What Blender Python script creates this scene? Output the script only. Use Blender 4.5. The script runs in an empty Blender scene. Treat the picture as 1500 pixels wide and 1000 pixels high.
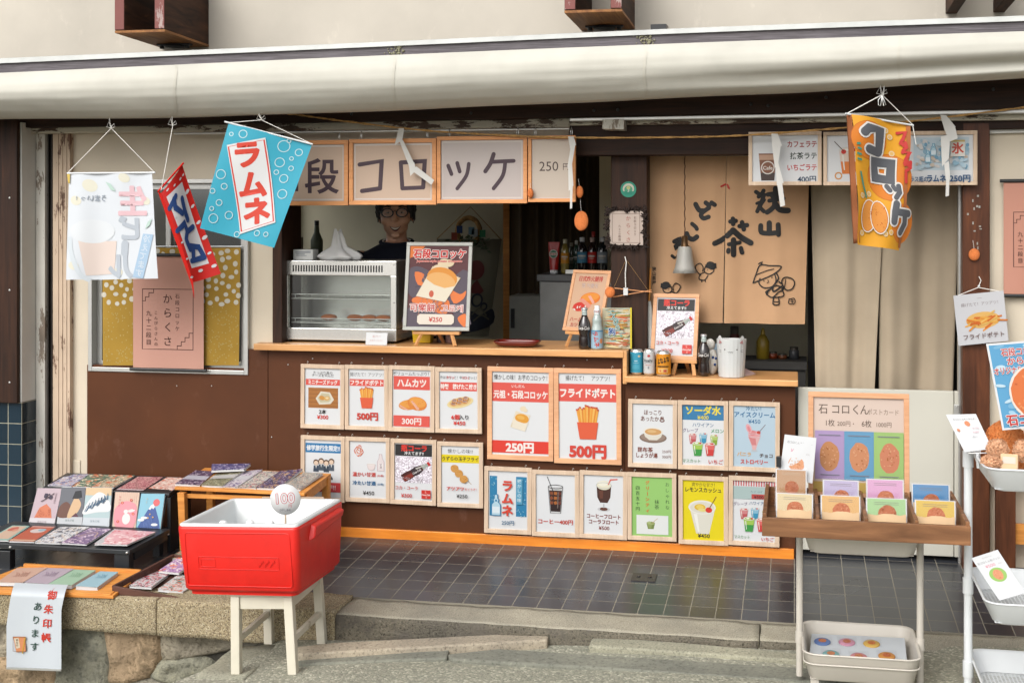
import bpy, bmesh, math, random
from mathutils import Vector, Matrix, Euler, noise
R = math.radians
random.seed(7)
sc = bpy.context.scene
COL = sc.collection

# ------------------------------------------------------------------ camera
F_PX, CX, CY = 1900.0, 788.0, 318.0          # focal length and principal point, in 1500 x 1000 photo pixels
YAW = math.atan(.198)
CAM = Vector((6.4*math.sin(YAW), -6.4*math.cos(YAW), 1.64))
cd = bpy.data.cameras.new('camera'); cam = bpy.data.objects.new('camera', cd); COL.objects.link(cam)
cam.location = CAM; cam.rotation_euler = (R(90), 0, YAW)
cd.sensor_fit = 'HORIZONTAL'; cd.sensor_width = 36; cd.lens = F_PX*36/1500
cd.shift_x = -(CX-750)/1500; cd.shift_y = (CY-500)/1500
cd.clip_start = .05; cd.clip_end = 200
sc.camera = cam

# ------------------------------------------------------------------ light
SUN_EL, SUN_AZ = 40, 200                      # soft overcast sun over the photographer's left shoulder
w = bpy.data.worlds.new("World"); sc.world = w; w.use_nodes = True
wn = w.node_tree.nodes; wl = w.node_tree.links
bg = wn['Background']
sky = wn.new('ShaderNodeTexSky'); sky.sky_type = 'NISHITA'; sky.sun_disc = False
sky.sun_elevation = R(SUN_EL); sky.sun_rotation = R(SUN_AZ)
sky.dust_density = 4; sky.air_density = 1.0; sky.ozone_density = 1
hs = wn.new('ShaderNodeHueSaturation'); hs.inputs['Saturation'].default_value = .15
wl.new(sky.outputs[0], hs.inputs['Color']); wl.new(hs.outputs[0], bg.inputs[0])
bg.inputs[1].default_value = .15
sl = bpy.data.lights.new('sun', 'SUN'); so = bpy.data.objects.new('sun', sl); COL.objects.link(so)
sl.energy = .95; sl.angle = R(45); sl.color = (1, .965, .905)
az = R(SUN_AZ); el = R(SUN_EL)
sd = Vector((math.sin(az)*math.cos(el), math.cos(az)*math.cos(el), math.sin(el)))   # towards the sun
so.rotation_euler = sd.to_track_quat('Z', 'Y').to_euler(); so.location = (0, -4, 8)
sc.view_settings.view_transform = 'Standard'; sc.view_settings.look = 'None'
sc.view_settings.gamma = 1; sc.view_settings.exposure = .55
sc.cycles.max_bounces = 8; sc.cycles.diffuse_bounces = 4; sc.cycles.glossy_bounces = 4
sc.cycles.transmission_bounces = 6; sc.cycles.transparent_max_bounces = 12
sc.cycles.use_denoising = True; sc.cycles.caustics_reflective = False; sc.cycles.caustics_refractive = False
sc.cycles.sample_clamp_indirect = 6

# ------------------------------------------------------------------ pixel -> place
_f = Vector((-math.sin(YAW), math.cos(YAW), 0)); _r = Vector((math.cos(YAW), math.sin(YAW), 0)); _u = Vector((0, 0, 1))
def ray(px, py): return _r*((px-CX)/F_PX) - _u*((py-CY)/F_PX) + _f
def P(px, py, Y):                              # the point seen at that pixel on the plane y = Y
    d = ray(px, py); return CAM + d*((Y-CAM.y)/d.y)
def PZ(px, py, Z):                             # ... on the plane z = Z
    d = ray(px, py); return CAM + d*((Z-CAM.z)/d.z)
def XZ(px, py, Y):
    p = P(px, py, Y); return p.x, p.z
def XR(px, Y): return P(px, 500, Y).x
def floor_z(Y): return .022 + .060*Y           # the tiles fall gently to the kerb
def ground_z(X): return -.145 + .045*(X+.63)

# ------------------------------------------------------------------ materials
def S(h, k=1.0):
    h = h.lstrip('#'); o = []
    for i in (0, 2, 4):
        c = int(h[i:i+2], 16)/255; o.append((c/12.92 if c <= .04045 else ((c+.055)/1.055)**2.4)*k)
    return tuple(o)+(1,)
def newmat(name):
    m = bpy.data.materials.new(name); m.use_nodes = True
    n = m.node_tree.nodes; return m, n, m.node_tree.links, n['Principled BSDF']
def _coords(n, l, scale=(1, 1, 1), rot=(0, 0, 0), src='Object'):
    tc = n.new('ShaderNodeTexCoord'); mp = n.new('ShaderNodeMapping')
    mp.inputs['Scale'].default_value = scale; mp.inputs['Rotation'].default_value = rot
    l.new(tc.outputs[src], mp.inputs[0]); return mp.outputs[0]
def _noise(n, l, co, scale, detail=4, rough=.55):
    t = n.new('ShaderNodeTexNoise'); t.inputs['Scale'].default_value = scale
    t.inputs['Detail'].default_value = detail; t.inputs['Roughness'].default_value = rough
    l.new(co, t.inputs['Vector']); return t
def _ramp(n, l, fac, stops):
    r = n.new('ShaderNodeValToRGB'); e = r.color_ramp.elements
    while len(e) < len(stops): e.new(.5)
    for k, (p, c) in enumerate(stops): e[k].position = p; e[k].color = c
    l.new(fac, r.inputs[0]); return r
def _bump(n, l, h, b, strength=.3, dist=.002):
    k = n.new('ShaderNodeBump'); k.inputs['Strength'].default_value = strength; k.inputs['Distance'].default_value = dist
    l.new(h, k.inputs['Height']); l.new(k.outputs[0], b.inputs['Normal'])
def _mix(n, l, fac, a, b, mode='MIX'):
    m = n.new('ShaderNodeMix'); m.data_type = 'RGBA'; m.blend_type = mode
    for v, i in ((fac, 0), (a, 6), (b, 7)):
        if isinstance(v, (int, float, tuple)): m.inputs[i].default_value = v
        else: l.new(v, m.inputs[i])
    return m.outputs[2]
def scale_c(c, k): return tuple(min(1, x*k) for x in c[:3])+(1,)
def plain(name, col, rough=.6, metal=0, var=.12, nscale=9, bump=0, bscale=200, spec=.5, coat=0, scuff=0):
    m, n, l, b = newmat(name)
    co = _coords(n, l); t = _noise(n, l, co, nscale, 5)
    r = _ramp(n, l, t.outputs[0], [(.3, scale_c(col, 1-var)), (.7, scale_c(col, 1+var))])
    c = r.outputs[0]
    if scuff:                                      # rubbed and splashed patches
        t3 = _noise(n, l, _coords(n, l, (1, 1, .55)), 7, 9, .72); r3 = _ramp(n, l, t3.outputs[0], [(.58, (0, 0, 0, 1)), (.72, (scuff,)*3+(1,))])
        c = _mix(n, l, r3.outputs[0], c, scale_c(tuple(x+.03 for x in col[:3]), 1.7))
    l.new(c, b.inputs['Base Color'])
    b.inputs['Roughness'].default_value = rough; b.inputs['Metallic'].default_value = metal
    b.inputs['Specular IOR Level'].default_value = spec
    if coat: b.inputs['Coat Weight'].default_value = coat; b.inputs['Coat Roughness'].default_value = .15
    if bump:
        t2 = _noise(n, l, co, bscale, 3); _bump(n, l, t2.outputs[0], b, bump)
    return m
def wood(name, c1, c2, axis='x', scale=4, rough=.5, c3=None, bump=.12, stretch=14, coat=0):
    m, n, l, b = newmat(name)
    s = [stretch]*3; s['xyz'.index(axis)] = 1
    co = _coords(n, l, tuple(s)); t = _noise(n, l, co, scale, 6, .6); t.inputs['Distortion'].default_value = .6
    st = [(.28, c1), (.62, c2)]
    if c3: st.append((.8, c3))
    r = _ramp(n, l, t.outputs[0], st)
    co2 = _coords(n, l); t2 = _noise(n, l, co2, 3, 3); r2 = _ramp(n, l, t2.outputs[0], [(.3, (.82,)*3+(1,)), (.7, (1.1,)*3+(1,))])
    l.new(_mix(n, l, 1.0, r.outputs[0], r2.outputs[0], 'MULTIPLY'), b.inputs['Base Color'])
    b.inputs['Roughness'].default_value = rough; _bump(n, l, t.outputs[0], b, bump, .002)
    b.inputs['Specular IOR Level'].default_value = .25
    if coat: b.inputs['Coat Weight'].default_value = coat; b.inputs['Coat Roughness'].default_value = .25
    return m
def fabric(name, col, scale=700, rough=.9, bump=.25, var=.1, translucent=0):
    m, n, l, b = newmat(name)
    co = _coords(n, l); t = _noise(n, l, co, 5, 4)
    r = _ramp(n, l, t.outputs[0], [(.3, scale_c(col, 1-var)), (.7, scale_c(col, 1+var))])
    l.new(r.outputs[0], b.inputs['Base Color']); b.inputs['Roughness'].default_value = rough
    b.inputs['Specular IOR Level'].default_value = .15
    a = n.new('ShaderNodeTexNoise'); a.inputs['Scale'].default_value = 1; a.inputs['Detail'].default_value = 2
    l.new(_coords(n, l, (scale*.15, scale*.15, scale)), a.inputs['Vector']); _bump(n, l, a.outputs[0], b, bump, .001)
    if translucent:
        tr = n.new('ShaderNodeBsdfTranslucent'); l.new(r.outputs[0], tr.inputs[0])
        mx = n.new('ShaderNodeMixShader'); mx.inputs[0].default_value = translucent
        out = n['Material Output']; l.new(b.outputs[0], mx.inputs[1]); l.new(tr.outputs[0], mx.inputs[2]); l.new(mx.outputs[0], out.inputs[0])
    return m
def glass(name, col=(1, 1, 1, 1), rough=.02, ior=1.45, thin=False, alpha=.2):
    m, n, l, b = newmat(name)
    b.inputs['Base Color'].default_value = col; b.inputs['Roughness'].default_value = rough; b.inputs['IOR'].default_value = ior
    if thin:                                     # a thin pane: mostly lets light straight through, keeps its reflections
        tr = n.new('ShaderNodeBsdfTransparent'); tr.inputs[0].default_value = col
        gl = n.new('ShaderNodeBsdfGlossy'); gl.inputs['Roughness'].default_value = rough
        mx = n.new('ShaderNodeMixShader'); mx.inputs[0].default_value = alpha; l.new(tr.outputs[0], mx.inputs[1]); l.new(gl.outputs[0], mx.inputs[2])
        l.new(mx.outputs[0], n['Material Output'].inputs[0])
    else: b.inputs['Transmission Weight'].default_value = 1
    return m
def speckle(name, base, dark, light, scale=160, rough=.85, bump=.5, big=None, bd=.004):
    m, n, l, b = newmat(name)
    co = _coords(n, l); t = _noise(n, l, co, scale, 3, .7)
    r = _ramp(n, l, t.outputs[0], [(.33, dark), (.48, base), (.6, base), (.72, light)])
    t2 = _noise(n, l, co, 2.2, 5, .6); r2 = _ramp(n, l, t2.outputs[0], [(.3, (.62, .62, .62, 1)), (.7, (1.15, 1.12, 1.05, 1))])
    c = _mix(n, l, 1.0, r.outputs[0], r2.outputs[0], 'MULTIPLY')
    if big:
        t3 = _noise(n, l, co, 5, 6, .65); r3 = _ramp(n, l, t3.outputs[0], [(.5, (0, 0, 0, 1)), (.62, (1, 1, 1, 1))])
        c = _mix(n, l, r3.outputs[0], c, big)
    l.new(c, b.inputs['Base Color']); b.inputs['Roughness'].default_value = rough
    h = n.new('ShaderNodeMath'); h.operation = 'ADD'; t4 = _noise(n, l, co, 22, 6, .6)
    l.new(t.outputs[0], h.inputs[0]); l.new(t4.outputs[0], h.inputs[1]); _bump(n, l, h.outputs[0], b, bump, bd)
    return m
def pebbles(name, cols, scale=120, rough=.92):
    """worn paving with the gravel showing"""
    m, n, l, b = newmat(name); co = _coords(n, l)
    v = n.new('ShaderNodeTexVoronoi'); v.inputs['Scale'].default_value = scale; l.new(co, v.inputs['Vector'])
    sep = n.new('ShaderNodeSeparateColor'); l.new(v.outputs['Color'], sep.inputs[0])
    r = _ramp(n, l, sep.outputs[0], [(i/(len(cols)-1), c) for i, c in enumerate(cols)])
    t = _noise(n, l, co, scale*.6, 4, .7); r2 = _ramp(n, l, t.outputs[0], [(.3, (.72, .72, .70, 1)), (.7, (1.2, 1.2, 1.18, 1))])
    t3 = _noise(n, l, co, 1.1, 4, .6); r3 = _ramp(n, l, t3.outputs[0], [(.3, (.78, .79, .75, 1)), (.7, (1.1, 1.1, 1.08, 1))])
    l.new(_mix(n, l, 1.0, _mix(n, l, 1.0, r.outputs[0], r2.outputs[0], 'MULTIPLY'), r3.outputs[0], 'MULTIPLY'), b.inputs['Base Color'])
    b.inputs['Roughness'].default_value = rough; h = n.new('ShaderNodeMath'); h.operation = 'MULTIPLY_ADD'; h.inputs[1].default_value = -1
    l.new(v.outputs['Distance'], h.inputs[0]); l.new(t.outputs[0], h.inputs[2]); _bump(n, l, h.outputs[0], b, .8, .004)
    return m
def tiles(name, col, grout, w_, h_, mortar=.0022, rough=.12, axis='xy', off=(0, 0), var=.25, bump=.4):
    m, n, l, b = newmat(name)
    rot = (0, 0, 0) if axis == 'xy' else ((R(90), 0, 0) if axis == 'xz' else (R(90), 0, R(90)))
    tc = n.new('ShaderNodeTexCoord'); sx = n.new('ShaderNodeSeparateXYZ'); cb = n.new('ShaderNodeCombineXYZ')
    l.new(tc.outputs['Object'], sx.inputs[0])
    for k, a in enumerate(axis):
        ad = n.new('ShaderNodeMath'); ad.operation = 'SUBTRACT'; ad.inputs[1].default_value = off[k]
        l.new(sx.outputs['xyz'.index(a)], ad.inputs[0]); l.new(ad.outputs[0], cb.inputs[k])
    br = n.new('ShaderNodeTexBrick'); br.offset = 0; br.squash = 1
    br.inputs['Scale'].default_value = 1; br.inputs['Brick Width'].default_value = w_; br.inputs['Row Height'].default_value = h_
    br.inputs['Mortar Size'].default_value = mortar; br.inputs['Mortar Smooth'].default_value = .2; br.inputs['Bias'].default_value = 0
    br.inputs['Color1'].default_value = scale_c(col, 1-var); br.inputs['Color2'].default_value = scale_c(col, 1+var); br.inputs['Mortar'].default_value = grout
    l.new(cb.outputs[0], br.inputs['Vector'])
    t = _noise(n, l, tc.outputs['Object'], 2.5, 3, .5); r = _ramp(n, l, t.outputs[0], [(.25, (.88, .88, .88, 1)), (.75, (1.08, 1.08, 1.08, 1))])
    l.new(_mix(n, l, 1.0, br.outputs[0], r.outputs[0], 'MULTIPLY'), b.inputs['Base Color'])
    ro = n.new('ShaderNodeMath'); ro.operation = 'MULTIPLY_ADD'; ro.inputs[1].default_value = .6; ro.inputs[2].default_value = rough
    l.new(br.outputs['Fac'], ro.inputs[0])
    ad2 = n.new('ShaderNodeMath'); ad2.operation = 'MULTIPLY_ADD'; ad2.inputs[1].default_value = .18; l.new(t.outputs[0], ad2.inputs[0]); l.new(ro.outputs[0], ad2.inputs[2])
    l.new(ad2.outputs[0], b.inputs['Roughness'])
    iv = n.new('ShaderNodeMath'); iv.operation = 'MULTIPLY_ADD'; iv.inputs[1].default_value = -1; l.new(br.outputs['Fac'], iv.inputs[0])
    t5 = _noise(n, l, tc.outputs['Object'], 7, 2); m5 = n.new('ShaderNodeMath'); m5.operation = 'MULTIPLY'; m5.inputs[1].default_value = .15
    l.new(t5.outputs[0], m5.inputs[0]); l.new(m5.outputs[0], iv.inputs[2])
    _bump(n, l, iv.outputs[0], b, bump, .0015)
    return m
def peeling(name, paint, under, amt=.52, axis='z', scale=16, rough=.75, streak=None):
    m, n, l, b = newmat(name)
    s = [1, 1, 1]; s['xyz'.index(axis)] = .28
    t = _noise(n, l, _coords(n, l, tuple(s)), scale, 8, .72)
    r = _ramp(n, l, t.outputs[0], [(amt, (0, 0, 0, 1)), (amt+.02, (1, 1, 1, 1))])
    t2 = _noise(n, l, _coords(n, l), 5, 4); pc = _ramp(n, l, t2.outputs[0], [(.3, scale_c(paint, .88)), (.7, scale_c(paint, 1.06))])
    uc = _ramp(n, l, t2.outputs[0], [(.3, scale_c(under, .7)), (.7, scale_c(under, 1.3))])
    l.new(_mix(n, l, r.outputs[0], pc.outputs[0], uc.outputs[0]), b.inputs['Base Color'])
    b.inputs['Roughness'].default_value = rough; _bump(n, l, r.outputs[0], b, -.5, .002)
    return m
def motif(name, base, cols, scale=60, dens=.45, rough=.45, shape='F1'):
    """printed paper covered in small flowers or flecks"""
    m, n, l, b = newmat(name)
    co = _coords(n, l); c = base
    for k, cl in enumerate(cols):
        v = n.new('ShaderNodeTexVoronoi'); v.inputs['Scale'].default_value = scale*(1+.37*k); v.inputs['Randomness'].default_value = 1
        o = n.new('ShaderNodeMapping'); o.inputs['Location'].default_value = (k*3.1, k*1.7, k*.9); l.new(co, o.inputs[0])
        dn = _noise(n, l, o.outputs[0], scale*.8, 2); ad = _mix(n, l, .06, o.outputs[0], dn.outputs[1]); l.new(ad, v.inputs['Vector'])
        r = _ramp(n, l, v.outputs['Distance'], [(dens-.04*k, (1, 1, 1, 1)), (dens-.04*k+.05, (0, 0, 0, 1))])
        sep = n.new('ShaderNodeSeparateColor'); l.new(v.outputs['Color'], sep.inputs[0])
        gt = n.new('ShaderNodeMath'); gt.operation = 'GREATER_THAN'; gt.inputs[1].default_value = .35; l.new(sep.outputs[0], gt.inputs[0])
        mu = n.new('ShaderNodeMath'); mu.operation = 'MULTIPLY'; l.new(gt.outputs[0], mu.inputs[0]); l.new(r.outputs[0], mu.inputs[1])
        c = _mix(n, l, mu.outputs[0], c, cl)
    l.new(c, b.inputs['Base Color']); b.inputs['Roughness'].default_value = rough
    return m
_ink = {}
def ink(h, rough=.55):
    """printing ink or paper of one flat colour"""
    if not isinstance(h, str): return h
    key = (h, rough)
    if key not in _ink:
        m, n, l, b = newmat('print_'+h.strip('#')); b.inputs['Base Color'].default_value = S(h, .61); b.inputs['Roughness'].default_value = rough
        b.inputs['Specular IOR Level'].default_value = .35
        _ink[key] = m
    return _ink[key]

# ------------------------------------------------------------------ objects
def props(o, label=None, cat=None, group=None, kind=None):
    for k, v in (('label', label), ('category', cat), ('group', group), ('kind', kind)):
        if v: o[k] = v
    return o
def thing(name, label, cat, loc=(0, 0, 0), group=None, rot=(0, 0, 0)):
    o = bpy.data.objects.new(name, None); COL.objects.link(o); o.location = loc; o.rotation_euler = rot
    o.empty_display_size = .05
    return props(o, label, cat, group)
def wloc(o):
    v = Vector((0, 0, 0))
    while o is not None: v += o.location; o = o.parent
    return v
class MB:
    """collects shapes into one mesh"""
    def __init__(s): s.v = []; s.f = []; s.mi = []; s.sm = []; s.cur = 0
    def add(s, vs, fs, smooth=False):
        b = len(s.v); s.v += [Vector(v) for v in vs]
        for f in fs: s.f.append(tuple(b+i for i in f)); s.mi.append(s.cur); s.sm.append(smooth)
        return s
    def box(s, x0, x1, y0, y1, z0, z1):
        return s.add([(x0,y0,z0),(x1,y0,z0),(x1,y1,z0),(x0,y1,z0),(x0,y0,z1),(x1,y0,z1),(x1,y1,z1),(x0,y1,z1)],
                     [(0,3,2,1),(4,5,6,7),(0,1,5,4),(1,2,6,5),(2,3,7,6),(3,0,4,7)])
    def hexa(s, p):                              # eight corners, bottom ring then top ring
        return s.add(p, [(0,3,2,1),(4,5,6,7),(0,1,5,4),(1,2,6,5),(2,3,7,6),(3,0,4,7)])
    def obox(s, c, size, rot=(0, 0, 0)):
        M = Euler(rot).to_matrix(); h = Vector(size)/2; c = Vector(c)
        return s.hexa([c + M @ Vector((sx*h.x, sy*h.y, sz*h.z)) for sz in (-1, 1) for sx, sy in ((-1,-1),(1,-1),(1,1),(-1,1))])
    def bar(s, a, b, w_, d, up=(0, 0, 1)):        # square bar from a to b
        a = Vector(a); b = Vector(b); t = (b-a).normalized(); u = Vector(up)
        if abs(t.dot(u)) > .95: u = Vector((0, 1, 0))
        x = t.cross(u).normalized(); y = x.cross(t)
        return s.hexa([a+x*sx*w_/2+y*sy*d/2 for sx, sy in ((-1,-1),(1,-1),(1,1),(-1,1))]+[b+x*sx*w_/2+y*sy*d/2 for sx, sy in ((-1,-1),(1,-1),(1,1),(-1,1))])
    def tube(s, pts, r, n=8, smooth=True, close=False):
        pts = [Vector(p) for p in pts]; N = len(pts); rs = r if isinstance(r, (list, tuple)) else [r]*N
        u = None; rings = []
        for i, p in enumerate(pts):
            t = ((pts[(i+1) % N] if (i < N-1 or close) else p) - (pts[i-1] if (i > 0 or close) else p))
            t = t.normalized() if t.length > 0 else Vector((0, 0, 1))
            if u is None: u = t.orthogonal().normalized()
            u = (u - t*u.dot(t)); u = u.normalized() if u.length > 1e-6 else t.orthogonal().normalized()
            v = t.cross(u); rings.append([p + (u*math.cos(2*math.pi*k/n)+v*math.sin(2*math.pi*k/n))*rs[i] for k in range(n)])
        vs = [q for rg in rings for q in rg]; fs = []
        for i in range(N if close else N-1):
            for k in range(n):
                j = (i+1) % N; fs.append((i*n+k, i*n+(k+1) % n, j*n+(k+1) % n, j*n+k))
        s.add(vs, fs, smooth)
        if not close:
            s.add(rings[0], [tuple(range(n))[::-1]]); s.add(rings[-1], [tuple(range(n))])
        return s
    def lathe(s, prof, c=(0, 0, 0), n=20, smooth=True, axis='z'):
        c = Vector(c); vs = []; fs = []
        for r, z in prof:
            for k in range(n):
                a = 2*math.pi*k/n; q = (r*math.cos(a), r*math.sin(a), z)
                if axis == 'y': q = (q[0], q[2], q[1])
                if axis == 'x': q = (q[2], q[0], q[1])
                vs.append(c+Vector(q))
        for i in range(len(prof)-1):
            for k in range(n): fs.append((i*n+k, i*n+(k+1) % n, (i+1)*n+(k+1) % n, (i+1)*n+k))
        return s.add(vs, fs, smooth)
    def prism(s, poly, y0, y1):                  # outline in x,z pushed from y0 to y1
        n = len(poly); vs = [(x, y0, z) for x, z in poly]+[(x, y1, z) for x, z in poly]
        return s.add(vs, [tuple(range(n)), tuple(range(2*n-1, n-1, -1))]+[(i, (i+1) % n, n+(i+1) % n, n+i)[::-1] for i in range(n)])
    def grid(s, fn, nu, nv, smooth=True):
        vs = [fn(i/nu, j/nv) for j in range(nv+1) for i in range(nu+1)]
        return s.add(vs, [(j*(nu+1)+i, j*(nu+1)+i+1, (j+1)*(nu+1)+i+1, (j+1)*(nu+1)+i) for j in range(nv) for i in range(nu)], smooth)
    def ball(s, c, r, n=12, m=8, fn=None):
        c = Vector(c); r = Vector(r) if not isinstance(r, (int, float)) else Vector((r, r, r)); vs = []
        for j in range(m+1):
            t = math.pi*j/m
            for k in range(n):
                a = 2*math.pi*k/n; d = Vector((math.sin(t)*math.cos(a), math.sin(t)*math.sin(a), math.cos(t)))
                kk = fn(d) if fn else 1
                vs.append(c+Vector((d.x*r.x, d.y*r.y, d.z*r.z))*kk)
        return s.add(vs, [(j*n+k, (j+1)*n+k, (j+1)*n+(k+1) % n, j*n+(k+1) % n) for j in range(m) for k in range(n)], True)
    def build(s, name, mats, parent=None, world=True, bevel=0, seg=2, solid=0, label=None, fix=True, weld=False):
        if not isinstance(mats, (list, tuple)): mats = [mats]
        off = wloc(parent) if (parent is not None and world) else Vector((0, 0, 0))
        me = bpy.data.meshes.new(name); me.from_pydata([tuple(v-off) for v in s.v], [], s.f)
        for m in mats: me.materials.append(ink(m))
        me.polygons.foreach_set('material_index', s.mi); me.polygons.foreach_set('use_smooth', s.sm)
        if fix:
            bm = bmesh.new(); bm.from_mesh(me)
            if weld: bmesh.ops.remove_doubles(bm, verts=bm.verts, dist=1e-5)
            bmesh.ops.recalc_face_normals(bm, faces=bm.faces); bm.to_mesh(me); bm.free()
        me.update()
        o = bpy.data.objects.new(name, me); COL.objects.link(o)
        if parent is not None: o.parent = parent
        if solid:
            k = o.modifiers.new('thickness', 'SOLIDIFY'); k.thickness = solid; k.offset = 0
        if bevel:
            k = o.modifiers.new('bevel', 'BEVEL'); k.width = bevel; k.segments = seg; k.limit_method = 'ANGLE'; k.angle_limit = R(40); k.use_clamp_overlap = True
        if label: o['label'] = label
        return o
def struct(name, mb, mats, **k): return props(mb.build(name, mats, **k), kind='structure')

# ------------------------------------------------------------------ flat printed things
_glyph = {}
def glyphs(s, bold):
    if (s, bold) not in _glyph:
        c = bpy.data.curves.new('t', 'FONT'); c.body = s; c.size = 1; c.offset = bold; c.resolution_u = 3; c.dimensions = '2D'
        o = bpy.data.objects.new('t', c); me = o.to_mesh()
        vs = [(v.co.x, v.co.y) for v in me.vertices]; fs = [tuple(p.vertices) for p in me.polygons]
        o.to_mesh_clear(); bpy.data.objects.remove(o); bpy.data.curves.remove(c)
        _glyph[(s, bold)] = (vs, fs)
    return _glyph[(s, bold)]
def smooth_pts(pts, n=5, close=False):
    if len(pts) < 3: return pts
    out = []; N = len(pts)
    for i in range(N if close else N-1):
        g = (lambda k: pts[k % N]) if close else (lambda k: pts[max(0, min(N-1, k))])
        a, b, c, d = g(i-1), g(i), g(i+1), g(i+2)
        for k in range(n):
            t = k/n
            out.append(tuple(.5*((2*b[j])+(-a[j]+c[j])*t+(2*a[j]-5*b[j]+4*c[j]-d[j])*t*t+(-a[j]+3*b[j]-3*c[j]+d[j])*t**3) for j in (0, 1)))
    if not close: out.append(pts[-1])
    return out
class Flat:
    """a printed sheet: everything in units of its width = 100, x to the right, y down from the top left"""
    def __init__(s, w_, h_, step=.0001):
        s.w = w_; s.h = h_; s.H = 100*h_/w_; s.step = step; s.lay = 0; s.v = []; s.f = []; s.m = []; s.mats = []; s.X = None
    def _add(s, pts, fs, col, z=None):
        if s.X: pts = [s.X(*p) for p in pts]
        mt = ink(col)
        if mt not in s.mats: s.mats.append(mt)
        i = s.mats.index(mt); b = len(s.v)
        s.v += [(p[0], p[1], s.lay) for p in pts]
        for f in fs: s.f.append(tuple(b+k for k in f)); s.m.append(i)
        s.lay += s.step; return s
    def rect(s, x0, y0, x1, y1, col, n=1):
        ps = [(x0+(x1-x0)*i/n, y0+(y1-y0)*j/n) for j in range(n+1) for i in range(n+1)]
        return s._add(ps, [(j*(n+1)+i, (j+1)*(n+1)+i, (j+1)*(n+1)+i+1, j*(n+1)+i+1) for j in range(n) for i in range(n)], col)
    def base(s, col, n=1): s.rect(0, 0, 100, s.H, col, n); s.lay += 3*s.step; return s
    def poly(s, pts, col, smooth=0):
        if smooth: pts = smooth_pts(pts, smooth, True)
        return s._add(pts, [tuple(range(len(pts)))], col)
    def ell(s, cx, cy, rx, ry, col, rot=0, n=20, a0=0, a1=360):
        c, q = math.cos(R(rot)), math.sin(R(rot)); ps = []
        full = a1-a0 >= 360
        for k in range(n + (0 if full else 1)):
            a = R(a0+(a1-a0)*k/n); x = rx*math.cos(a); y = ry*math.sin(a); ps.append((cx+x*c-y*q, cy+x*q+y*c))
        return s._add(ps, [tuple(range(len(ps)))], col)
    def stroke(s, pts, wd, col, smooth=0, close=False, taper=False):
        if smooth: pts = smooth_pts(pts, smooth, close)
        N = len(pts); L = []; Rr = []
        for i in range(N):
            a = pts[(i-1) % N] if (i > 0 or close) else pts[i]; b = pts[(i+1) % N] if (i < N-1 or close) else pts[i]
            dx, dy = b[0]-a[0], b[1]-a[1]; q = math.hypot(dx, dy) or 1
            k = 1
            if 0 < i < N-1 or close:
                p0 = pts[(i-1) % N]; p1 = pts[i]; p2 = pts[(i+1) % N]
                d1 = (p1[0]-p0[0], p1[1]-p0[1]); d2 = (p2[0]-p1[0], p2[1]-p1[1]); m1 = math.hypot(*d1) or 1; m2 = math.hypot(*d2) or 1
                cs = (d1[0]*d2[0]+d1[1]*d2[1])/m1/m2; k = min(1.5, 1/max(.3, math.sqrt(max(0, (1+cs)/2))))
            h = wd/2*k
            if taper: h *= 1-.75*i/(N-1)
            L.append((pts[i][0]-dy/q*h, pts[i][1]+dx/q*h)); Rr.append((pts[i][0]+dy/q*h, pts[i][1]-dx/q*h))
        fs = [(i, (i+1) % N, N+(i+1) % N, N+i) for i in range(N if close else N-1)]
        vs = L+Rr
        if not close and not taper:
            for (c, a, b) in ((pts[0], L[0], Rr[0]), (pts[-1], Rr[-1], L[-1])):
                a0 = math.atan2(a[1]-c[1], a[0]-c[0]); e = len(vs); vs += [a]+[(c[0]+wd/2*math.cos(a0+math.pi*k/6), c[1]+wd/2*math.sin(a0+math.pi*k/6)) for k in range(1, 6)]+[b]
                fs.append(tuple(range(e, e+7)))
        return s._add(vs, fs, col)
    def ring(s, cx, cy, r, wd, col, n=24, ry=None):
        ry = ry or r
        return s.stroke([(cx+r*math.cos(2*math.pi*k/n), cy+ry*math.sin(2*math.pi*k/n)) for k in range(n)], wd, col, close=True)
    def frame(s, x0, y0, x1, y1, wd, col): return s.stroke([(x0, y0), (x1, y0), (x1, y1), (x0, y1)], wd, col, close=True)
    def text(s, t, cx, cy, size, col, bold=.0, maxw=None, rot=0, shear=0, align='c', outline=None, ow=.06, mirror=False):
        if outline:
            s.text(t, cx, cy, size, outline, bold+ow, maxw, rot, shear, align, None, .0, mirror)
        bold *= .5 if '¥' in t and size < 18 else .85; vs, fs = glyphs(t, min(bold, .012))
        if not vs: return s
        v0, _ = glyphs(t, 0)
        x0 = min(v[0] for v in v0); x1 = max(v[0] for v in v0); wd = max(.01, x1-x0)
        kx = size
        if maxw and wd*size > maxw: kx = maxw/wd
        c, q = math.cos(R(rot)), math.sin(R(rot)); ps = []
        for x, y in vs:
            a = (x-(x0+x1)/2)*kx if align == 'c' else ((x-x0)*kx if align == 'l' else (x-x1)*kx)
            b = -(y-.38)*size; a -= b*shear
            if mirror: a = -a
            ps.append((cx+a*c-b*q, cy+a*q+b*c))
        if bold <= .012: return s._add(ps, fs, col)
        e = (bold-.012)*size; st = s.step; s.step = st/7        # bolder lettering: the strokes laid down again, slightly apart
        n_ = 6 if bold < .035 else 10
        for k in range(n_): s._add([(x+e*math.cos(2*math.pi*k/n_)*kx/size, y+e*math.sin(2*math.pi*k/n_)) for x, y in ps], fs, col)
        s._add(ps, fs, col); s.step = st
        return s
    def vtext(s, t, cx, y0, pitch, size, col, bold=.0, rot=0, outline=None, ow=.06, dx=0, mirror=False):
        for k, ch in enumerate(t):
            if ch == ' ': continue
            s.text(ch, cx+dx*k, y0+pitch*k, size, col, bold, rot=(90 if ch in 'ー〜…-' else rot), outline=outline, ow=ow, mirror=mirror)
        return s
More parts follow.
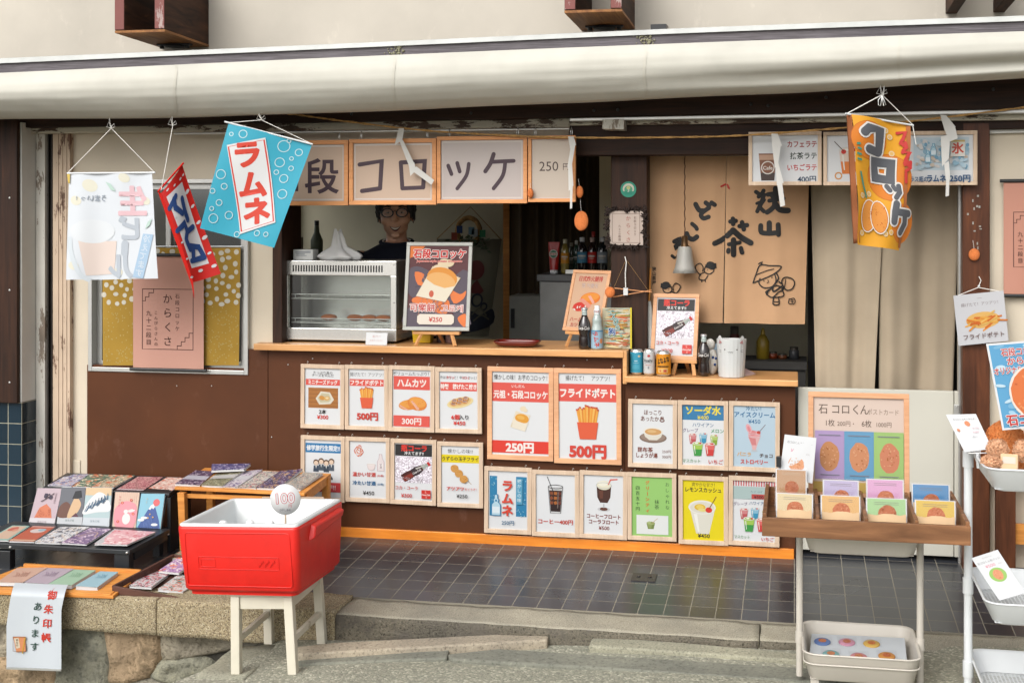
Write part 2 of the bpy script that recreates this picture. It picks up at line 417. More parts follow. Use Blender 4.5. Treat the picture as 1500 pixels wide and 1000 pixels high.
    def _fine(s, L=3.0):
        """cut the faces small, so that every printed layer follows the folds of the sheet alike"""
        bm = bmesh.new(); vv = [bm.verts.new(v) for v in s.v]
        for f, mi in zip(s.f, s.m):
            try: q = bm.faces.new([vv[i] for i in f]); q.material_index = mi
            except ValueError: pass
        bmesh.ops.triangulate(bm, faces=[f for f in bm.faces if len(f.verts) > 4])
        for _ in range(6):
            es = [e for e in bm.edges if math.hypot(e.verts[0].co.x-e.verts[1].co.x, e.verts[0].co.y-e.verts[1].co.y) > L]
            if not es: break
            bmesh.ops.subdivide_edges(bm, edges=es, cuts=1); bmesh.ops.triangulate(bm, faces=[f for f in bm.faces if len(f.verts) > 4])
        bm.verts.index_update(); s.v = [tuple(v.co) for v in bm.verts]; s.f = [tuple(v.index for v in f.verts) for f in bm.faces]; s.m = [f.material_index for f in bm.faces]; bm.free()
    def build(s, name, parent, deform=None, label=None, thick=0, y=0, smooth=False):
        """flat in the local x,z plane facing -y, or mapped by deform(u, v, layer)"""
        vs = []
        if deform: s._fine()
        for x, yy, l in s.v:
            if deform: vs.append(tuple(deform(x/100, yy/s.H, l)))
            else: vs.append(((x/100-.5)*s.w, -l+y, (.5-yy/s.H)*s.h))
        me = bpy.data.meshes.new(name); me.from_pydata(vs, [], s.f)
        for m in s.mats: me.materials.append(m)
        me.polygons.foreach_set('material_index', s.m)
        if smooth: me.polygons.foreach_set('use_smooth', [True]*len(s.f))
        me.update(); o = bpy.data.objects.new(name, me); COL.objects.link(o)
        if parent is not None: o.parent = parent
        if label: o['label'] = label
        return o
# ------------------------------------------------------------------ shared materials
M = {}
M['brown_panel'] = plain('brown painted board', (.078, .024, .0068, 1), .55, var=.14, nscale=3, bump=.05, spec=.25, scuff=.35)
M['brown_panel_s'] = M['brown_panel']
M['dark_wood'] = wood('dark stained timber', S('#190c06'), S('#2f1a0e'), 'x', 3, .6, S('#3a2111'))
M['dark_wood_v'] = wood('dark stained post', S('#1e0f08'), S('#382012'), 'z', 3, .55, S('#4a2a16'))
M['brown_wood_v'] = wood('brown stained post', S('#3a2014'), S('#5d3520'), 'z', 2.6, .4, S('#75421f'), stretch=10)
M['pale_wood'] = wood('pale counter timber', S('#c08a56'), S('#d09d68'), 'x', 5, .4, S('#d6a876'), bump=.05, coat=.2)
M['orange_wood'] = wood('orange varnished skirting', S('#cf7420'), S('#e08a30'), 'x', 4, .3, S('#e79a44'), bump=.04, coat=.4)
M['frame_wood'] = wood('raw pine frame', S('#b89f88'), S('#c9b39c'), 'z', 5, .65, S('#d0bca6'), bump=.06)
M['frame_orange'] = wood('warm pine frame', S('#c48f68'), S('#d2a17c'), 'x', 5, .55, S('#d8aa88'), bump=.05)
M['sign_wood'] = wood('warm cedar frame', S('#c98a58'), S('#dc9c68'), 'x', 5, .5, bump=.05)
M['bench_wood'] = wood('orange pine bench', S('#b87436'), S('#d29048'), 'x', 4, .45, S('#dca05c'))
M['tray_wood'] = wood('walnut stained tray', S('#5b3d28'), S('#8a6142'), 'x', 3, .5, S('#a87a52'), bump=.2, stretch=9)
M['tray_dark'] = wood('dark red brown tray', S('#3a241d'), S('#5e4036'), 'x', 3, .5)
M['bracket'] = wood('weathered bracket timber', S('#1c1411'), S('#4a2f20'), 'y', 4, .7, S('#8a5d38'), bump=.4, stretch=6)
M['bracket_end'] = peeling('red washed timber end', S('#7d4a45'), S('#a08d88'), .54, 'z', 22)
M['bracket_pl'] = wood('bracket base board', S('#6b4428'), S('#9a6b40'), 'y', 4, .6, S('#b88a58'))
M['cream'] = plain('cream plaster', (.56, .49, .385, 1), .85, var=.07, nscale=2.5, bump=.12, bscale=90)
M['upper'] = plain('cream boarded upper wall', (.49, .45, .385, 1), .8, var=.10, nscale=2, bump=.1, bscale=40, scuff=.25)
M['inner'] = plain('pale kitchen wall', (.66, .62, .47, 1), .9, var=.08, nscale=2)
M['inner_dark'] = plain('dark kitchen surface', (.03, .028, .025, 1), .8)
M['white_paint'] = plain('white painted plaster', (.62, .61, .57, 1), .7, var=.06, nscale=4)
M['peel1'] = peeling('peeling white frame', S('#c9c6bd'), S('#86796c'), .55, 'z', 9)
M['peel2'] = peeling('peeling tan frame', S('#bda892'), S('#6a4f40'), .56, 'z', 12)
M['peel3'] = peeling('peeling cream rail', S('#b9b2a0'), S('#4c3a2e'), .52, 'x', 9)
M['alu'] = plain('aluminium', (.52, .52, .50, 1), .35, .7, var=.06)
M['steel'] = plain('brushed steel', (.66, .65, .62, 1), .26, .85, var=.05, nscale=3)
M['white_metal'] = plain('white enamelled metal', (.60, .62, .63, 1), .32, var=.03)
M['beige_metal'] = plain('beige enamelled metal', (.50, .465, .41, 1), .35, var=.03)
M['black'] = plain('black plastic', (.016, .017, .018, 1), .4)
M['black_wood'] = plain('black lacquered board', (.018, .02, .023, 1), .33, var=.2, nscale=6)
M['glass'] = glass('window pane', (.93, .95, .94, 1), .03, thin=True, alpha=.09)
M['string'] = plain('white string', (.72, .70, .66, 1), .8)
M['wire'] = plain('bright wire', (.6, .6, .58, 1), .3, .8)
M['rope'] = plain('straw rope', S('#a9834f'), .9, var=.3, nscale=60, bump=.4)
M['paperwhite'] = plain('white paper', (.57, .57, .57, 1), .6, var=.02)

# ------------------------------------------------------------------ ground
m = MB()
def gpt(x, y): return (x, y, ground_z(max(-3.2, min(2.6, x))) + .012*noise.noise(Vector((x*1.3, y*1.3, 0))))
xs = [-1.02 + (7.0)*i/70 for i in range(71)]
def left_edge(y): return -.93 - .20*(-1.1-y)/.5 if y < -1.1 else -.9
m.grid(lambda u, v: (lambda y: gpt(left_edge(y) + (6.5-left_edge(y))*u, y))(-1.0 - 9*v**1.6), 80, 70)
M['asphalt'] = pebbles('worn exposed aggregate', [S('#74736a', 1.3), S('#7f7e73', 1.3), S('#87857a', 1.3), S('#7b7b70', 1.3), S('#8e8c80', 1.3), S('#a8a598', 1.3)], 110)
struct('street_pavement', m, M['asphalt'])
m = MB(); m.box(-8, 6.5, -12, -.95, -1.2, -1.0)
struct('lower_ground', m, M['asphalt'])
# the tiled terrace of the shop, falling to the kerb
TW = .1083; TX0 = P(1163.7, 819, 0).x
M['floor_tile'] = tiles('charcoal terrace tiles', S('#313338'), S('#857f71'), TW, .125, .0020, .20, 'xy', (TX0, -.84-.125*20))
m = MB(); m.add([(-3.6, -.84, floor_z(-.84)), (4.5, -.84, floor_z(-.84)), (4.5, .75, floor_z(.75)), (-3.6, .75, floor_z(.75))], [(0, 1, 2, 3)])
m.add([(-3.6, -.84, -.2), (4.5, -.84, -.2), (4.5, -.84, floor_z(-.84)), (-3.6, -.84, floor_z(-.84))], [(0, 1, 2, 3)])
struct('terrace_floor', m, M['floor_tile'])
M['drain'] = plain('drain plate', S('#45403d'), .5, .4)
p0 = P(895, 842, -.42)
m = MB(); zc = floor_z(-.36)
m.hexa([(.515, -.44, floor_z(-.44)+.001), (.625, -.44, floor_z(-.44)+.001), (.625, -.34, floor_z(-.34)+.001), (.515, -.34, floor_z(-.34)+.001),
        (.515, -.44, floor_z(-.44)+.005), (.625, -.44, floor_z(-.44)+.005), (.625, -.34, floor_z(-.34)+.005), (.515, -.34, floor_z(-.34)+.005)])
t = thing('drain_cover', 'small square metal drain cover set in the dark terrace tiles', 'drain', (.57, -.39, zc+.002))
m.build('plate', M['drain'], t)
for x in (.545, .595): MB().lathe([(0, 0), (.009, 0), (.009, .003), (0, .003)], (x, -.39, floor_z(-.39)+.005), 10).build('screw', M['black'], t)

# granite kerb: long blocks under the front edge of the terrace
M['granite'] = speckle('grey granite kerb', S('#8f8b7e', 1.4), S('#565047', 1.4), S('#b8b2a4', 1.4), 230, .85, .6, None)
M['granite2'] = pebbles('ochre granite block', [S('#5f5344'), S('#8d7d66'), S('#a89878'), S('#b9ab8e'), S('#93836a'), S('#cdc2aa')], 260, .9)
M['granite_face'] = speckle('split dirty granite face with painted shade', S('#6a655a', 1.3), S('#2e2b24', 1.3), S('#8f897a', 1.3), 120, .95, 1, S('#57524a', 1.3), .012)  # rough and dirty, and its shade below the lit top put into the colour
def block(m, x0, x1, y0, y1, z0, z1, seed, rough=.006, nx=14, ny=5, nz=5, two=False):
    """a hewn stone: a box whose faces are pushed about by noise"""
    def w_(p):
        q = Vector(p); n1 = noise.noise(q*7+Vector((seed, 0, 0))); n2 = noise.noise(q*25+Vector((0, seed, 0)))
        c = Vector(((x0+x1)/2, (y0+y1)/2, (z0+z1)/2)); d = (q-c)
        return q + Vector((d.x/max(.001, x1-x0)*.5, d.y/max(.001, y1-y0), d.z/max(.001, z1-z0)))*(n1*rough*3+n2*rough*1.4)
    L = lambda a, b, t: a+(b-a)*t
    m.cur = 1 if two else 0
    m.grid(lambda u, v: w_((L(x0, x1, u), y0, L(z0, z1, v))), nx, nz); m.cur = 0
    m.grid(lambda u, v: w_((L(x0, x1, u), L(y0, y1, v), z1)), nx, ny)
    m.grid(lambda u, v: w_((L(x0, x1, u), y1, L(z0, z1, v))), nx, nz)
    m.grid(lambda u, v: w_((x0, L(y0, y1, u), L(z0, z1, v))), ny, nz)
    m.grid(lambda u, v: w_((x1, L(y0, y1, u), L(z0, z1, v))), ny, nz)
    m.grid(lambda u, v: w_((L(x0, x1, u), L(y0, y1, v), z0)), nx, ny)
    return m
KB = -1.075; kz = floor_z(-.84)-.004
kx = [-3.0, -2.16, -1.475, -.66, 1.105, 2.6, 4.5]
klab = ['weathered ochre kerb block at the left picture edge, behind the white paper banner', 'ochre granite kerb block under the low books and hanging banner',
        'ochre granite kerb block under the dark book tray and behind the white stool', 'longest grey granite kerb block, along the terrace between the stool and the beige trolley',
        'grey granite kerb block behind the beige trolley', 'grey granite kerb block behind the white trolley at the right edge']
for i in range(6):
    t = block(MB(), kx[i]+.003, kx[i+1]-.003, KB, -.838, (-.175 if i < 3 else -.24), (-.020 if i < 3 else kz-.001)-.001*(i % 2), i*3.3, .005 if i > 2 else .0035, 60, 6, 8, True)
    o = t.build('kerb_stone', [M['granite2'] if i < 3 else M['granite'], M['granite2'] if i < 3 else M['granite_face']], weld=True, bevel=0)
    props(o, klab[i], 'kerb stone', 'granite kerb stones')

# rubble wall under the kerb on the left
t = thing('stone_wall', 'rough rubble retaining wall of big brown and green grey stones under the kerb', 'wall', (-1.8, -1.0, -1.0))
cols = [('#867f70', '#5f594c', '#a29a88'), ('#7b7a6c', '#57574d', '#96947f'), ('#8d7a62', '#63543f', '#a8937a'), ('#78746a', '#4f4c44', '#8f8a7e')]
ms = [speckle('rubble stone', S(a, 1.35), S(b, 1.35), S(c, 1.3), 45, .9, .9, S(b), .01) for a, b, c in cols]
def stone(poly, mat, depth, seed):
    m = MB(); cx = sum(p[0] for p in poly)/len(poly); cz = sum(p[1] for p in poly)/len(poly)
    ring = smooth_pts([(cx+(x-cx)*1.10, cz+(z-cz)*1.10) for x, z in poly], 5, True); ring = [tuple(.7*c+.3*d for c, d in zip(p, q)) for p, q in zip(ring, [(cx+1.10*((poly[i//5][0]*(1-i%5/5)+poly[(i//5+1)%len(poly)][0]*(i%5/5))-cx), cz+1.10*((poly[i//5][1]*(1-i%5/5)+poly[(i//5+1)%len(poly)][1]*(i%5/5))-cz)) for i in range(5*len(poly))])]; n = len(ring); vs = []; fs = []; K = 9
    for k in range(K+1):
        r = 1-k/K
        for (x, z) in ring:
            q = Vector((cx+(x-cx)*r, 0, cz+(z-cz)*r))
            bulge = depth*(1-r**12) + .026*noise.noise(q*9+Vector((seed, 0, 0)))*(1-r**6) + .012*noise.noise(q*24+Vector((seed, 2, 0)))*(1-r**6)
            vs.append((q.x, KB+.10-bulge, q.z))
    for k in range(K):
        for i in range(n): fs.append((k*n+i, k*n+(i+1) % n, (k+1)*n+(i+1) % n, (k+1)*n+i))
    m.add(vs, fs, True)
    return m.build('stone', mat, t)
def wl_(px, py): return (P(px, py, KB).x, P(px, py, KB).z)
polys = [([(-60, 893), (12, 894), (8, 968), (-60, 975)], 0), ([(90, 902), (140, 908), (146, 985), (135, 1050), (60, 1045), (70, 985)], 1),
         ([(142, 908), (216, 914), (222, 972), (205, 1000), (150, 1010), (149, 975)], 2), ([(220, 914), (332, 920), (338, 955), (275, 970), (226, 974)], 0),
         ([(12, 895), (92, 902), (72, 985), (12, 968)], 3), ([(-60, 976), (10, 970), (68, 988), (58, 1045), (-60, 1050)], 2),
         ([(150, 1012), (206, 1002), (232, 1010), (240, 1060), (140, 1060)], 3), ([(224, 976), (276, 971), (300, 985), (290, 1030), (236, 1010), (208, 999)], 1),
         ([(333, 920), (412, 925), (405, 955), (342, 957)], 3)]
for i, (pl, c) in enumerate(polys): stone([wl_(*p) for p in pl], ms[c], .034+.008*(i % 3), i*5.1)
m = MB(); m.box(-3.0, -.55, KB+.098, -.85, -1.1, -.17); m.build('backing', speckle('dark mortar', S('#37342c'), S('#222019'), S('#4b473c'), 60), t)
# paving slabs by the kerb
M['slab'] = speckle('grey paving slab', S('#838274', 1.35), S('#5a594e', 1.35), S('#a5a394', 1.35), 110, .9, .4, None)
t = block(MB(), -1.06, -.86, -1.55, -1.15, -.36, -.16, 4.4, .01).build('paving_stone', M['slab'], weld=True)
props(t, 'rounded grey step stone between the rubble wall and the stool', 'stone', 'loose edge stones of the street')
def plank(pts, z0, dz, mat, lab, seed):
    m = MB(); n = len(pts)
    t3 = [PZ(px, py, z) for px, py, z in pts]
    vs = [Vector(p) for p in t3]+[Vector(p)-Vector((0, 0, dz)) for p in t3]
    m.add(vs, [tuple(range(n)), tuple(range(2*n-1, n-1, -1))]+[(i, n+i, n+(i+1) % n, (i+1) % n) for i in range(n)])
    o = m.build('paving_slab', mat, bevel=.008); props(o, lab, 'slab', 'flat slabs along the kerb')
zz = lambda px, k=0: ground_z(P(px, 930, KB).x)+k
M['slab_w'] = speckle('warm worn slab', S('#938a7b', 1.35), S('#6a6257', 1.35), S('#aba294', 1.35), 90, .85, .3, None)
plank([(425, 947, zz(425, .05)), (490, 940, zz(500, .05)), (806, 924, zz(800, .035)), (802, 936, zz(800, .035)), (430, 957, zz(430, .05))], 0, .06, M['slab_w'], 'long thin pinkish slab lying against the kerb, with a broken right end', 1)
plank([(868, 931, zz(868, .03)), (1000, 940, zz(1000, .028)), (1240, 962, zz(1200, .02)), (1240, 970, zz(1200, .02)), (862, 944, zz(868, .03))], 0, .06, M['slab'], 'thin grey slab wedged along the kerb beside the beige trolley', 2)
M['concrete'] = speckle('smooth old concrete', S('#6f7067', 1.35), S('#56574f', 1.35), S('#86877c', 1.35), 60, .9, .25, None)
plank([(430, 957, zz(430, .022)), (650, 952, zz(640, .022)), (660, 944, zz(650, .022)), (655, 962, zz(640, .022)), (420, 972, zz(420, .022))], 0, .05, M['concrete'], 'flat grey concrete patch in front of the pinkish slab', 3)
plank([(655, 957, zz(650, .02)), (730, 949, zz(720, .02)), (1260, 982, zz(1200, .012)), (1260, 1002, zz(1200, .012)), (870, 976, zz(860, .012)), (660, 964, zz(650, .02))], 0, .05, M['concrete'], 'long flat concrete patch running to the foot of the beige trolley', 4)

# ------------------------------------------------------------------ building
B = thing('shop_building', 'old street shop front with dark timber beams, cream walls and an open serving hatch', 'shop building', (0, .1, 0))
def beam(name, a, b, Yf, Yb, mat, label=None, bevel=.004, parent=None):
    """a=(px, ytop, ybottom) at the left end, b at the right end; front plane Yf, back plane Yb"""
    (xa, ta, ba), (xb, tb, bb) = a, b
    p = [P(xa, ba, Yf), P(xb, bb, Yf), P(xb, tb, Yf), P(xa, ta, Yf)]
    bk = [Vector((q.x, Yb, q.z)) for q in p]
    m = MB(); m.hexa([p[0], p[1], bk[1], bk[0], p[3], p[2], bk[2], bk[3]])
    return m.build(name, mat, parent or B, bevel=bevel, label=label)
# upper wall
m = MB(); m.box(-4.5, 4.5, -.02, .12, P(750, 150, -.02).z, 3.4); m.build('upper_wall', M['upper'], B)
beam('main_beam', (-60, 108, 189), (1560, 80, 159), -.10, .1, M['dark_wood'])
beam('cream_rail', (27, 187, 196), (834, 173, 187), -.05, .1, M['peel3'])
beam('grey_rail', (834, 173, 178), (1560, 158.5, 165), -.115, .02, M['alu'])
beam('peeling_rail', (834, 178.3, 184), (1560, 165.3, 175), -.06, .02, M['peel3'])
beam('lintel', (834, 184, 203), (1440, 176, 199), -.03, .1, M['dark_wood'])
beam('lintel', (834, 203.6, 228), (1200, 199.8, 226), -.015, .1, M['dark_wood'])
beam('lintel', (1440, 176, 190), (1560, 172, 188), -.03, .1, M['dark_wood'])
# screws and the small white junction box on the beam
for px, py in ((515, 167), (690, 166), (870, 162), (905, 161), (1100, 153), (1125, 155), (1210, 143), (1455, 131), (37, 180)):
    MB().ball(P(px, py-14 if px < 500 else py, -.102), (.008, .004, .008), 8, 6).build('bolt', M['black'], B)
beam('junction_box', (882, 175, 189), (914, 174.5, 190), -.135, -.03, M['peel1'], bevel=.003)
# left pier: tiles below, plaster above, brown board in front
xp = XR(32, -.14); zt = P(20, 589, -.14).z
M['navy_tile'] = tiles('dark navy wall tiles', S('#182a36'), S('#9d9a86'), .0795, .1085, .0018, .1, 'xz', (xp, P(10, 619.6, -.14).z))
M['navy_tile_s'] = tiles('dark navy wall tiles side', S('#182a36'), S('#9d9a86'), .155, .1085, .0018, .1, 'yz', (-.24, P(10, 619.6, -.14).z))
m = MB(); m.add([(-3.5, -.14, -.03), (xp, -.14, -.03), (xp, -.14, zt), (-3.5, -.14, zt)], [(0, 1, 2, 3)]); m.cur = 1
m.add([(xp, -.14, -.03), (xp, .0, -.03), (xp, .0, zt), (xp, -.14, zt)], [(0, 1, 2, 3)])
m.add([(-3.5, -.14, zt), (xp, -.14, zt), (xp, .0, zt), (-3.5, .0, zt)], [(0, 1, 2, 3)])
m.build('tiled_pier', [M['navy_tile'], M['navy_tile_s']], B)
m = MB(); m.box(-3.5, xp-.003, -.135, .0, zt+.001, P(20, 186, -.10).z+.02); m.build('white_pier', M['white_paint'], B)
m = MB(); m.box(-3.5, XR(25, -.165), -.165, -.137, P(10, 590, -.165).z, P(10, 175, -.165).z); m.build('pier_board', M['dark_wood_v'], B, bevel=.003)
for py in (290, 425, 560): MB().ball(P(14, py, -.166), (.006, .003, .006), 8, 6).build('bolt', M['alu'], B)
# old door frame with its sliding track
ztop = P(80, 196, .0).z
m = MB(); m.box(xp, XR(66, -.01), -.012, .1, -.03, ztop); m.build('door_post', M['peel1'], B, bevel=.002)
m = MB(); m.box(XR(66, -.01), XR(78, -.01), .05, .1, -.03, ztop)
for px in (68.5, 73): m.box(XR(px, 0), XR(px+1.3, 0), .01, .05, -.03, ztop)
m.build('door_track', plain('grimy metal track', S('#2c2622'), .5, .3, .4, 20), B)
m = MB(); m.box(XR(78, -.01), XR(103, -.01), -.014, .1, -.03, ztop)
for px in (84, 90, 96): m.box(XR(px, -.014), XR(px+2.0, -.014), -.018, -.014, -.03, ztop)
m.build('door_post', M['peel2'], B)
# front wall round the window
def W(x0, x1, y0, y1, Y0, Y1, mat, name='front_wall', bev=0):
    m = MB(); a = P(x0, y0, Y0); b = P(x1, y1, Y0)
    m.box(a.x, b.x, Y0, Y1, min(a.z, b.z), max(a.z, b.z)); return m.build(name, mat, B, bevel=bev)
W(103, 400, 194, 263, .02, .1, M['cream']); W(103, 130, 263, 720, .02, .1, M['cream']); W(365, 400, 263, 512, .02, .1, M['cream'])
m = MB(); a = P(112, 683, .02); m.box(a.x-.02, a.x+.025, .014, .02, a.z-.04, a.z+.035); m.build('wall_plate', M['cream'], B, bevel=.003)
beam('hatch_header', (398, 190, 214), (834, 184, 212), .02, .12, M['cream'])
m = MB(); a = P(399, 512, -.005); m.box(a.x, XR(413, -.005), -.005, .26, a.z, P(400, 189, 0).z); m.build('hatch_jamb', M['dark_wood_v'], B, bevel=.003)
# window
m = MB(); x0, z0 = XZ(130, 543, .0); x1, z1 = XZ(364, 262, .0); e = .022
for a in ((x0, x0+e, z0, z1), (x1-e, x1, z0, z1), (x0+e, x1-e, z0, z0+e), (x0+e, x1-e, z1-e, z1)): m.box(a[0], a[1], -.008, .085, a[2], a[3])
win = m.build('window', M['alu'], B, bevel=.002)
m = MB(); xm = (x0+x1)/2
for a, b, y in ((x0+e, xm+.02, .045), (xm-.02, x1-e, .018)):
    for q in ((a, a+.028, z0+e, z1-e), (b-.028, b, z0+e, z1-e), (a+.028, b-.028, z0+e, z0+e+.03), (a+.028, b-.028, z1-e-.03, z1-e)): m.box(q[0], q[1], y, y+.02, q[2], q[3])
m.build('sash', M['alu'], win, bevel=.001)
m = MB()
for a, b, y in ((x0+e+.028, xm-.008, .055), (xm+.008, x1-e-.028, .028)): m.add([(a, y, z0+e+.03), (b, y, z0+e+.03), (b, y, z1-e-.03), (a, y, z1-e-.03)], [(0, 1, 2, 3)])
m.build('pane', M['glass'], win)
# central pillar, right pillar, right wall
def post(px0, px1, y0, y1, Y0, Y1, mat, name='pillar', bev=.004):
    m = MB(); a = P(px0, y1, Y0); m.box(a.x, XR(px1, Y0), Y0, Y1, a.z if y1 < 825 else -.02, P(px0, y0, Y0).z); return m.build(name, mat, B, bevel=bev)
post(895, 948, 226, 830, .07, .19, M['dark_wood_v']); post(1410, 1450, 180, 830, -.03, .12, M['brown_wood_v'])
m = MB(); a = P(1407, 830, .05); m.box(XR(1404, .05), XR(1411, .05), .05, .1, 0, P(1407, 270, .05).z); m.build('door_track', M['alu'], B)
m = MB(); m.box(XR(1450, .03), 4.5, .03, .15, -.02, P(1470, 186, .03).z); m.build('right_wall', M['cream'], B)
beam('cream_rail', (1449, 189, 196), (1560, 186, 193), .0, .03, M['white_paint'])
# kitchen behind
kx0, kx1, ky = XR(400, .1), 2.35, 2.35
m = MB(); m.box(-2.3, kx1+.1, ky, ky+.1, -.05, 2.7); m.build('kitchen_back_wall', M['inner'], B)
MB().box(kx1, kx1+.1, .1, ky, -.05, 2.7).build('kitchen_side_wall', M['inner'], B)
m = MB()                                          # unseen opening in the left side wall, added to let daylight in
for q in ((.1, .5, -.05, 2.7), (2.25, ky, -.05, 2.7), (.5, 2.25, -.05, .7), (.5, 2.25, 2.28, 2.7)): m.box(-2.3, -2.2, q[0], q[1], q[2], q[3])
m.build('kitchen_side_wall', M['inner'], B)
m = MB(); m.box(-2.3, kx1+.1, .12, ky, 2.35, 2.45); m.build('kitchen_ceiling', plain('white kitchen ceiling', (.7, .69, .64, 1), .9), B)
m = MB(); m.box(-2.3, kx1+.1, .76, ky, -.06, 0.03); m.build('kitchen_floor', plain('kitchen lino', (.34, .31, .26, 1), .5), B)
m = MB(); m.box(-2.4, 4.5, .12, 2.6, 2.45, 2.5); m.build('upper_floor', M['inner_dark'], B)
m = MB(); m.box(XR(737, 1.95), XR(746, 1.95), 1.95, 2.03, 0.03, 2.3); m.build('inner_door_post', M['bench_wood'], B)
m = MB(); m.box(XR(878, 1.2), XR(897, 1.2), 1.2, 1.28, 0.03, 2.3); m.build('inner_door_post', M['inner'], B)
# wall brackets under the eaves
def bracket(pxl, pxr, pyb, plate=True):
    """two boards and a base board; given by its right hand edge at the wall"""
    xr = XR(pxr, -.02); zb = P(pxr, pyb, -.02).z; wd = .262; t_ = .052; dz = .012
    x0 = xr-wd; y0 = -.50; y1 = -.02
    q = MB()
    for a in (x0, xr-t_): q.hexa([(a, y0, zb+dz+.012), (a+t_, y0, zb+dz+.012), (a+t_, y1, zb+.012), (a, y1, zb+.012), (a, y0, zb+.42), (a+t_, y0, zb+.42), (a+t_, y1, zb+.40), (a, y1, zb+.40)])
    b_ = q.build('bracket', M['bracket'], B, bevel=.003)
    q = MB()
    for a in (x0, xr-t_): q.box(a+.002, a+t_-.002, y0-.004, y0-.0005, zb+dz+.016, zb+.415)
    q.build('end_grain', M['bracket_end'], b_)
    if plate:
        q = MB(); q.hexa([(x0, y0, zb+dz), (xr, y0, zb+dz), (xr, y1, zb), (x0, y1, zb), (x0, y0, zb+dz+.0115), (xr, y0, zb+dz+.0115), (xr, y1, zb+.0115), (x0, y1, zb+.0115)]); q.build('base_board', M['bracket_pl'], b_)
        q = MB(); cx = (x0+xr)/2; cy = -.14; q.lathe([(0, 0), (.05, 0), (.055, .012), (.03, .02), (0, .02)], (cx, cy, zb-.02), 14)
        q.box(cx-.09, cx+.09, cy-.02, cy+.02, zb-.006, zb+.003)
        for k in (-1, 1): q.lathe([(0, -.012), (.012, -.012), (.012, .004)], (cx+k*.07, cy, zb-.008), 8)
        q.build('bolt_plate', M['black'], b_)
bracket(0, 306, 69); bracket(0, 930, 43); bracket(0, 1472, 22, False)
m = MB(); a = P(953, 43, -.3); m.box(a.x, P(976, 43, -.3).x, -.3, -.2, a.z-.02, P(953, 36, -.3).z); m.build('awning_arm', M['black'], B)

# ------------------------------------------------------------------ serving counter
ct = thing('serving_counter', 'brown boarded serving counter with pale timber top, a lower side shelf and orange skirting', 'counter', (0, .0, .02))
xe = XR(1165, 0); zp = P(250, 537, 0).z
m = MB(); m.box(XR(127.5, 0), XR(392.2, 0), 0, .05, .0, zp); m.box(XR(393, 0), XR(915, 0), 0, .05, .0, P(640, 516, 0).z); m.box(XR(915.6, 0), xe, 0, .05, .0, P(1040, 560, 0).z)
m.box(XR(364.2, 0), XR(392.2, 0), .001, .05, zp, P(380, 511.5, 0).z); m.box(xe-.012, xe, .05, .33, .0, P(1040, 560, 0).z)
panel = m.build('front_panel', M['brown_panel'], ct, bevel=.001)
for px, py in ((259, 565), (310, 565), (422, 534), (458, 525), (860, 527), (560, 525), (398, 640), (395, 700)): MB().ball(P(px, py, -.001), (.004, .003, .004), 6, 5).build('screw', M['alu'], panel)
ZC = zt = P(500, 505.6, -.06).z; x0 = XR(371, -.06); x1 = XR(913.5, -.06)
m = MB(); m.box(x0, x1, -.06, .40, zt-.034, zt); m.build('counter_top', M['pale_wood'], ct, bevel=.004)
m = MB(); a = P(905, 521, -.058); m.box(XR(912, -.06), XR(918, -.06), -.055, .04, P(905, 562, -.06).z, zt-.001); m.build('side_trim', M['pale_wood'], ct, bevel=.002)
ZS = zs = P(1040, 554, -.06).z; xs0 = XR(914, -.06)
m = MB(); m.box(xs0, XR(1169, -.06), -.06, .30, zs-.03, zs); m.build('side_shelf', M['pale_wood'], ct, bevel=.004)
m = MB(); a = P(505, 772, -.016); m.box(XR(400, -.016), XR(1163, -.016), -.016, -.0005, .012, a.z); m.build('skirting', M['orange_wood'], ct, bevel=.002)
m = MB(); m.box(XR(915, .05), XR(915, .05)+.02, .051, .30, zs, zt-.035); m.build('end_board', M['brown_panel'], ct)

# low cream doors beside the counter
M['cream_metal'] = plain('cream painted steel door', (.50, .485, .42, 1), .5, var=.05, nscale=2)
dz = P(1285, 570, .06).z
t = thing('low_door', 'cream painted low metal door closing the entrance between counter and brown post', 'door', (XR(1285, .06), .08, .05))
m = MB(); m.box(XR(1169, .06), XR(1397, .06), .06, .085, .05, dz); m.build('leaf', M['cream_metal'], t, bevel=.003)
m = MB(); m.box(XR(1398, .06), XR(1410, .06), .055, .09, .05, dz); m.build('door_stile', M['cream_metal'], t, bevel=.003)
m = MB(); a = P(1401, 603, .05); m.box(a.x-.012, a.x+.012, .04, .055, a.z-.05, a.z+.035)
for k in (.025, -.04): m.lathe([(0, 0), (.004, 0), (.004, .004)], (a.x, .036, a.z+k), 8, axis='y')
m.build('latch', M['alu'], t, bevel=.002)

# ------------------------------------------------------------------ awning
t = thing('awning', 'cream canvas awning, rolled up and sagging under a grey front bar across the shop', 'awning', P(750, 100, -.45))
def ycurve(pts, x):
    for (a, ya), (b, yb) in zip(pts, pts[1:]):
        if x <= b or (b, yb) == pts[-1]:
            k = (x-a)/(b-a); return ya+(yb-ya)*k
def sm(pts, x):                                  # smooth curve through control points
    q = smooth_pts(pts, 12); return ycurve(q, x)
top = [(-120, 91), (0, 86), (500, 64.5), (1000, 42), (1500, 23.5), (1650, 18)]
s0 = [(-120, 98), (0, 93), (500, 71), (1000, 49), (1500, 31), (1650, 25)]
s1 = [(-120, 112), (0, 107), (500, 84), (1000, 63.5), (1500, 46), (1650, 41)]
bt = [(-120, 175), (0, 173.5), (200, 172), (500, 163), (1000, 141.5), (1250, 129), (1500, 112), (1650, 103)]
xsn = [-120+1770*i/60 for i in range(61)]
def strip(f0, f1, Y0, Y1, m_, nn=1):
    m_.grid(lambda u, v: (lambda px: P(px, sm(f0, px), Y0).lerp(P(px, sm(f1, px), Y1), v))(-120+1770*u), 60, nn)
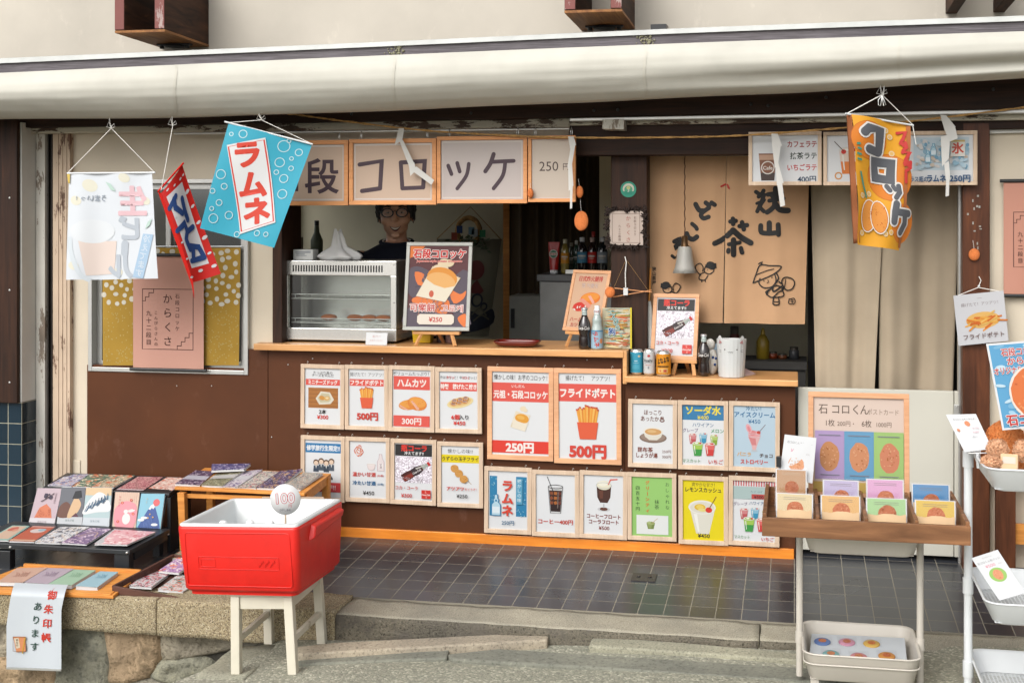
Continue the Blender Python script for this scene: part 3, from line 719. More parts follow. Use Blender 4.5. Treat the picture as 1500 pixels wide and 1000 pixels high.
m = MB(); strip(top, s0, -.50, -.51, m); m.grid(lambda u, v: (lambda px: P(px, sm(top, px), -.50)+Vector((0, .06*v, .01*v)))(-120+1770*u), 60, 1)
m.build('front_bar', plain('pale awning bar', (.45, .46, .44, 1), .6), t)
m = MB(); strip(s0, s1, -.497, -.497, m, 1); 
m.build('channel', wood('grey ribbed channel', S('#4b4648'), S('#6f6a6e'), 'x', 7, .7, S('#827d83'), stretch=30), t)
prof = [(0, -.512), (.03, -.520), (.12, -.545), (.25, -.562), (.42, -.565), (.58, -.552), (.72, -.525), (.86, -.49), (.95, -.455), (1.0, -.43)]
def cloth(u, v):
    px = -120+1770*u
    if v <= .8:
        k = v/.8*(len(prof)-1); i = min(int(k), len(prof)-2); fr = k-i
        yy = prof[i][0]+(prof[i+1][0]-prof[i][0])*fr; Y = prof[i][1]+(prof[i+1][1]-prof[i][1])*fr
        a = sm(s1, px); b = sm(bt, px); py = a+(b-a)*yy
        sag = .012*math.sin(px*.011+1)*math.sin(math.pi*yy) + .004*noise.noise(Vector((px*.006, yy*3, 2))) + .002*noise.noise(Vector((px*.02, yy*9, 5)))
        if px > 900: Y += (.028*min(1, (px-900)/400))*(math.exp(-((yy-.68)/.14)**2))-.02*min(1, (px-900)/400)*math.exp(-((yy-.9)/.1)**2)
        return P(px, py, Y-sag*.9)
    q = P(px, sm(bt, px), prof[-1][1]); k = (v-.8)/.2
    return q+Vector((0, .32*k, .035*k*k+.004*math.sin(px*.02)*k))
M['canvas'] = fabric('cream awning canvas', (.50, .485, .43, 1), 500, .75, .12, .06)
m = MB(); m.grid(cloth, 200, 40); m.build('canvas', M['canvas'], t)
M['seam'] = fabric('seam tape', (.49, .47, .41, 1), 500, .8, .1)
for px in (257, 577, 945, 1317):
    m = MB(); m.grid(lambda u, v: (lambda q: q+Vector((0, -.002, 0)))(cloth((px+120)/1770+(u-.5)*.0022+.0008*math.sin(v*9), v*.8)), 1, 30)
    m.build('seam', M['seam'], t)
M['moss'] = plain('moss', S('#85826a'), .9, var=.3, nscale=80)
for px in (581, 946):
    m = MB()
    for k in range(46):
        q = P(px+random.gauss(0, 8), 0, -.50); y = sm(s0, px)+random.uniform(1, 13); q = P(px+random.gauss(0, 7), y, -.50)
        m.ball(q, random.uniform(.002, .006), 5, 4)
    m.build('moss', M['moss'], t)
# ------------------------------------------------------------------ pictures on the posters
RED, SAL, INK = '#e8301f', '#ea5e52', '#2b2725'
def hexd(i): return ('#f5b04a', '#f2a03a', '#f8c164', '#e88f34')[i % 4]
def fries(F, x, y, s, box='#ea6440'):
    rnd = random.Random(3)
    for k in range(13):
        a = -.42+.84*k/12; h = s*(.5+.14*rnd.random()+.10*math.cos(a*3)); bx = x+a*s*.72; tx = x+a*s*1.0+rnd.uniform(-.02, .02)*s; w_ = s*.085
        F.poly([(bx-w_/2, y), (bx+w_/2, y), (tx+w_/2, y-h), (tx-w_/2, y-h*1.02)], hexd(k))
        F.poly([(tx-w_/2, y-h*1.02), (tx+w_/2, y-h), (tx+w_/2, y-h+.07*s), (tx-w_/2, y-h+.06*s)], '#cf5a3a')
    F.poly([(x-s*.42, y-.05*s), (x+s*.42, y-.05*s), (x+s*.33, y+s*.62), (x-s*.31, y+s*.62)], box)
def croq_bag(F, x, y, s, dark=False):
    for k in range(7):
        F.ell(x+(.1+.09*math.sin(k*2))*s, y-s*(.62+.06*math.cos(k*2.4)), s*.12, s*.10, '#f3e3c4' if not dark else '#f0d9b8')
    F.poly([(x-.30*s, y-.52*s), (x+.46*s, y-.30*s), (x+.18*s, y+.56*s), (x-.58*s, y+.34*s)], '#efe2c8')
    F.ell(x+.02*s, y-.12*s, .36*s, .25*s, '#eba63c', 12)
    F.ell(x-.04*s, y-.18*s, .2*s, .1*s, '#f2bc5c', 14)
    F.poly([(x-.42*s, y-.12*s), (x-.18*s, y+.03*s), (x+.1*s, y+.12*s), (x+.36*s, y+.1*s), (x+.18*s, y+.56*s), (x-.58*s, y+.34*s)], '#f4ead6')
    F.poly([(x-.5*s, y+.1*s), (x-.45*s, y+.12*s), (x-.5*s, y+.34*s), (x-.57*s, y+.31*s)], '#e6d7ba')
def oval(F, x, y, s, col='#e0894f', col2='#ea9d66', speck='#b8663a', seed=1, ry=1.3):
    """a fried, crumbed oval"""
    rnd = random.Random(seed); pts = []
    for k in range(26):
        a = 2*math.pi*k/26; q = 1+rnd.uniform(-.035, .035); pts.append((x+s*q*math.cos(a), y+s*ry*q*math.sin(a)))
    F.poly(pts, col)
    for k in range(26):
        a = rnd.uniform(0, 6.28); q = math.sqrt(rnd.random())*.86
        F.ell(x+s*q*math.cos(a), y+s*ry*q*math.sin(a), s*rnd.uniform(.05, .13), s*rnd.uniform(.04, .09), (col2, speck, col2)[k % 3], rnd.uniform(0, 180), 7)
def katsu(F, x, y, s):
    F.ell(x-.2*s, y+.1*s, .62*s, .32*s, '#e8913c', -8); F.ell(x-.22*s, y+.03*s, .55*s, .24*s, '#f0a448', -8)
    F.ell(x+.28*s, y+.02*s, .58*s, .42*s, '#e88c38', 14); F.ell(x+.3*s, y-.06*s, .5*s, .3*s, '#f2a74c', 14)
    F.poly([(x-.1*s, y-.12*s), (x+.02*s, y-.16*s), (x+.42*s, y+.34*s), (x+.3*s, y+.46*s)], '#f0b7a0')
    F.poly([(x-.78*s, y+.08*s), (x-.6*s, y+.2*s), (x-.2*s, y+.42*s), (x-.26*s, y+.46*s), (x-.74*s, y+.24*s)], '#eeb69c')
    for k in range(12): F.ell(x+s*random.uniform(-.6, .7), y+s*random.uniform(-.15, .2), .03*s, .02*s, '#d97a2c', 0, 6)
def tako(F, x, y, s):
    F.ell(x, y+.05*s, .92*s, .38*s, '#f3dfa6', -14); F.ell(x, y+.02*s, .78*s, .3*s, '#ecc98a', -14)
    for k in range(6):
        cx = x+(-.45+.38*(k % 3)+.08*(k//3))*s; cy = y+(.1-.22*(k//3)-.1*(k % 3)+.06)*s
        F.ell(cx, cy, .2*s, .16*s, '#d98d42'); F.ell(cx-.02*s, cy-.03*s, .15*s, .1*s, '#8a3f22')
        for j in range(4): F.stroke([(cx-.13*s+.08*s*j, cy-.1*s), (cx-.1*s+.08*s*j, cy+.08*s)], .022*s, '#fbf3e2')
def photo_food(F, x0, y0, x1, y1):
    F.rect(x0, y0, x1, y1, '#b5763a')
    for k in range(5): F.rect(x0, y0+(y1-y0)*(.1+.2*k), x1, y0+(y1-y0)*(.13+.2*k), '#9c6230')
    cx, cy, s = (x0+x1)/2+2, (y0+y1)/2, (x1-x0)/2
    F.poly([(cx-.55*s, cy+.05*s), (cx-.2*s, cy-.45*s), (cx+.4*s, cy-.4*s), (cx+.68*s, cy+.1*s), (cx+.45*s, cy+.4*s), (cx-.3*s, cy+.46*s)], '#e9e2cf')
    F.poly([(cx-.4*s, cy+.03*s), (cx-.14*s, cy-.33*s), (cx+.34*s, cy-.3*s), (cx+.5*s, cy+.08*s), (cx+.34*s, cy+.28*s), (cx-.22*s, cy+.33*s)], '#cfc6a6')
    F.ell(cx-.12*s, cy, .2*s, .15*s, '#d99a4a', 20); F.ell(cx+.2*s, cy+.02*s, .2*s, .14*s, '#e2b060', -10); F.ell(cx+.22*s, cy, .11*s, .07*s, '#f2deb0')
def mat_ice():
    if 'ice' not in M:
        m, n, l, b = newmat('printed ice photograph'); co = _coords(n, l)
        v = n.new('ShaderNodeTexVoronoi'); v.inputs['Scale'].default_value = 120; v.distance = 'CHEBYCHEV'; l.new(co, v.inputs['Vector'])
        r = _ramp(n, l, v.outputs['Distance'], [(.1, S('#f0eef2')), (.35, S('#c9c2cc')), (.55, S('#8f868e')), (.7, S('#ddd7df'))]); l.new(r.outputs[0], b.inputs['Base Color']); M['ice'] = m
    return M['ice']
def cola_photo(F, x0, y0, x1, y1):
    F.rect(x0, y0, x1, y1, mat_ice())
    cx, cy = (x0+x1)/2+(x1-x0)*.06, (y0+y1)/2+(y1-y0)*.06; s = (x1-x0)*.42; a = R(-33); ca, sa = math.cos(a), math.sin(a)
    T = lambda p: (cx+s*(p[0]*ca-p[1]*sa), cy+s*(p[0]*sa+p[1]*ca))
    out = [(-1.0, -.27), (-.6, -.30), (-.25, -.25), (.1, -.29), (.45, -.2), (.75, -.12), (.98, -.11), (.98, .11), (.75, .12), (.45, .2), (.1, .29), (-.25, .25), (-.6, .3), (-1, .27)]
    F.poly([T(p) for p in out], '#4a1712')
    F.poly([T(p) for p in [(-1, -.1), (-.3, -.05), (-.3, .2), (-.6, .26), (-1, .22)]], '#8a2f20')
    F.poly([T(p) for p in [(-.25, -.25), (.1, -.29), (.4, -.21), (.4, .21), (.1, .29), (-.25, .25)]], '#35262a')
    F.poly([T(p) for p in [(.5, -.18), (.75, -.12), (.92, -.11), (.92, .11), (.75, .12), (.5, .18)]], '#a9b3ac')
    F.poly([T(p) for p in [(.1, -.2), (.6, -.1), (.85, -.07), (.6, -.03), (.1, -.09)]], '#c8c2bb')
    F.poly([T(p) for p in [(.92, -.14), (1.08, -.14), (1.08, .14), (.92, .14)]], '#cc2a26')
    c = T((.06, .04)); F.text('Coca-Cola', c[0], c[1], s*.2, '#e9dfdc', .03, s*.62, rot=-33+90-90, shear=.25)
    rnd = random.Random(5)
    for k in range(60): F.ell(T((-1, .2))[0]+rnd.uniform(-.15, 1.2)*s, y1-(y1-y0)*rnd.uniform(.02, .2), s*.035, s*.025, ('#efeaf2', '#a79fa8', '#7c6a66')[k % 3], rnd.uniform(0, 90), 4)
def cola_logo(F, x, y, s):
    F.rect(x-s, y-s, x+s, y+s, '#d8372f'); F.text('Coca-Cola', x, y+.05*s, s*.5, '#ffe9e4', .05, s*1.8, shear=.2)
    F.poly([(x-.3*s, y-.8*s), (x-.05*s, y-.9*s), (x+.1*s, y-.3*s), (x-.2*s, y-.25*s)], '#ef8a80'); F.poly([(x-.1*s, y+.35*s), (x+.2*s, y+.35*s), (x+.2*s, y+.9*s), (x-.1*s, y+.9*s)], '#ef8a80')
def students(F, x, y, s):
    for k in range(4):
        cx = x+(-.75+.5*k)*s; cy = y+(.12 if k % 2 == 0 else -.02)*s
        F.poly([(cx-.27*s, cy+.9*s), (cx-.24*s, cy+.3*s), (cx+.24*s, cy+.3*s), (cx+.27*s, cy+.9*s)], ('#3c4a5c', '#4d5a66', '#3a4654', '#505c6a')[k])
        F.poly([(cx-.06*s, cy+.3*s), (cx+.06*s, cy+.3*s), (cx, cy+.6*s)], '#f2f2ee')
        F.ell(cx, cy-.02*s, .28*s, .3*s, '#6b5140'); F.ell(cx, cy+.05*s, .21*s, .22*s, '#f0d6be')
def amazake(F, x, y, s):
    F.poly([(x+.45*s, y-.55*s), (x+.5*s, y-1.0*s), (x+.72*s, y-1.0*s), (x+.78*s, y-.55*s), (x+.95*s, y-.2*s), (x+.95*s, y+.75*s), (x+.28*s, y+.75*s), (x+.28*s, y-.2*s)], '#efe3e3')
    F.stroke([(x+.45*s, y-.55*s), (x+.5*s, y-1.0*s), (x+.72*s, y-1.0*s), (x+.78*s, y-.55*s), (x+.95*s, y-.2*s), (x+.95*s, y+.75*s), (x+.28*s, y+.75*s), (x+.28*s, y-.2*s)], .04*s, '#c8aeb4', close=True)
    F.rect(x+.42*s, y-.05*s, x+.82*s, y+.5*s, '#f8f3f0'); F.text('甘', x+.62*s, y+.09*s, .26*s, '#8f6f78', .01); F.text('酒', x+.62*s, y+.36*s, .26*s, '#8f6f78', .01)
    F.poly([(x-.75*s, y+.1*s), (x+.1*s, y+.1*s), (x-.02*s, y+.55*s), (x-.2*s, y+.7*s), (x-.45*s, y+.7*s), (x-.63*s, y+.55*s)], '#f2e4e2'); F.ell(x-.33*s, y+.1*s, .43*s, .1*s, '#faf5ee')
    F.stroke([(x-.75*s, y+.1*s), (x+.1*s, y+.1*s), (x-.02*s, y+.55*s), (x-.2*s, y+.7*s), (x-.45*s, y+.7*s), (x-.63*s, y+.55*s)], .035*s, '#d6bcbc', close=True)
def seal_flower(F, x, y, s):
    rnd = random.Random(8)
    for k in range(12):
        a = k*.55; q = (.35+.35*(k % 3)/2)*s
        F.stroke([(x+q*math.cos(a)*.6+rnd.uniform(-.2, .2)*s, y+q*math.sin(a)), (x+q*math.cos(a+.6)*.8, y+q*math.sin(a+.5)), (x+q*math.cos(a+1.3)*.5, y+q*math.sin(a+1.2)*1.1)], .09*s, ('#e06a3a', '#ee9160', '#d95a34')[k % 3], 4)
def skewer(F, x, y, s):
    F.stroke([(x-.6*s, y-.75*s), (x+.95*s, y+.85*s)], .05*s, '#b58a52')
    for k, (a, b) in enumerate(((-.5, -.55), (-.12, -.12), (.32, .38))):
        oval(F, x+a*s, y+b*s, .36*s, '#dda050', '#e9b66c', '#c4843c', 4+k, 1.0)
def glass_coffee(F, x, y, s):
    F.poly([(x-.55*s, y-1.0*s), (x+.55*s, y-1.0*s), (x+.38*s, y+1.0*s), (x-.38*s, y+1.0*s)], '#d5d6d6')
    F.poly([(x-.48*s, y-.72*s), (x+.48*s, y-.72*s), (x+.35*s, y+.88*s), (x-.35*s, y+.88*s)], '#3a1d16')
    rnd = random.Random(2)
    for k in range(9):
        cx = x+(-.3+.3*(k % 3))*s; cy = y+(-.5+.36*(k//3))*s; a = rnd.uniform(0, 60)
        F.poly([(cx+.16*s*math.cos(R(a+90*j)), cy+.16*s*math.sin(R(a+90*j))) for j in range(4)], ('#8a4a2c', '#b0682f', '#6b2f22')[k % 3])
    F.poly([(x-.37*s, y+.35*s), (x+.37*s, y+.35*s), (x+.34*s, y+.86*s), (x-.34*s, y+.86*s)], '#2a1414')
    F.ring(x, y-1.0*s, .54*s, .05*s, '#5f5f62', ry=.14*s); F.stroke([(x-.55*s, y-.98*s), (x-.38*s, y+1*s), (x+.38*s, y+1*s), (x+.55*s, y-.98*s)], .04*s, '#6a6a6c')
    F.stroke([(x-.62*s, y-1.75*s), (x-.2*s, y-.7*s)], .05*s, '#3c3c40'); F.stroke([(x+.2*s, y-.6*s), (x+.16*s, y+.6*s)], .05*s, '#8f7f78')
def float_glass(F, x, y, s):
    F.ell(x, y+1.22*s, .48*s, .16*s, '#cfd0d2'); F.ell(x, y+1.2*s, .3*s, .13*s, '#6b4030'); F.rect(x-.05*s, y+.8*s, x+.05*s, y+1.1*s, '#bfc3c6')
    F.poly([(x-.55*s, y-.6*s), (x+.55*s, y-.6*s), (x+.5*s, y+.3*s), (x+.28*s, y+.72*s), (x-.28*s, y+.72*s), (x-.5*s, y+.3*s)], '#4b2a20', 0)
    F.poly([(x-.35*s, y-.2*s), (x-.05*s, y-.2*s), (x-.08*s, y+.4*s), (x-.3*s, y+.4*s)], '#6a3d2c')
    F.ell(x, y-.62*s, .56*s, .36*s, '#f1ecd2'); F.ell(x-.08*s, y-.74*s, .36*s, .2*s, '#f8f5e4')
    F.stroke([(x+.35*s, y-.7*s), (x+.5*s, y-1.05*s), (x+1.0*s, y-1.1*s)], .1*s, '#e2695c')
    F.ring(x, y-.6*s, .58*s, .035*s, '#b9bdc0', ry=.22*s)
def cup(F, x, y, s, c1, c2, top='#e8e4dc', cherry=True):
    F.poly([(x-.5*s, y-.55*s), (x+.5*s, y-.55*s), (x+.34*s, y+.7*s), (x-.34*s, y+.7*s)], c2)
    F.poly([(x-.5*s, y-.55*s), (x+.5*s, y-.55*s), (x+.43*s, y+.05*s), (x-.43*s, y+.05*s)], c1)
    F.ell(x, y-.55*s, .52*s, .17*s, top); F.ell(x, y-.55*s, .4*s, .11*s, c1); F.ell(x-.1*s, y-.57*s, .16*s, .06*s, '#fffdf4')
    F.poly([(x-.36*s, y-.3*s), (x-.27*s, y-.3*s), (x-.2*s, y+.5*s), (x-.25*s, y+.5*s)], '#f6f4ea')
    if cherry: F.ell(x+.26*s, y-.56*s, .1*s, .09*s, '#d8332c')
def cups(F, x, y, s, drop=0):
    cup(F, x-.95*s, y-.6*s, .72*s, '#d98a8c', '#c45a5e'); cup(F, x+1.0*s, y-.55*s, .72*s, '#b8cf74', '#8fae3a'); cup(F, x, y-.7*s, .72*s, '#8fc3dc', '#3c9ac0')
    cup(F, x-.5*s, y+.35*s, .95*s, '#a9cf5a', '#3fa048'); cup(F, x+.62*s, y+.35*s, .9*s, '#e8706a', '#d8423e')
def parfait(F, x, y, s):
    F.poly([(x-.6*s, y-.2*s), (x+.6*s, y-.2*s), (x+.25*s, y+.75*s), (x+.14*s, y+1.2*s), (x-.14*s, y+1.2*s), (x-.25*s, y+.75*s)], '#e9b9b9')
    F.poly([(x-.52*s, y-.1*s), (x+.1*s, y-.1*s), (x+.2*s, y+.7*s), (x-.2*s, y+.7*s)], '#dd8a8c')
    F.ell(x, y-.3*s, .56*s, .36*s, '#ecaaac'); F.ell(x-.15*s, y-.45*s, .3*s, .25*s, '#e48f92'); F.ell(x-.5*s, y-.85*s, .24*s, .45*s, '#f0b4b8', -20); F.ell(x-.48*s, y-.8*s, .12*s, .3*s, '#e58f96', -20)
    F.ell(x+.4*s, y-.5*s, .17*s, .16*s, '#d8483f'); F.stroke([(x+.4*s, y-.5*s), (x+1.0*s, y-1.25*s)], .05*s, '#8a6a66')
    F.ell(x, y+1.22*s, .3*s, .09*s, '#c9ccd0'); F.ring(x, y-.2*s, .6*s, .03*s, '#d9e0e6', ry=.18*s)
def soup(F, x, y, s):
    F.ell(x, y+.42*s, 1.05*s, .42*s, '#8a7568'); F.ell(x, y+.36*s, .95*s, .34*s, '#a08a7c')
    F.poly([(x-.75*s, y-.05*s), (x+.75*s, y-.05*s), (x+.62*s, y+.35*s), (x+.3*s, y+.6*s), (x-.3*s, y+.6*s), (x-.62*s, y+.35*s)], '#e9e4d6')
    F.ell(x, y-.08*s, .76*s, .34*s, '#f3efe4'); F.ell(x, y-.04*s, .64*s, .26*s, '#d8a668'); F.ell(x-.1*s, y-.08*s, .35*s, .12*s, '#e6be84')
def lemon(F, x, y, s):
    F.poly([(x-.9*s, y-.6*s), (x+.95*s, y-.6*s), (x+.5*s, y+1.35*s), (x-.42*s, y+1.35*s)], '#e9e6d8')
    F.poly([(x-.6*s, y-.1*s), (x-.35*s, y-.1*s), (x-.18*s, y+1.2*s), (x-.3*s, y+1.2*s)], '#fbfaf2')
    F.ell(x, y-.6*s, .98*s, .52*s, '#f4f2ea'); F.ell(x, y-.58*s, .86*s, .42*s, '#e6e2d2'); F.ell(x-.15*s, y-.6*s, .4*s, .24*s, '#eac23c'); F.ell(x-.15*s, y-.62*s, .26*s, .15*s, '#f3d76c')
    F.ell(x+.05*s, y-.4*s, .34*s, .12*s, '#efe08a'); F.ell(x+.48*s, y-.42*s, .24*s, .2*s, '#e23a2c'); F.stroke([(x+.5*s, y-.5*s), (x+1.0*s, y-1.4*s)], .06*s, '#8a5a2c')
def matcha(F, x, y, s):
    F.poly([(x-.75*s, y-.3*s), (x+.75*s, y-.3*s), (x+.5*s, y+.75*s), (x-.5*s, y+.75*s)], '#7d8f4c'); F.poly([(x-.6*s, y-.1*s), (x+.2*s, y-.1*s), (x+.1*s, y+.6*s), (x-.4*s, y+.6*s)], '#96a662')
    F.ell(x, y-.3*s, .76*s, .3*s, '#a9b878'); F.ell(x-.25*s, y-.45*s, .25*s, .2*s, '#b9c78c'); F.ell(x+.25*s, y-.4*s, .25*s, .18*s, '#8fa15c'); F.stroke([(x+.2*s, y-.3*s), (x+1.2*s, y-1.2*s)], .08*s, '#c9a878')
def ramune_bottle(F, x, y, s, col='#bfe0ee', line='#1f7fb0'):
    p = [(x-.16*s, y-1*s), (x+.16*s, y-1*s), (x+.16*s, y-.62*s), (x+.28*s, y-.5*s), (x+.2*s, y-.3*s), (x+.42*s, y-.05*s), (x+.42*s, y+.98*s), (x-.42*s, y+.98*s), (x-.42*s, y-.05*s), (x-.2*s, y-.3*s), (x-.28*s, y-.5*s), (x-.16*s, y-.62*s)]
    F.poly(p, col); F.stroke(p, .08*s, line, close=True); F.rect(x-.36*s, y+.15*s, x+.36*s, y+.75*s, '#e8f5fb'); F.ell(x, y-.42*s, .1*s, .1*s, line)
def dots(F, x0, y0, x1, y1, n, r, col, seed=1, ring=False, wd=.6):
    rnd = random.Random(seed)
    for k in range(n):
        q = r*rnd.uniform(.4, 1.2); x = rnd.uniform(x0+q, x1-q); y = rnd.uniform(y0+q, y1-q)
        (F.ring(x, y, q, wd, col, 14) if ring else F.ell(x, y, q, q, col, 0, 8))

# ------------------------------------------------------------------ framed posters on the counter front
GRP = 'framed menu posters hung on the counter front'
def framed(px, name, lab, draw, Y=-.024, fw=.10, mat='frame_wood', paper='#eceef0', group=GRP, cat='poster', hooks=True, tilt=0, Hd=None, fd=.016, loc=None, size=None, rot=None, Yhang=None):
    """px = (x0, y0, x1, y1) in the photograph; fw = frame width over poster width"""
    x0, y0, x1, y1 = px; xm = (x0+x1)/2; ym = (y0+y1)/2
    a = P(x0, ym, Y); b = P(x1, ym, Y); c = P(xm, y0, Y); d = P(xm, y1, Y)
    w_ = b.x-a.x; h = c.z-d.z
    t = thing(name, lab, cat, ((a.x+b.x)/2, Y, (c.z+d.z)/2) if loc is None else loc, group, (0, R(tilt), 0) if rot is None else rot)
    f = w_*fw
    m = MB()
    for q in ((-w_/2, w_/2, h/2-f, h/2), (-w_/2, w_/2, -h/2, -h/2+f), (-w_/2, -w_/2+f, -h/2+f, h/2-f), (w_/2-f, w_/2, -h/2+f, h/2-f)): m.box(q[0], q[1], -fd/2, fd/2, q[2], q[3])
    m.build('frame', M[mat], t, world=False, bevel=.0015)
    F = Flat(w_-2*f+.002, h-2*f+.002); F.base(paper)
    if Hd: F.X = lambda x, y, k=F.H/Hd: (x, y*k)
    draw(F); F.X = None
    F.build('print', t, y=.001)
    if hooks:
        for k in (-.36, .36):
            MB().tube([(w_*k, fd/2-.004, h/2-.004), (w_*k, -.002, h/2+.009), (w_*k+.004, -.004, h/2+.014), (w_*k+.007, 0, h/2+.009)], .0016, 5).build('hook', M['wire'], t, world=False)
    return t, w_, h
def banner_text(F, y0, y1, s, bg_=SAL, fg='#fdf4ee', x0=3, x1=97, size=None, bold=.035, maxw=88, outline=None):
    F.rect(x0, y0, x1, y1, bg_); F.text(s, 50, (y0+y1)/2, size or (y1-y0)*.78, fg, bold, maxw, outline=outline)
def p_dog(F):
    F.text('たっぷり具の', 50, 13, 9, INK, .01, 62); F.text('チーズを包んだ', 50, 20.5, 9, INK, .01, 60)
    banner_text(F, 31, 48, 'ミニチーズドッグ', maxw=80, bold=.045); photo_food(F, 10, 55, 92, 112); F.text('2本', 50, 122, 14, INK, .03); F.text('¥300', 50, 137, 15, RED, .04)
def p_fries(F):
    F.text('揚げたて！アツアツ！', 50, 16, 12, INK, .0, 92); banner_text(F, 29, 48, 'フライドポテト', maxw=90, bold=.05); fries(F, 50, 82, 44); F.text('500円', 52, 131, 24, '#d94a3c', .055, 66)
def p_ham(F):
    F.text('ボリュームたっぷり！', 48, 11, 11, INK, .01, 92); banner_text(F, 18, 55, 'ハムカツ', size=24, bold=.05, maxw=74); katsu(F, 52, 92, 44); banner_text(F, 126, 156, '300円', size=21, bold=.03, maxw=60)
def p_tako(F):
    F.text('外はカリッと！中はトロッと！', 50, 17, 10, INK, .01, 94); F.text('カリッ', 29, 17, 10, RED, .02, 20); F.text('トロッ', 69, 17, 10, RED, .02, 17)
    banner_text(F, 30, 54, '特製　揚げたこ焼き', size=15, bold=.045, maxw=92); tako(F, 54, 84, 38); F.text('6個', 42, 126, 15, RED, .03); F.text('入り', 63, 126, 14, INK, .02); F.text('¥450', 52, 142, 15, RED, .04)
def p_trip(F):
    F.rect(2, 10, 98, 36, '#2e7fb8'); F.text('修学旅行生限定!!', 50, 23, 16, '#f2f6fa', .045, 90); students(F, 52, 60, 28); F.text('限定品', 62, 104, 10, INK, .03); F.rect(2, 117, 98, 143, '#d8474a'); F.text('¥50 OFF!!', 50, 130, 17, '#fbf4f2', .03, 78)
def p_amazake(F):
    seal_flower(F, 26, 28, 22); amazake(F, 68, 62, 27); F.text('温かい甘酒', 40, 93, 13, '#d8473a', .035, 62); F.text('(お椀)', 84, 95, 7, '#d8473a', .01); F.text('冷たい甘酒', 40, 117, 13, '#1f6a9c', .035, 62); F.text('(お椀)', 84, 119, 7, '#1f6a9c', .01); F.text('¥450', 52, 144, 15, INK, .02)
def p_cola(F):
    F.rect(2, 4, 98, 36, '#2c2a2b'); F.text('瓶コーラ', 51, 14, 19, '#e6392c', .05, 66); F.text('冷えてます!!', 51, 28, 10, '#f4f2f0', .03, 50)
    cola_photo(F, 2, 37, 98, 110); F.text('コカ・コーラ', 33, 124, 12, '#dd4a3c', .02, 58); F.text('¥300', 33, 145, 14, '#dd3a2c', .03); cola_logo(F, 84, 140, 12)
def p_quail(F):
    F.text('懐かしの味!?', 50, 15, 13, INK, .0, 66); F.rect(0, 25, 100, 47, '#efd808'); F.text('うずらの玉子フライ', 50, 36, 12, INK, .03, 94); skewer(F, 50, 80, 30); F.text('アツアツ', 38, 118, 12, '#e0452f', .04, 48); F.text('をどうぞ！', 78, 119, 8, '#e0452f', .01, 30); F.text('¥250', 55, 138, 14, INK, .02)
def p_orig(F):
    F.text('懐かしの味！お芋のコロッケ！', 50, 10.5, 10.5, INK, .01, 93); F.rect(0, 20, 100, 54, SAL); F.text('いしだん', 46, 26, 6, '#fdf4ee', .02); F.text('元祖・石段コロッケ', 50, 41, 15, '#fdf4ee', .045, 94); croq_bag(F, 52, 88, 34); F.rect(0, 124, 100, 146, '#ea4030'); F.text('250円', 49, 135.5, 20, '#fdf4ee', .055, 56)
def p_fries_big(F):
    F.text('揚げたて！　アツアツ！', 50, 9, 10, INK, .005, 76); F.rect(0, 19, 100, 50, SAL); F.text('フライドポテト', 50, 35, 17, '#fdf4ee', .055, 94); fries(F, 50, 88, 44); F.text('500円', 50, 136, 26, '#e0483a', .06, 74)
def p_ramune(F):
    F.rect(3, 14, 22, 116, '#2a86b4'); F.rect(70, 14, 97, 116, '#2a86b4'); dots(F, 3, 14, 22, 116, 26, 1.5, '#8fc6dd', 2); dots(F, 70, 14, 97, 116, 30, 1.5, '#8fc6dd', 3); ramune_bottle(F, 20, 88, 27)
    F.rect(71, 18, 87, 84, '#5aa6c8'); F.vtext('懐かしの味', 79, 25, 12, 11, '#d3ebf4', .02)
    F.text('ラ', 49, 37, 30, '#e34a35', .05); F.text('ム', 49, 70, 30, '#e34a35', .05); F.text('ネ', 49, 101, 30, '#e34a35', .05); F.text('250円', 50, 132, 13, '#2a6a92', .01)
def p_coffee(F): glass_coffee(F, 50, 66, 34); F.text('コーヒー400円', 50, 122, 14, '#cf4434', .035, 90)
def p_float(F): float_glass(F, 51, 46, 33); F.text('コーヒーフロート', 51, 104, 12.5, '#8a3326', .035, 84); F.text('コーラフロート', 51, 118, 12.5, '#8a3326', .035, 74); F.text('¥500', 52, 133, 13, '#8a3326', .025)
def p_matcha(F):
    F.rect(-.5, -.5, 100.5, 151, '#9fd276'); F.vtext('おしゃれな', 88, 18, 14.5, 11, '#2c4a2c', -.0, dx=0); F.vtext('抹茶', 62, 63, 13, 12, '#2c4a2c', .0); F.vtext('グリーンティ', 39, 15, 14, 10.5, '#e87838', .035); F.vtext('四百五十円', 15, 29, 13.2, 11, '#23402a', .0); F.rect(12, 97, 90, 145, '#eef1ee'); matcha(F, 47, 121, 14)
def p_soup(F):
    F.text('ほっこり', 50, 22, 14, '#7a4a3c', .02, 42); F.text('あったか♨', 50, 38, 14, '#7a4a3c', .02, 58); soup(F, 51, 72, 32); F.text('昆布茶', 32, 116, 13, '#8a4432', .03); F.text('しょうが湯', 36, 130, 13, '#8a4432', .03, 52); F.text('250円', 84, 119, 9, '#8a5a4c', .0); F.text('300円', 84, 132, 9, '#8a5a4c', .0)
def p_soda(F):
    F.rect(0, 0, 100, 38, '#3d84b4'); F.text('ソーダ水', 51, 14, 23, '#f3df4a', .045, 82); F.text('¥400', 50, 31, 13, '#f3df4a', .03); F.text('ハワイアン', 50, 50, 11.5, '#3a6f9c', .01, 50); F.text('グレープ', 20, 64, 11, '#6a4a7c', .01, 36); F.text('メロン', 84, 64, 11.5, '#1f9a5c', .02, 30)
    cups(F, 50, 100, 26); F.text('マスカット', 22, 139, 10.5, '#4c9a4c', .0, 42); F.text('いちご', 80, 140, 12, '#e0443c', .02, 36)
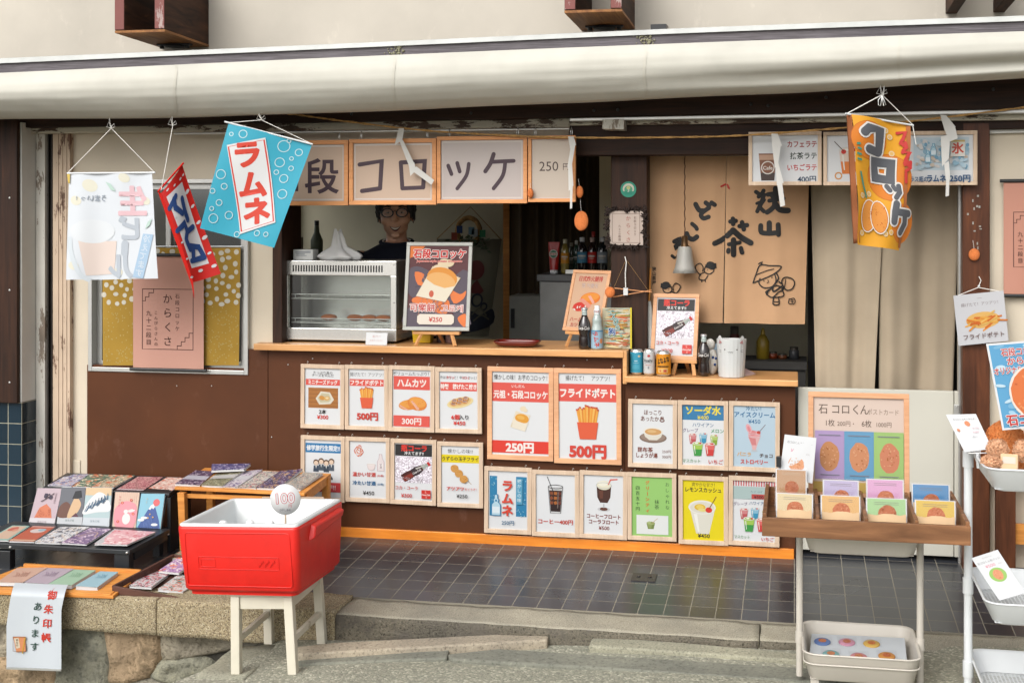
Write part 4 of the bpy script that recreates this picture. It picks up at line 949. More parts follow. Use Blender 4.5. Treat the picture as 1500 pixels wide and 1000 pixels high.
def p_ice(F):
    F.rect(-.5, -.5, 100.5, 151, '#c3d9e8'); F.text('冷たい！', 48, 7, 11, '#2f6f9c', .02, 44); F.text('アイスクリーム', 51, 22, 15, '#2f73a4', .035, 96); F.text('¥450', 50, 38, 14, '#2f73a4', .02); parfait(F, 50, 78, 26); F.text('バニラ', 26, 119, 11.5, '#ecb25c', .03, 34); F.text('チョコ', 78, 121, 11, '#5a4038', .03, 30); F.text('ストロベリー', 50, 137, 13, '#e04a3a', .04, 64)
def p_lemon(F): F.rect(-.5, -.5, 100.5, 151, '#f2de10'); F.text('爽やかな甘さ！', 50, 11, 11, INK, .0, 56); F.text('レモンスカッシュ', 50, 24, 13.5, INK, .035, 86); lemon(F, 47, 88, 34); F.text('¥450', 51, 138, 14, INK, .035)
def p_slush(F):
    for k in range(17): F.rect(6*k, 0, 6*k+3, 14, '#d86a6c')
    F.rect(0, 15, 100, 46, '#b5cac8'); F.text('ﾌﾚｰﾊﾞｰｿｰﾀﾞ', 56, 27, 6, '#556066', 0); F.rect(44, 33, 78, 45, '#c8504c'); F.text('¥500', 61, 39.5, 11, '#3a2426', .03); F.text('グレープ', 18, 58, 10, '#6a4a7c', .0, 32); F.text('ハワイアン', 60, 55, 10, '#3a6f9c', .0, 42); cups(F, 52, 98, 27); F.text('マスカット', 22, 139, 9.5, '#4c9a4c', .0, 36); F.text('いちご', 82, 142, 10, '#e0443c', .02, 30)
POST = [((441, 533.5, 504.8, 627.5), p_dog, 'framed poster of a cheese dog photograph on wood, red title strip, price 300'),
        ((505.5, 534.5, 569, 629.5), p_fries, 'small framed poster of chips in a red carton, price 500, above the white sake poster'),
        ((569.2, 535.5, 637, 632), p_ham, 'framed poster of sliced golden ham cutlet with two red strips, price 300'),
        ((637.8, 538, 706, 634), p_tako, 'framed poster of takoyaki balls on a yellow dish, price 450'),
        ((441, 638, 505.5, 734), p_trip, 'framed poster with blue title and four drawn students, partly behind the pine bench'),
        ((506.4, 640, 571.5, 735), p_amazake, 'framed poster of a pale sake bottle and cup under an orange flower, price 450'),
        ((572.2, 643, 639.4, 738.5), p_cola, 'framed poster of a cola bottle on ice hung on the brown counter front, black title'),
        ((640.8, 647, 708, 742.5), p_quail, 'framed poster of fried quail eggs on a skewer with yellow strip, price 250'),
        ((714.2, 537.5, 811, 673.5), p_orig, 'large framed poster of a croquette in a paper bag, red strips and price 250'),
        ((811.7, 539.5, 910.3, 679), p_fries_big, 'large framed poster of chips in a red carton, big red price 500'),
        ((709.7, 683.5, 779, 781), p_ramune, 'framed poster with red vertical ramune lettering between blue bands'),
        ((779.3, 688.5, 848.5, 785.5), p_coffee, 'framed poster of a glass of iced coffee with stirrer, price 400'),
        ((848.9, 689.5, 919, 788.5), p_float, 'framed poster of a footed float glass topped with cream, price 500'),
        ((919.3, 692, 991, 791), p_matcha, 'green framed poster with vertical writing and a cup of matcha'),
        ((920.3, 585, 992, 684.5), p_soup, 'framed poster of a white cup of hot drink on a brown saucer'),
        ((993, 586.5, 1067, 687.5), p_soda, 'framed poster of five coloured soda cups under a blue title, price 400'),
        ((1067.7, 588, 1142.3, 690), p_ice, 'pale blue framed poster of a pink ice cream parfait, price 450'),
        ((994, 697, 1066.7, 797), p_lemon, 'bright yellow framed poster of a lemon drink with a cherry'),
        ((1067.2, 697.5, 1142, 799), p_slush, 'framed poster with red striped top and coloured cups, behind the tray corner')]
for k, (px, fn, lab) in enumerate(POST):
    big = 'large' in lab
    framed(px, 'framed_poster', lab, fn, fw=.072 if big else .088, mat='frame_orange' if big else 'frame_wood', tilt=(0.3, -.2, .15, -.3, .2, -.15)[k % 6], Hd=150 if big else (159 if k < 8 else 150))

# ------------------------------------------------------------------ sign boards over the hatch
def sign(px, lab, draw, fw=.045, paper='#e6c9b2', tilt=0):
    t, w_, h = framed(px, 'sign_board', lab, draw, Y=-.11, fw=fw, mat='sign_wood', paper=paper, group='wooden sign boards over the hatch', cat='sign', hooks=False, tilt=tilt, fd=.02)
    for k in (-.38, .38):
        MB().tube([(w_*k, 0, h/2-.002), (w_*k, .012, h/2+.022), (w_*k+.006, .004, h/2+.040), (w_*k+.012, -.006, h/2+.022), (w_*k+.01, 0, h/2)], .0022, 6).build('wire_hook', M['wire'], t, world=False)
BR = '#54404a'
def edge(F): F.frame(2.2, 2.2, 97.8, F.H-2.2, 1.6, '#efe6de')
def s_ishi(F): edge(F); F.text('石', 24, 36, 42, BR, .02); F.text('段', 71, 38, 44, BR, .022)
def s_koro(F):
    edge(F); F.stroke([(8, 26), (36, 22), (34, 55)], 5.2, BR); F.stroke([(11, 58), (34, 55)], 5.2, BR)
    F.stroke([(60, 24), (62, 55)], 5.0, BR); F.stroke([(60, 24), (90, 22.5), (88, 54)], 5.2, BR); F.stroke([(62, 55), (88, 54)], 4.8, BR)
def s_kke(F):
    edge(F); F.stroke([(9, 30), (13, 40)], 4.6, BR); F.stroke([(20, 27), (23, 37)], 4.6, BR); F.stroke([(34, 28), (31, 42), (20, 57)], 4.4, BR, 5)
    F.stroke([(64, 17), (60, 28), (54, 37)], 5, BR, 5); F.stroke([(62, 26), (88, 25)], 4.6, BR); F.stroke([(78, 26), (75, 42), (64, 57)], 4.6, BR, 5)
def s_250(F): F.frame(3, 2.5, 97, F.H-2.5, 1.6, '#efe4dc'); F.text('250', 42, 64, 32, '#5a4a48', .0, 56); F.text('円', 84, 66, 18, '#5a4a48', .0)
sign((384, 206, 510.5, 301), 'orange framed sign board reading 石段, leftmost and half behind the blue flag', s_ishi)
sign((512, 203.5, 639.5, 300), 'orange framed sign board with hand painted コロ behind the folded paper strip', s_koro)
sign((640.5, 199.5, 772.5, 298), 'orange framed sign board with hand painted ッケ, above the grey framed croquette poster', s_kke, .042, '#dccfca')
sign((774, 199, 843.5, 296), 'narrow pale sign board reading 250円 at the right end of the sign row', s_250, .07, '#e2d2c2')
t = thing('hanging_rod', 'thin bright rod under the beam from which the sign boards hang', 'rod', P(620, 190, -.10))
MB().tube([P(255, 196, -.098), P(834, 189, -.098)], .006, 8).build('rod', M['alu'], t)
# drink boards at the upper right
def d_latte(F):
    F.poly([(10, 28), (37, 28), (34, 70), (14, 70)], '#8a5a44'); F.poly([(10.3, 30), (36.5, 30), (36, 38), (11, 38)], '#c9a288'); F.poly([(13, 58), (35, 58), (34, 70), (14, 70)], '#4a3a36'); F.ring(24, 50, 9.5, 1.6, '#e9e2da', 22); F.text('Cafe', 24, 50, 8, '#e9e2da', .02)
    F.text('カフェラテ', 98, 14, 11, '#b04038', .03, 44, align='r'); F.text('抹茶ラテ', 98, 32, 11, '#3c4a3c', .02, 40, align='r'); F.text('いちごラテ', 98, 50, 11, '#d8403c', .02, 44, align='r'); F.text('400円', 97, 68, 11.5, '#2f4a66', .025, align='r')
def d_tea(F):
    cup(F, 34, 40, 30, '#efd8c8', '#e8843c'); F.stroke([(46, 42), (62, 6)], 4, '#c8403c'); F.ell(26, 26, 4, 3.6, '#d83a30'); F.stroke([(26, 25), (12, 10)], 1.2, '#5a3a2c'); F.ring(18, 64, 5, 2, '#e0a05c', 14); F.ring(60, 62, 4, 2, '#e0a05c', 14)
    F.text('フルーツ', 82, 16, 10, '#b04038', .03, 32); F.text('ティー', 82, 34, 10, '#3c4a3c', .02, 30); F.text('400円', 84, 68, 11, '#2f4a66', .02)
def d_ice(F):
    F.rect(16, 4, 94, 52, '#cfe0ea'); rnd = random.Random(4)
    for k in range(90): F.ell(rnd.uniform(20, 92), rnd.uniform(10, 50)+rnd.uniform(-4, 0), rnd.uniform(2, 5), rnd.uniform(1.5, 4), ('#9cc3d8', '#c4dbe6', '#e8e4e0', '#7fb0cc', '#d8c8b8', '#b8d4e4')[k % 6], rnd.uniform(0, 90), 7)
    for x, y in ((44, 22), (36, 32), (58, 26)): ramune_bottle(F, x, y, 9, '#bfe0ee', '#6aa8c8')
    F.rect(68, 9, 88, 32, '#f2ede4'); F.rect(68, 8, 88, 11, '#d8c078'); F.text('氷', 78, 20, 17, '#d8503c', .04)
    F.text('ガラス瓶の', 20, 65, 9, '#2f5a86', .02, 32); F.text('ラムネ', 48, 64, 12, '#2f5a86', .04, 26); F.text('250円', 81, 64, 12, '#2f5a86', .035)
for px, fn, lab in (((1096.5, 193, 1203.5, 271.5), d_latte, 'framed drink board with an iced cafe latte and prices in red and green'),
                    ((1206, 193, 1312, 271.5), d_tea, 'framed drink board of fruit tea half hidden by the orange flag'),
                    ((1316, 192, 1431.5, 271.5), d_ice, 'framed drink board of blue ramune bottles in ice below the red 氷 mark')):
    framed(px, 'drink_board', lab, fn, Y=-.075, fw=.052, mat='frame_wood', group='framed drink boards under the beam', cat='sign', hooks=False)
# ------------------------------------------------------------------ hanging cloths
def quadmap(cs, wave=None):
    """four world corners TL TR BR BL -> deform(u, v, layer); layers are lifted towards the viewer"""
    tl, tr, br, bl = [Vector(c) for c in cs]
    nrm = (tr-tl).cross(bl-tl).normalized()
    if nrm.y > 0: nrm = -nrm
    def f(u, v, l):
        p = tl*(1-u)*(1-v)+tr*u*(1-v)+br*u*v+bl*(1-u)*v
        return p + nrm*((wave(u, v) if wave else 0) + l)
    return f
def inv_quad(cs):
    (x0, y0), (x1, y1), (x2, y2), (x3, y3) = cs
    def g(px, py):
        u = v = .5
        for _ in range(12):
            X = x0*(1-u)*(1-v)+x1*u*(1-v)+x2*u*v+x3*(1-u)*v-px; Y = y0*(1-u)*(1-v)+y1*u*(1-v)+y2*u*v+y3*(1-u)*v-py
            a = (x1-x0)*(1-v)+(x2-x3)*v; b = (x3-x0)*(1-u)+(x2-x1)*u; c = (y1-y0)*(1-v)+(y2-y3)*v; d = (y3-y0)*(1-u)+(y2-y1)*u
            D = a*d-b*c; u -= (X*d-b*Y)/D; v -= (a*Y-c*X)/D
        return u, v
    return g
class Cloth:
    """a cloth seen at four picture corners, each with its own depth"""
    def __init__(s, name, lab, cat, group, cs, Ys, wave=None, step=.00016, loc=None):
        s.pts = [P(x, y, Y) for (x, y), Y in zip(cs, Ys)]
        w_ = ((s.pts[1]-s.pts[0]).length+(s.pts[2]-s.pts[3]).length)/2; h = ((s.pts[3]-s.pts[0]).length+(s.pts[2]-s.pts[1]).length)/2
        s.F = Flat(w_, h, step); g = inv_quad(cs); s.at = lambda px, py: (lambda u, v: (u*100, v*s.F.H))(*g(px, py))
        s.t = thing(name, lab, cat, loc or (s.pts[0]+s.pts[1])/2, group); s.dm = quadmap(s.pts, wave)
    def finish(s, part='cloth', sm=True):
        o = wloc(s.t); return s.F.build(part, s.t, deform=lambda u, v, l: s.dm(u, v, l)-o, smooth=sm)
    def pp(s, l): return [s.at(*p) for p in l]
FG = 'small advertising flags hanging from the awning'
def strings(t, pts, r=.0018): return MB().tube(pts, r, 6).build('string', M['string'], t)
def knot(t, p):
    m = MB()
    for k in range(3): m.tube([p+Vector((.004*k-.004, -.003, .0)), p+Vector((.018*math.cos(k*2.1), -.006, .022+.01*k)), p+Vector((.026*math.cos(k*2.1+.6), -.002, .006)), p], .0013, 5)
    m.build('knot', M['string'], t)
# white beer flag, seen from its back
cs = [(101, 254.5), (223, 254), (232.5, 408), (98.5, 410)]
c = Cloth('hanging_flag', 'pale white flag with mirrored washed-out beer lettering, leftmost under the awning', 'flag', FG, cs, (-.44, -.42, -.46, -.5), lambda u, v: .012*math.sin(u*7+v*2)*v+.006*math.sin(u*13), loc=P(163, 188, -.43))
F = c.F; F.base('#e9eef4', 16); A = c.at; z = lambda x, y: A(90+x/3.571, 160+y/3.571)
for x, y, q in ((150, 400, 40), (80, 480, 30), (330, 360, 30), (180, 720, 55), (440, 480, 26), (70, 820, 26), (300, 900-50, 24)): F.ell(*z(x, y), q/4.5, q/6, '#f0ecd8', 20)
F.poly([z(x, y) for x, y in ((95, 690), (290, 690), (275, 860), (130, 870))], '#f0ded4'); F.ell(*z(165, 640), 25, 13, '#eef2f6'); F.stroke([z(x, y) for x, y in ((50, 680), (60, 760), (100, 860), (140, 890))], 5, '#e0e8ee', 4)
F.text('生', *z(372, 482), 34, '#f2c9d0', .05, mirror=True); F.text('ビ', *z(355, 625), 28, '#c3cbd5', .055, mirror=True); F.stroke([z(335, 705), z(333, 752)], 8, '#c3cbd5'); F.text('ル', *z(310, 820), 30, '#c3cbd5', .055, mirror=True)
F.poly([z(x, y) for x, y in ((428, 652), (486, 658), (432, 886), (378, 878))], '#b4d0ea')
for k, ch in enumerate('冷えてます'): F.text(ch, *z(448-9*k, 680+44*k), 9, '#dfeaf4', .01, mirror=True, rot=8)
for k, ch in enumerate('うまいっ!'): F.text(ch, *z(222-34*k, 466), 8 if k < 3 else 6, '#aab4c0', .03, mirror=True)
F.poly([z(x, y) for x, y in ((232, 380), (262, 392), (290, 432), (262, 424))], '#c9e4d8'); F.poly([z(x, y) for x, y in ((440, 628), (455, 590), (478, 575), (466, 610))], '#c9e4d8')
c.finish(); t = c.t; k0 = P(163, 188, -.43)
MB().tube([P(98.5, 254, -.445), P(227.5, 253, -.42)], .005, 8).build('rod', M['white_metal'], t)
strings(t, [P(99.5, 253, -.445), k0]); strings(t, [P(226, 252.5, -.42), k0]); knot(t, k0); strings(t, [k0, P(160, 172, -.43)])
MB().add([P(98, 255, -.448), P(102.5, 255, -.449), P(102, 269, -.455), P(100, 268, -.452)], [(0, 1, 2, 3)]).build('corner_tab', '#e8c860', t)
# red flag, twisted
cs = [(236, 283), (268.4, 240.6), (322.4, 401.4), (283, 413.5)]
c = Cloth('hanging_flag', 'red flag with white spots, twisted edge-on, hanging between the white and the blue flags', 'flag', FG, cs, (-.50, -.36, -.36, -.48), lambda u, v: .012*math.sin(u*4+v*3), loc=P(254, 183, -.43))
F = c.F; A = c.at; z = lambda x, y: A(90+x/3.571, 160+y/3.571); F.base('#e0271f', 14)
F.poly([z(545, 462), z(632, 380), z(775, 805), z(680, 832)], '#eae8ea')
for x, y, q in ((550, 425, 9), (585, 402, 9), (622, 365, 10), (640, 342, 9), (662, 430, 17), (692, 505, 13), (722, 590, 14), (752, 670, 17), (775, 752, 12), (797, 820, 15), (732, 842, 16), (678, 880, 12), (625, 700, 10), (652, 785, 10), (590, 570, 8)): F.ell(*z(x, y), q/1.75, q/3.6, '#eceaec', 0, 12)
BL = '#2a4c8a'
for pts in (((560, 520), (590, 460)), ((580, 475), (588, 520), (628, 548)), ((628, 470), (640, 520), (660, 580)), ((598, 640), (640, 600), (655, 640), (648, 680)), ((660, 640), (690, 615)), ((650, 690), (672, 735)),
            ((680, 795), (750, 772)), ((750, 772), (722, 720), (672, 716)), ((690, 740), (690, 790))): F.stroke([z(*p) for p in pts], 15, BL)
c.finish(); t = c.t
MB().add([P(231, 280, -.485), P(236, 283, -.495), P(262, 345, -.49), P(283, 413, -.475), P(284.5, 437, -.47), P(281, 418, -.46), P(255, 347, -.475)], [(0, 1, 2, 6), (2, 3, 5, 6), (3, 4, 5)]).build('fold', fabric('red cloth', S('#c8241c', .8), 600), t, solid=.001)
MB().tube([P(231.5, 281, -.50), P(268.6, 239, -.36)], .0045, 8).build('rod', fabric('red hem', S('#d8271f', .84), 600), t)
k0 = P(253, 184, -.43); strings(t, [P(236, 279, -.49), k0]); strings(t, [P(268, 240, -.365), k0]) if False else None; knot(t, k0); strings(t, [k0, P(252, 170, -.43)])
# blue ramune flag
cs = [(335, 180), (457, 211), (402, 363), (293, 334.5)]
c = Cloth('hanging_flag', 'turquoise flag with white bubbles and red ラムネ lettering on a white panel', 'flag', FG, cs, (-.46, -.40, -.44, -.5), lambda u, v: .008*math.sin(u*5+v*3), loc=P(380, 176, -.43))
F = c.F; A = c.at; F.base('#38b4d0', 16)
for x, y, q in ((1070, 590, 17), (1018, 590, 8), (1247, 643, 25), (1312, 670, 15), (1228, 714, 20), (1280, 697, 8), (1213, 757, 10), (1278, 740, 10), (1246, 785, 18), (1240, 853, 20), (973, 767, 20), (987, 820, 13), (936, 840, 11), (964, 891, 13), (932, 917, 9), (938, 960, 20), (1005, 946, 17), (1130, 1025, 12), (1170, 1030, 10), (1040, 1030, 12), (1270, 600+20, 8)):
    F.ring(*A(x/3, y/3), q/3.6, 1.0, '#cfeef4', 18)
pc = [(333, 213), (389.5, 202), (404, 326), (351.5, 343)]
F.poly(c.pp(pc), '#f0f0f0'); inn = [(335.5, 215.5), (387.5, 205.5), (401, 324), (353.5, 339)]; F.stroke(c.pp(inn), 1.3, '#e04434', close=True)
for ch, (x, y) in (('ラ', (363, 226)), ('ム', (370, 270)), ('ネ', (376, 309))): F.text(ch, *A(x, y), 35, '#e6452f', .06, rot=-20)
c.finish(); t = c.t
MB().tube([P(329, 178.5, -.465), P(458, 211.5, -.40)], .0045, 8).build('rod', M['white_metal'], t)
k0 = P(383, 176, -.43); strings(t, [P(333, 180, -.463), k0]); strings(t, [P(455, 210, -.402), k0]); knot(t, k0); strings(t, [k0, P(376, 163, -.43)])
# orange croquette flag
cs = [(1247.5, 167.5), (1331.5, 182.5), (1319, 367), (1259, 358)]
c = Cloth('hanging_flag', 'orange flag reading コロッケ with drawn croquettes, hanging alone at the right', 'flag', FG, cs, (-.5, -.38, -.42, -.52), lambda u, v: .014*math.sin(u*6+v*4)+.006*math.sin(v*11), loc=P(1293, 140, -.43))
F = c.F; A = c.at; z = lambda x, y: A(1220+x/3.848, 120+y/3.848); F.base('#f8b02c', 18)
F.ell(*z(200, 330), 34, 34, '#ec8a2c'); F.ell(*z(320, 540), 42, 42, '#ec8a2c'); F.ell(*z(385, 800), 26, 36, '#ea862c'); F.ring(*z(200, 330), 34, .8, '#d87424'); F.ring(*z(320, 540), 42, .8, '#d87424')
for x, y in ((300, 275), (335, 405), (208, 632), (165, 640), (290, 858), (172, 850), (318, 850), (322, 312)): F.ell(*z(x, y), 5, 5, '#f6dcb4'); F.ell(*z(x, y), 3.2, 3.2, '#f4c478')
DG = '#66686e'
def big(pts, wd, cl=False): 
    q = [z(*p) for p in pts]; return q, wd, cl
L = [big(((165, 285), (190, 262), (258, 275), (258, 395)), 15), big(((195, 380), (255, 400)), 15), big(((235, 450), (330, 462), (325, 555), (245, 540)), 15, True), big(((305, 590), (318, 612)), 9), big(((335, 590), (345, 610)), 8), big(((362, 590), (365, 625), (345, 655)), 9), big(((345, 690), (335, 735), (330, 790)), 13), big(((340, 735), (415, 745)), 13), big(((392, 745), (395, 800), (372, 850)), 12)]
for q, wd, cl in L: F.stroke(q, wd*1.0+6, '#f4f0ea', close=cl)
for q, wd, cl in L: F.stroke(q, wd*1.0, DG, close=cl)
for pts in (((362, 290), (405, 285), (388, 330)), ((385, 330), (376, 350)), ((385, 350), (390, 362)), ((400, 345), (405, 372), (388, 390)), ((385, 400), (420, 402), (398, 445)), ((395, 460), (398, 470)), ((408, 452), (415, 475)), ((425, 455), (425, 490), (402, 505)), ((402, 520), (402, 568))):
    F.stroke([z(*p) for p in pts], 5.5, '#d8403c'); 
for pts in (((125, 350), (135, 350)), ((130, 375), (142, 380)), ((128, 405), (145, 410)), ((132, 435), (148, 440)), ((150, 510), (165, 580)), ((168, 590), (185, 650))): F.stroke([z(*p) for p in pts], 4, '#4a9a84')
for x, y, a in ((200, 755, 8), (255, 765, -6)): F.ell(*z(x, y), 18, 30, '#fdf3e4', a); F.ell(*z(x, y), 16, 28, '#cf6a24', a); F.ell(*z(x, y), 15, 27, '#f4a048', a)
dots(F, *z(190, 690), *z(285, 830), 30, .8, '#c8641c', 4)
c.finish(); t = c.t
MB().grid(lambda u, v: P(1240+8*u+(10*v if u < .5 else 11.5*v), 165+(4+188*v if u < .5 else 3+188*v), -.47-.03*u)+Vector((0, .008*math.sin(v*19), 0)), 4, 24).build('hem', fabric('brown hem', S('#9a5f3e', .84), 600), t, solid=.001)
m = MB().grid(lambda u, v: c.dm(.95+.07*u, .01+.97*v, .004), 1, 20).build('hem', fabric('brown hem', S('#a8683f', .84), 600), t)
MB().tube([P(1238, 166.5, -.5), P(1338, 184, -.375)], .0045, 8).build('rod', M['white_metal'], t)
k0 = P(1292, 139, -.43); strings(t, [P(1240, 167, -.495), k0], .0025); strings(t, [P(1337, 183, -.378), k0]); strings(t, [P(1337, 184, -.378), P(1342, 212, -.378)]); knot(t, k0)
m = MB(); a = P(1289, 117, -.445); b = P(1296, 117, -.445); cc = P(1292, 140, -.44); m.tube([a, b, cc+Vector((.006, 0, 0)), cc-Vector((.004, 0, -.01)), a], .0022, 6, close=True)
for q in (-1, 1): m.tube([cc+Vector((0, -.002, 0)), cc+Vector((.012*q-.004, -.004, -.02)), cc+Vector((.016*q, -.006, -.042)), cc+Vector((.006*q, -.006, -.046)), cc+Vector((.002*q, -.004, -.018)), cc], .002, 6)
m.build('clip', M['wire'], t)

# ------------------------------------------------------------------ rope and paper streamers
t = thing('straw_rope', 'thin straw rope strung along the front under the beam', 'rope', P(800, 200, -.14))
rp = smooth_pts([(385, 164), (433, 168), (500, 177), (610, 190), (713, 197), (843, 201.7), (1000, 201), (1095, 198), (1240, 187), (1350, 176), (1520, 155)], 6)
m = MB()
for ph in (0, math.pi): m.tube([P(x, y, -.14)+Vector((0, .0028*math.cos(i*2.1+ph), .0028*math.sin(i*2.1+ph))) for i, (x, y) in enumerate(rp)], .0034, 6)
m.build('strand', M['rope'], t)
def streamer(lab, segs, Y=-.15):
    m = MB()
    for i, (a, b, c_, d) in enumerate(segs): m.add([P(x, y, Y-.004*i-(.003 if k in (2, 3) else 0)) for k, (x, y) in enumerate((a, b, c_, d))], [(0, 1, 2, 3)])
    o = m.build('paper_streamer', M['streamer'], None, solid=.0004); 
    c0 = sum((v.co for v in o.data.vertices), Vector())/len(o.data.vertices); o.location = c0
    for v in o.data.vertices: v.co -= c0
    props(o, lab, 'paper streamer', 'white paper streamers on the straw rope')
M['streamer'] = fabric('thin white paper', (.70, .69, .66, 1), 300, .8, .1, .04, .3)
streamer('folded white paper strip crossing the ロ of the second sign board', [((584, 188), (592, 188), (589, 206), (578, 213)), ((584, 204), (590, 205), (607, 240), (599, 243)), ((599, 243), (607, 238), (609, 250), (601, 258)), ((602, 249), (610, 244), (636, 264), (632, 271))])
streamer('twisted white paper strip at the edge of the 250円 board', [((832, 200), (840, 200), (844, 212), (836, 222)), ((836, 215), (843, 210), (838, 240), (831, 246)), ((832, 240), (838, 240), (840, 272), (833, 280)), ((835, 276), (839, 272), (838, 305), (835, 306))])
streamer('crumpled white paper strip over the cafe latte board', [((1130, 196), (1139, 196), (1146, 214), (1131, 214)), ((1131, 214), (1144, 212), (1139, 244), (1135, 246)), ((1136, 240), (1140, 238), (1148, 268), (1138, 272)), ((1138, 266), (1145, 262), (1150, 301), (1143, 303))])
streamer('broad white paper strip beside the red 氷 mark', [((1377, 168), (1386, 169), (1400, 186), (1384, 192)), ((1384, 190), (1399, 185), (1403, 203), (1390, 208)), ((1378, 200), (1392, 198), (1390, 232), (1380, 244)), ((1383, 240), (1390, 236), (1392, 262), (1386, 266)), ((1386, 260), (1391, 258), (1390, 287), (1385, 288))])

# ------------------------------------------------------------------ hanging scrolls
def scroll(lab, px, Y, col, ink_):
    x0, y0, x1, y1 = px; a = P(x0, y0, Y); b = P(x1, y1, Y); w_ = b.x-a.x; h = a.z-b.z
    t = thing('hanging_scroll', lab, 'scroll', (a.x+w_/2, Y, a.z), 'pink hanging scrolls of the shop')
    F = Flat(w_, h); F.base(col, 8); k = 100/307.; X = lambda x, y: ((x-585)*k, (y-120)*k)
    L = lambda *p: F.stroke([X(*q) for q in p], .9, ink_)
    L((700, 255), (847, 255), (847, 430)); L((675, 255), (700, 255)); L((627, 303), (627, 497), (700, 497)); L((700, 497), (777, 497)); L((847, 430), (847, 497), (777, 497))
    L((675, 255), (675, 270), (655, 270), (655, 287), (640, 287), (640, 303), (627, 303)); L((627, 303), (627, 255), (675, 255)); L((847, 430), (830, 430), (830, 448), (812, 448), (812, 465), (795, 465), (795, 482), (777, 482), (777, 497))
    for s_, x, y, p, sz, bo in (('石段コロッケ', 778, 283, 26, 21, 0), ('からくさ', 736, 293, 57, 42, 0), ('こんぴらさんの', 686, 350, 21, 16, -.0), ('九十二段目', 655, 352, 29, 24, 0)):
        for i, ch in enumerate(s_): F.text(ch, *X(x, y+p*i), sz*k*1.0, ink_, bo)
    F.build('cloth', t, deform=lambda u, v, l: ((u-.5)*w_, -l-.004*math.sin(u*9)*v, -v*h), smooth=True)
    for z_ in (.003, -h-.006): MB().tube([(-w_/2-.016, -.002, z_), (w_/2+.016, -.002, z_)], .0085, 10).build('rod', M['black'], t, world=False)
scroll('pink cloth scroll with brown vertical writing in a stepped border, hanging before the window', (195, 374, 298.5, 541), -.03, '#e2ab98', '#5e3a34')
scroll('pink cloth scroll on the cream wall, cut by the right edge of the picture', (1470, 266, 1578, 432), .0, '#d89a84', '#5e3a34')
# polka dot curtain in the window
cs = [(150, 363), (352, 363), (350, 535), (151, 535)]
c = Cloth('dotted_curtain', 'mustard curtain with white polka dots hanging inside the window', 'curtain', None, cs, (-.006,)*4, lambda u, v: .003*math.sin(u*31+v)+.002*math.sin(u*12), .0006)
F = c.F; M['mustard'] = fabric('mustard cloth', S('#a5843a', .85), 600, .9, .2); F.base(M['mustard'], 40)
rnd = random.Random(11); pl = []
while len(pl) < 125:
    p = (rnd.uniform(1, 99), rnd.uniform(2, F.H*.48))
    if all((p[0]-q[0])**2+(p[1]-q[1])**2 > 19 for q in pl): pl.append(p); F.lay = .0008; F.ell(p[0], p[1], rnd.uniform(1.5, 2.1), rnd.uniform(1.4, 2.0), '#e8e2d0', 0, 9)
for k in range(420): F.lay = .0008; F.ell(rnd.uniform(1, 99), rnd.uniform(F.H*.5, F.H*.985), .5, .5, '#c4ac68', 0, 5)
c.finish()
MB().tube([P(148, 361, -.004), P(356, 361, -.004)], .004, 8).build('rod', M['white_metal'], c.t)

# ------------------------------------------------------------------ noren
t0 = thing('noren_curtain', 'split tan shop curtain with black brush lettering and line drawn tea pickers', 'curtain', P(1066, 228, .20))
NS = lambda x, y: (940+x/3.846, 220+y/3.846)
def noren(cs, draw, ph):
    pts = [P(x, y, .205) for x, y in cs]; w_ = (pts[1]-pts[0]).length; h = (pts[3]-pts[0]).length
    F = Flat(w_, h, .00016); g = inv_quad(cs); A = lambda x, y: (lambda u, v: (u*100, v*F.H))(*g(*NS(x, y)))
    F.base(M['noren'], 30); draw(F, A, 100/((cs[1][0]-cs[0][0])*3.846)); o = wloc(t0); dm = quadmap(pts, lambda u, v: .012*math.sin(u*9+ph)*(.2+.8*v)+.002*math.sin(u*23+ph*3))
    F.build('panel', t0, deform=lambda u, v, l: dm(u, v, l)-o, smooth=True)
M['noren'] = fabric('tan linen', S('#d6ab84', .66), 500, .9, .25, .05)
BK = '#1d1a19'
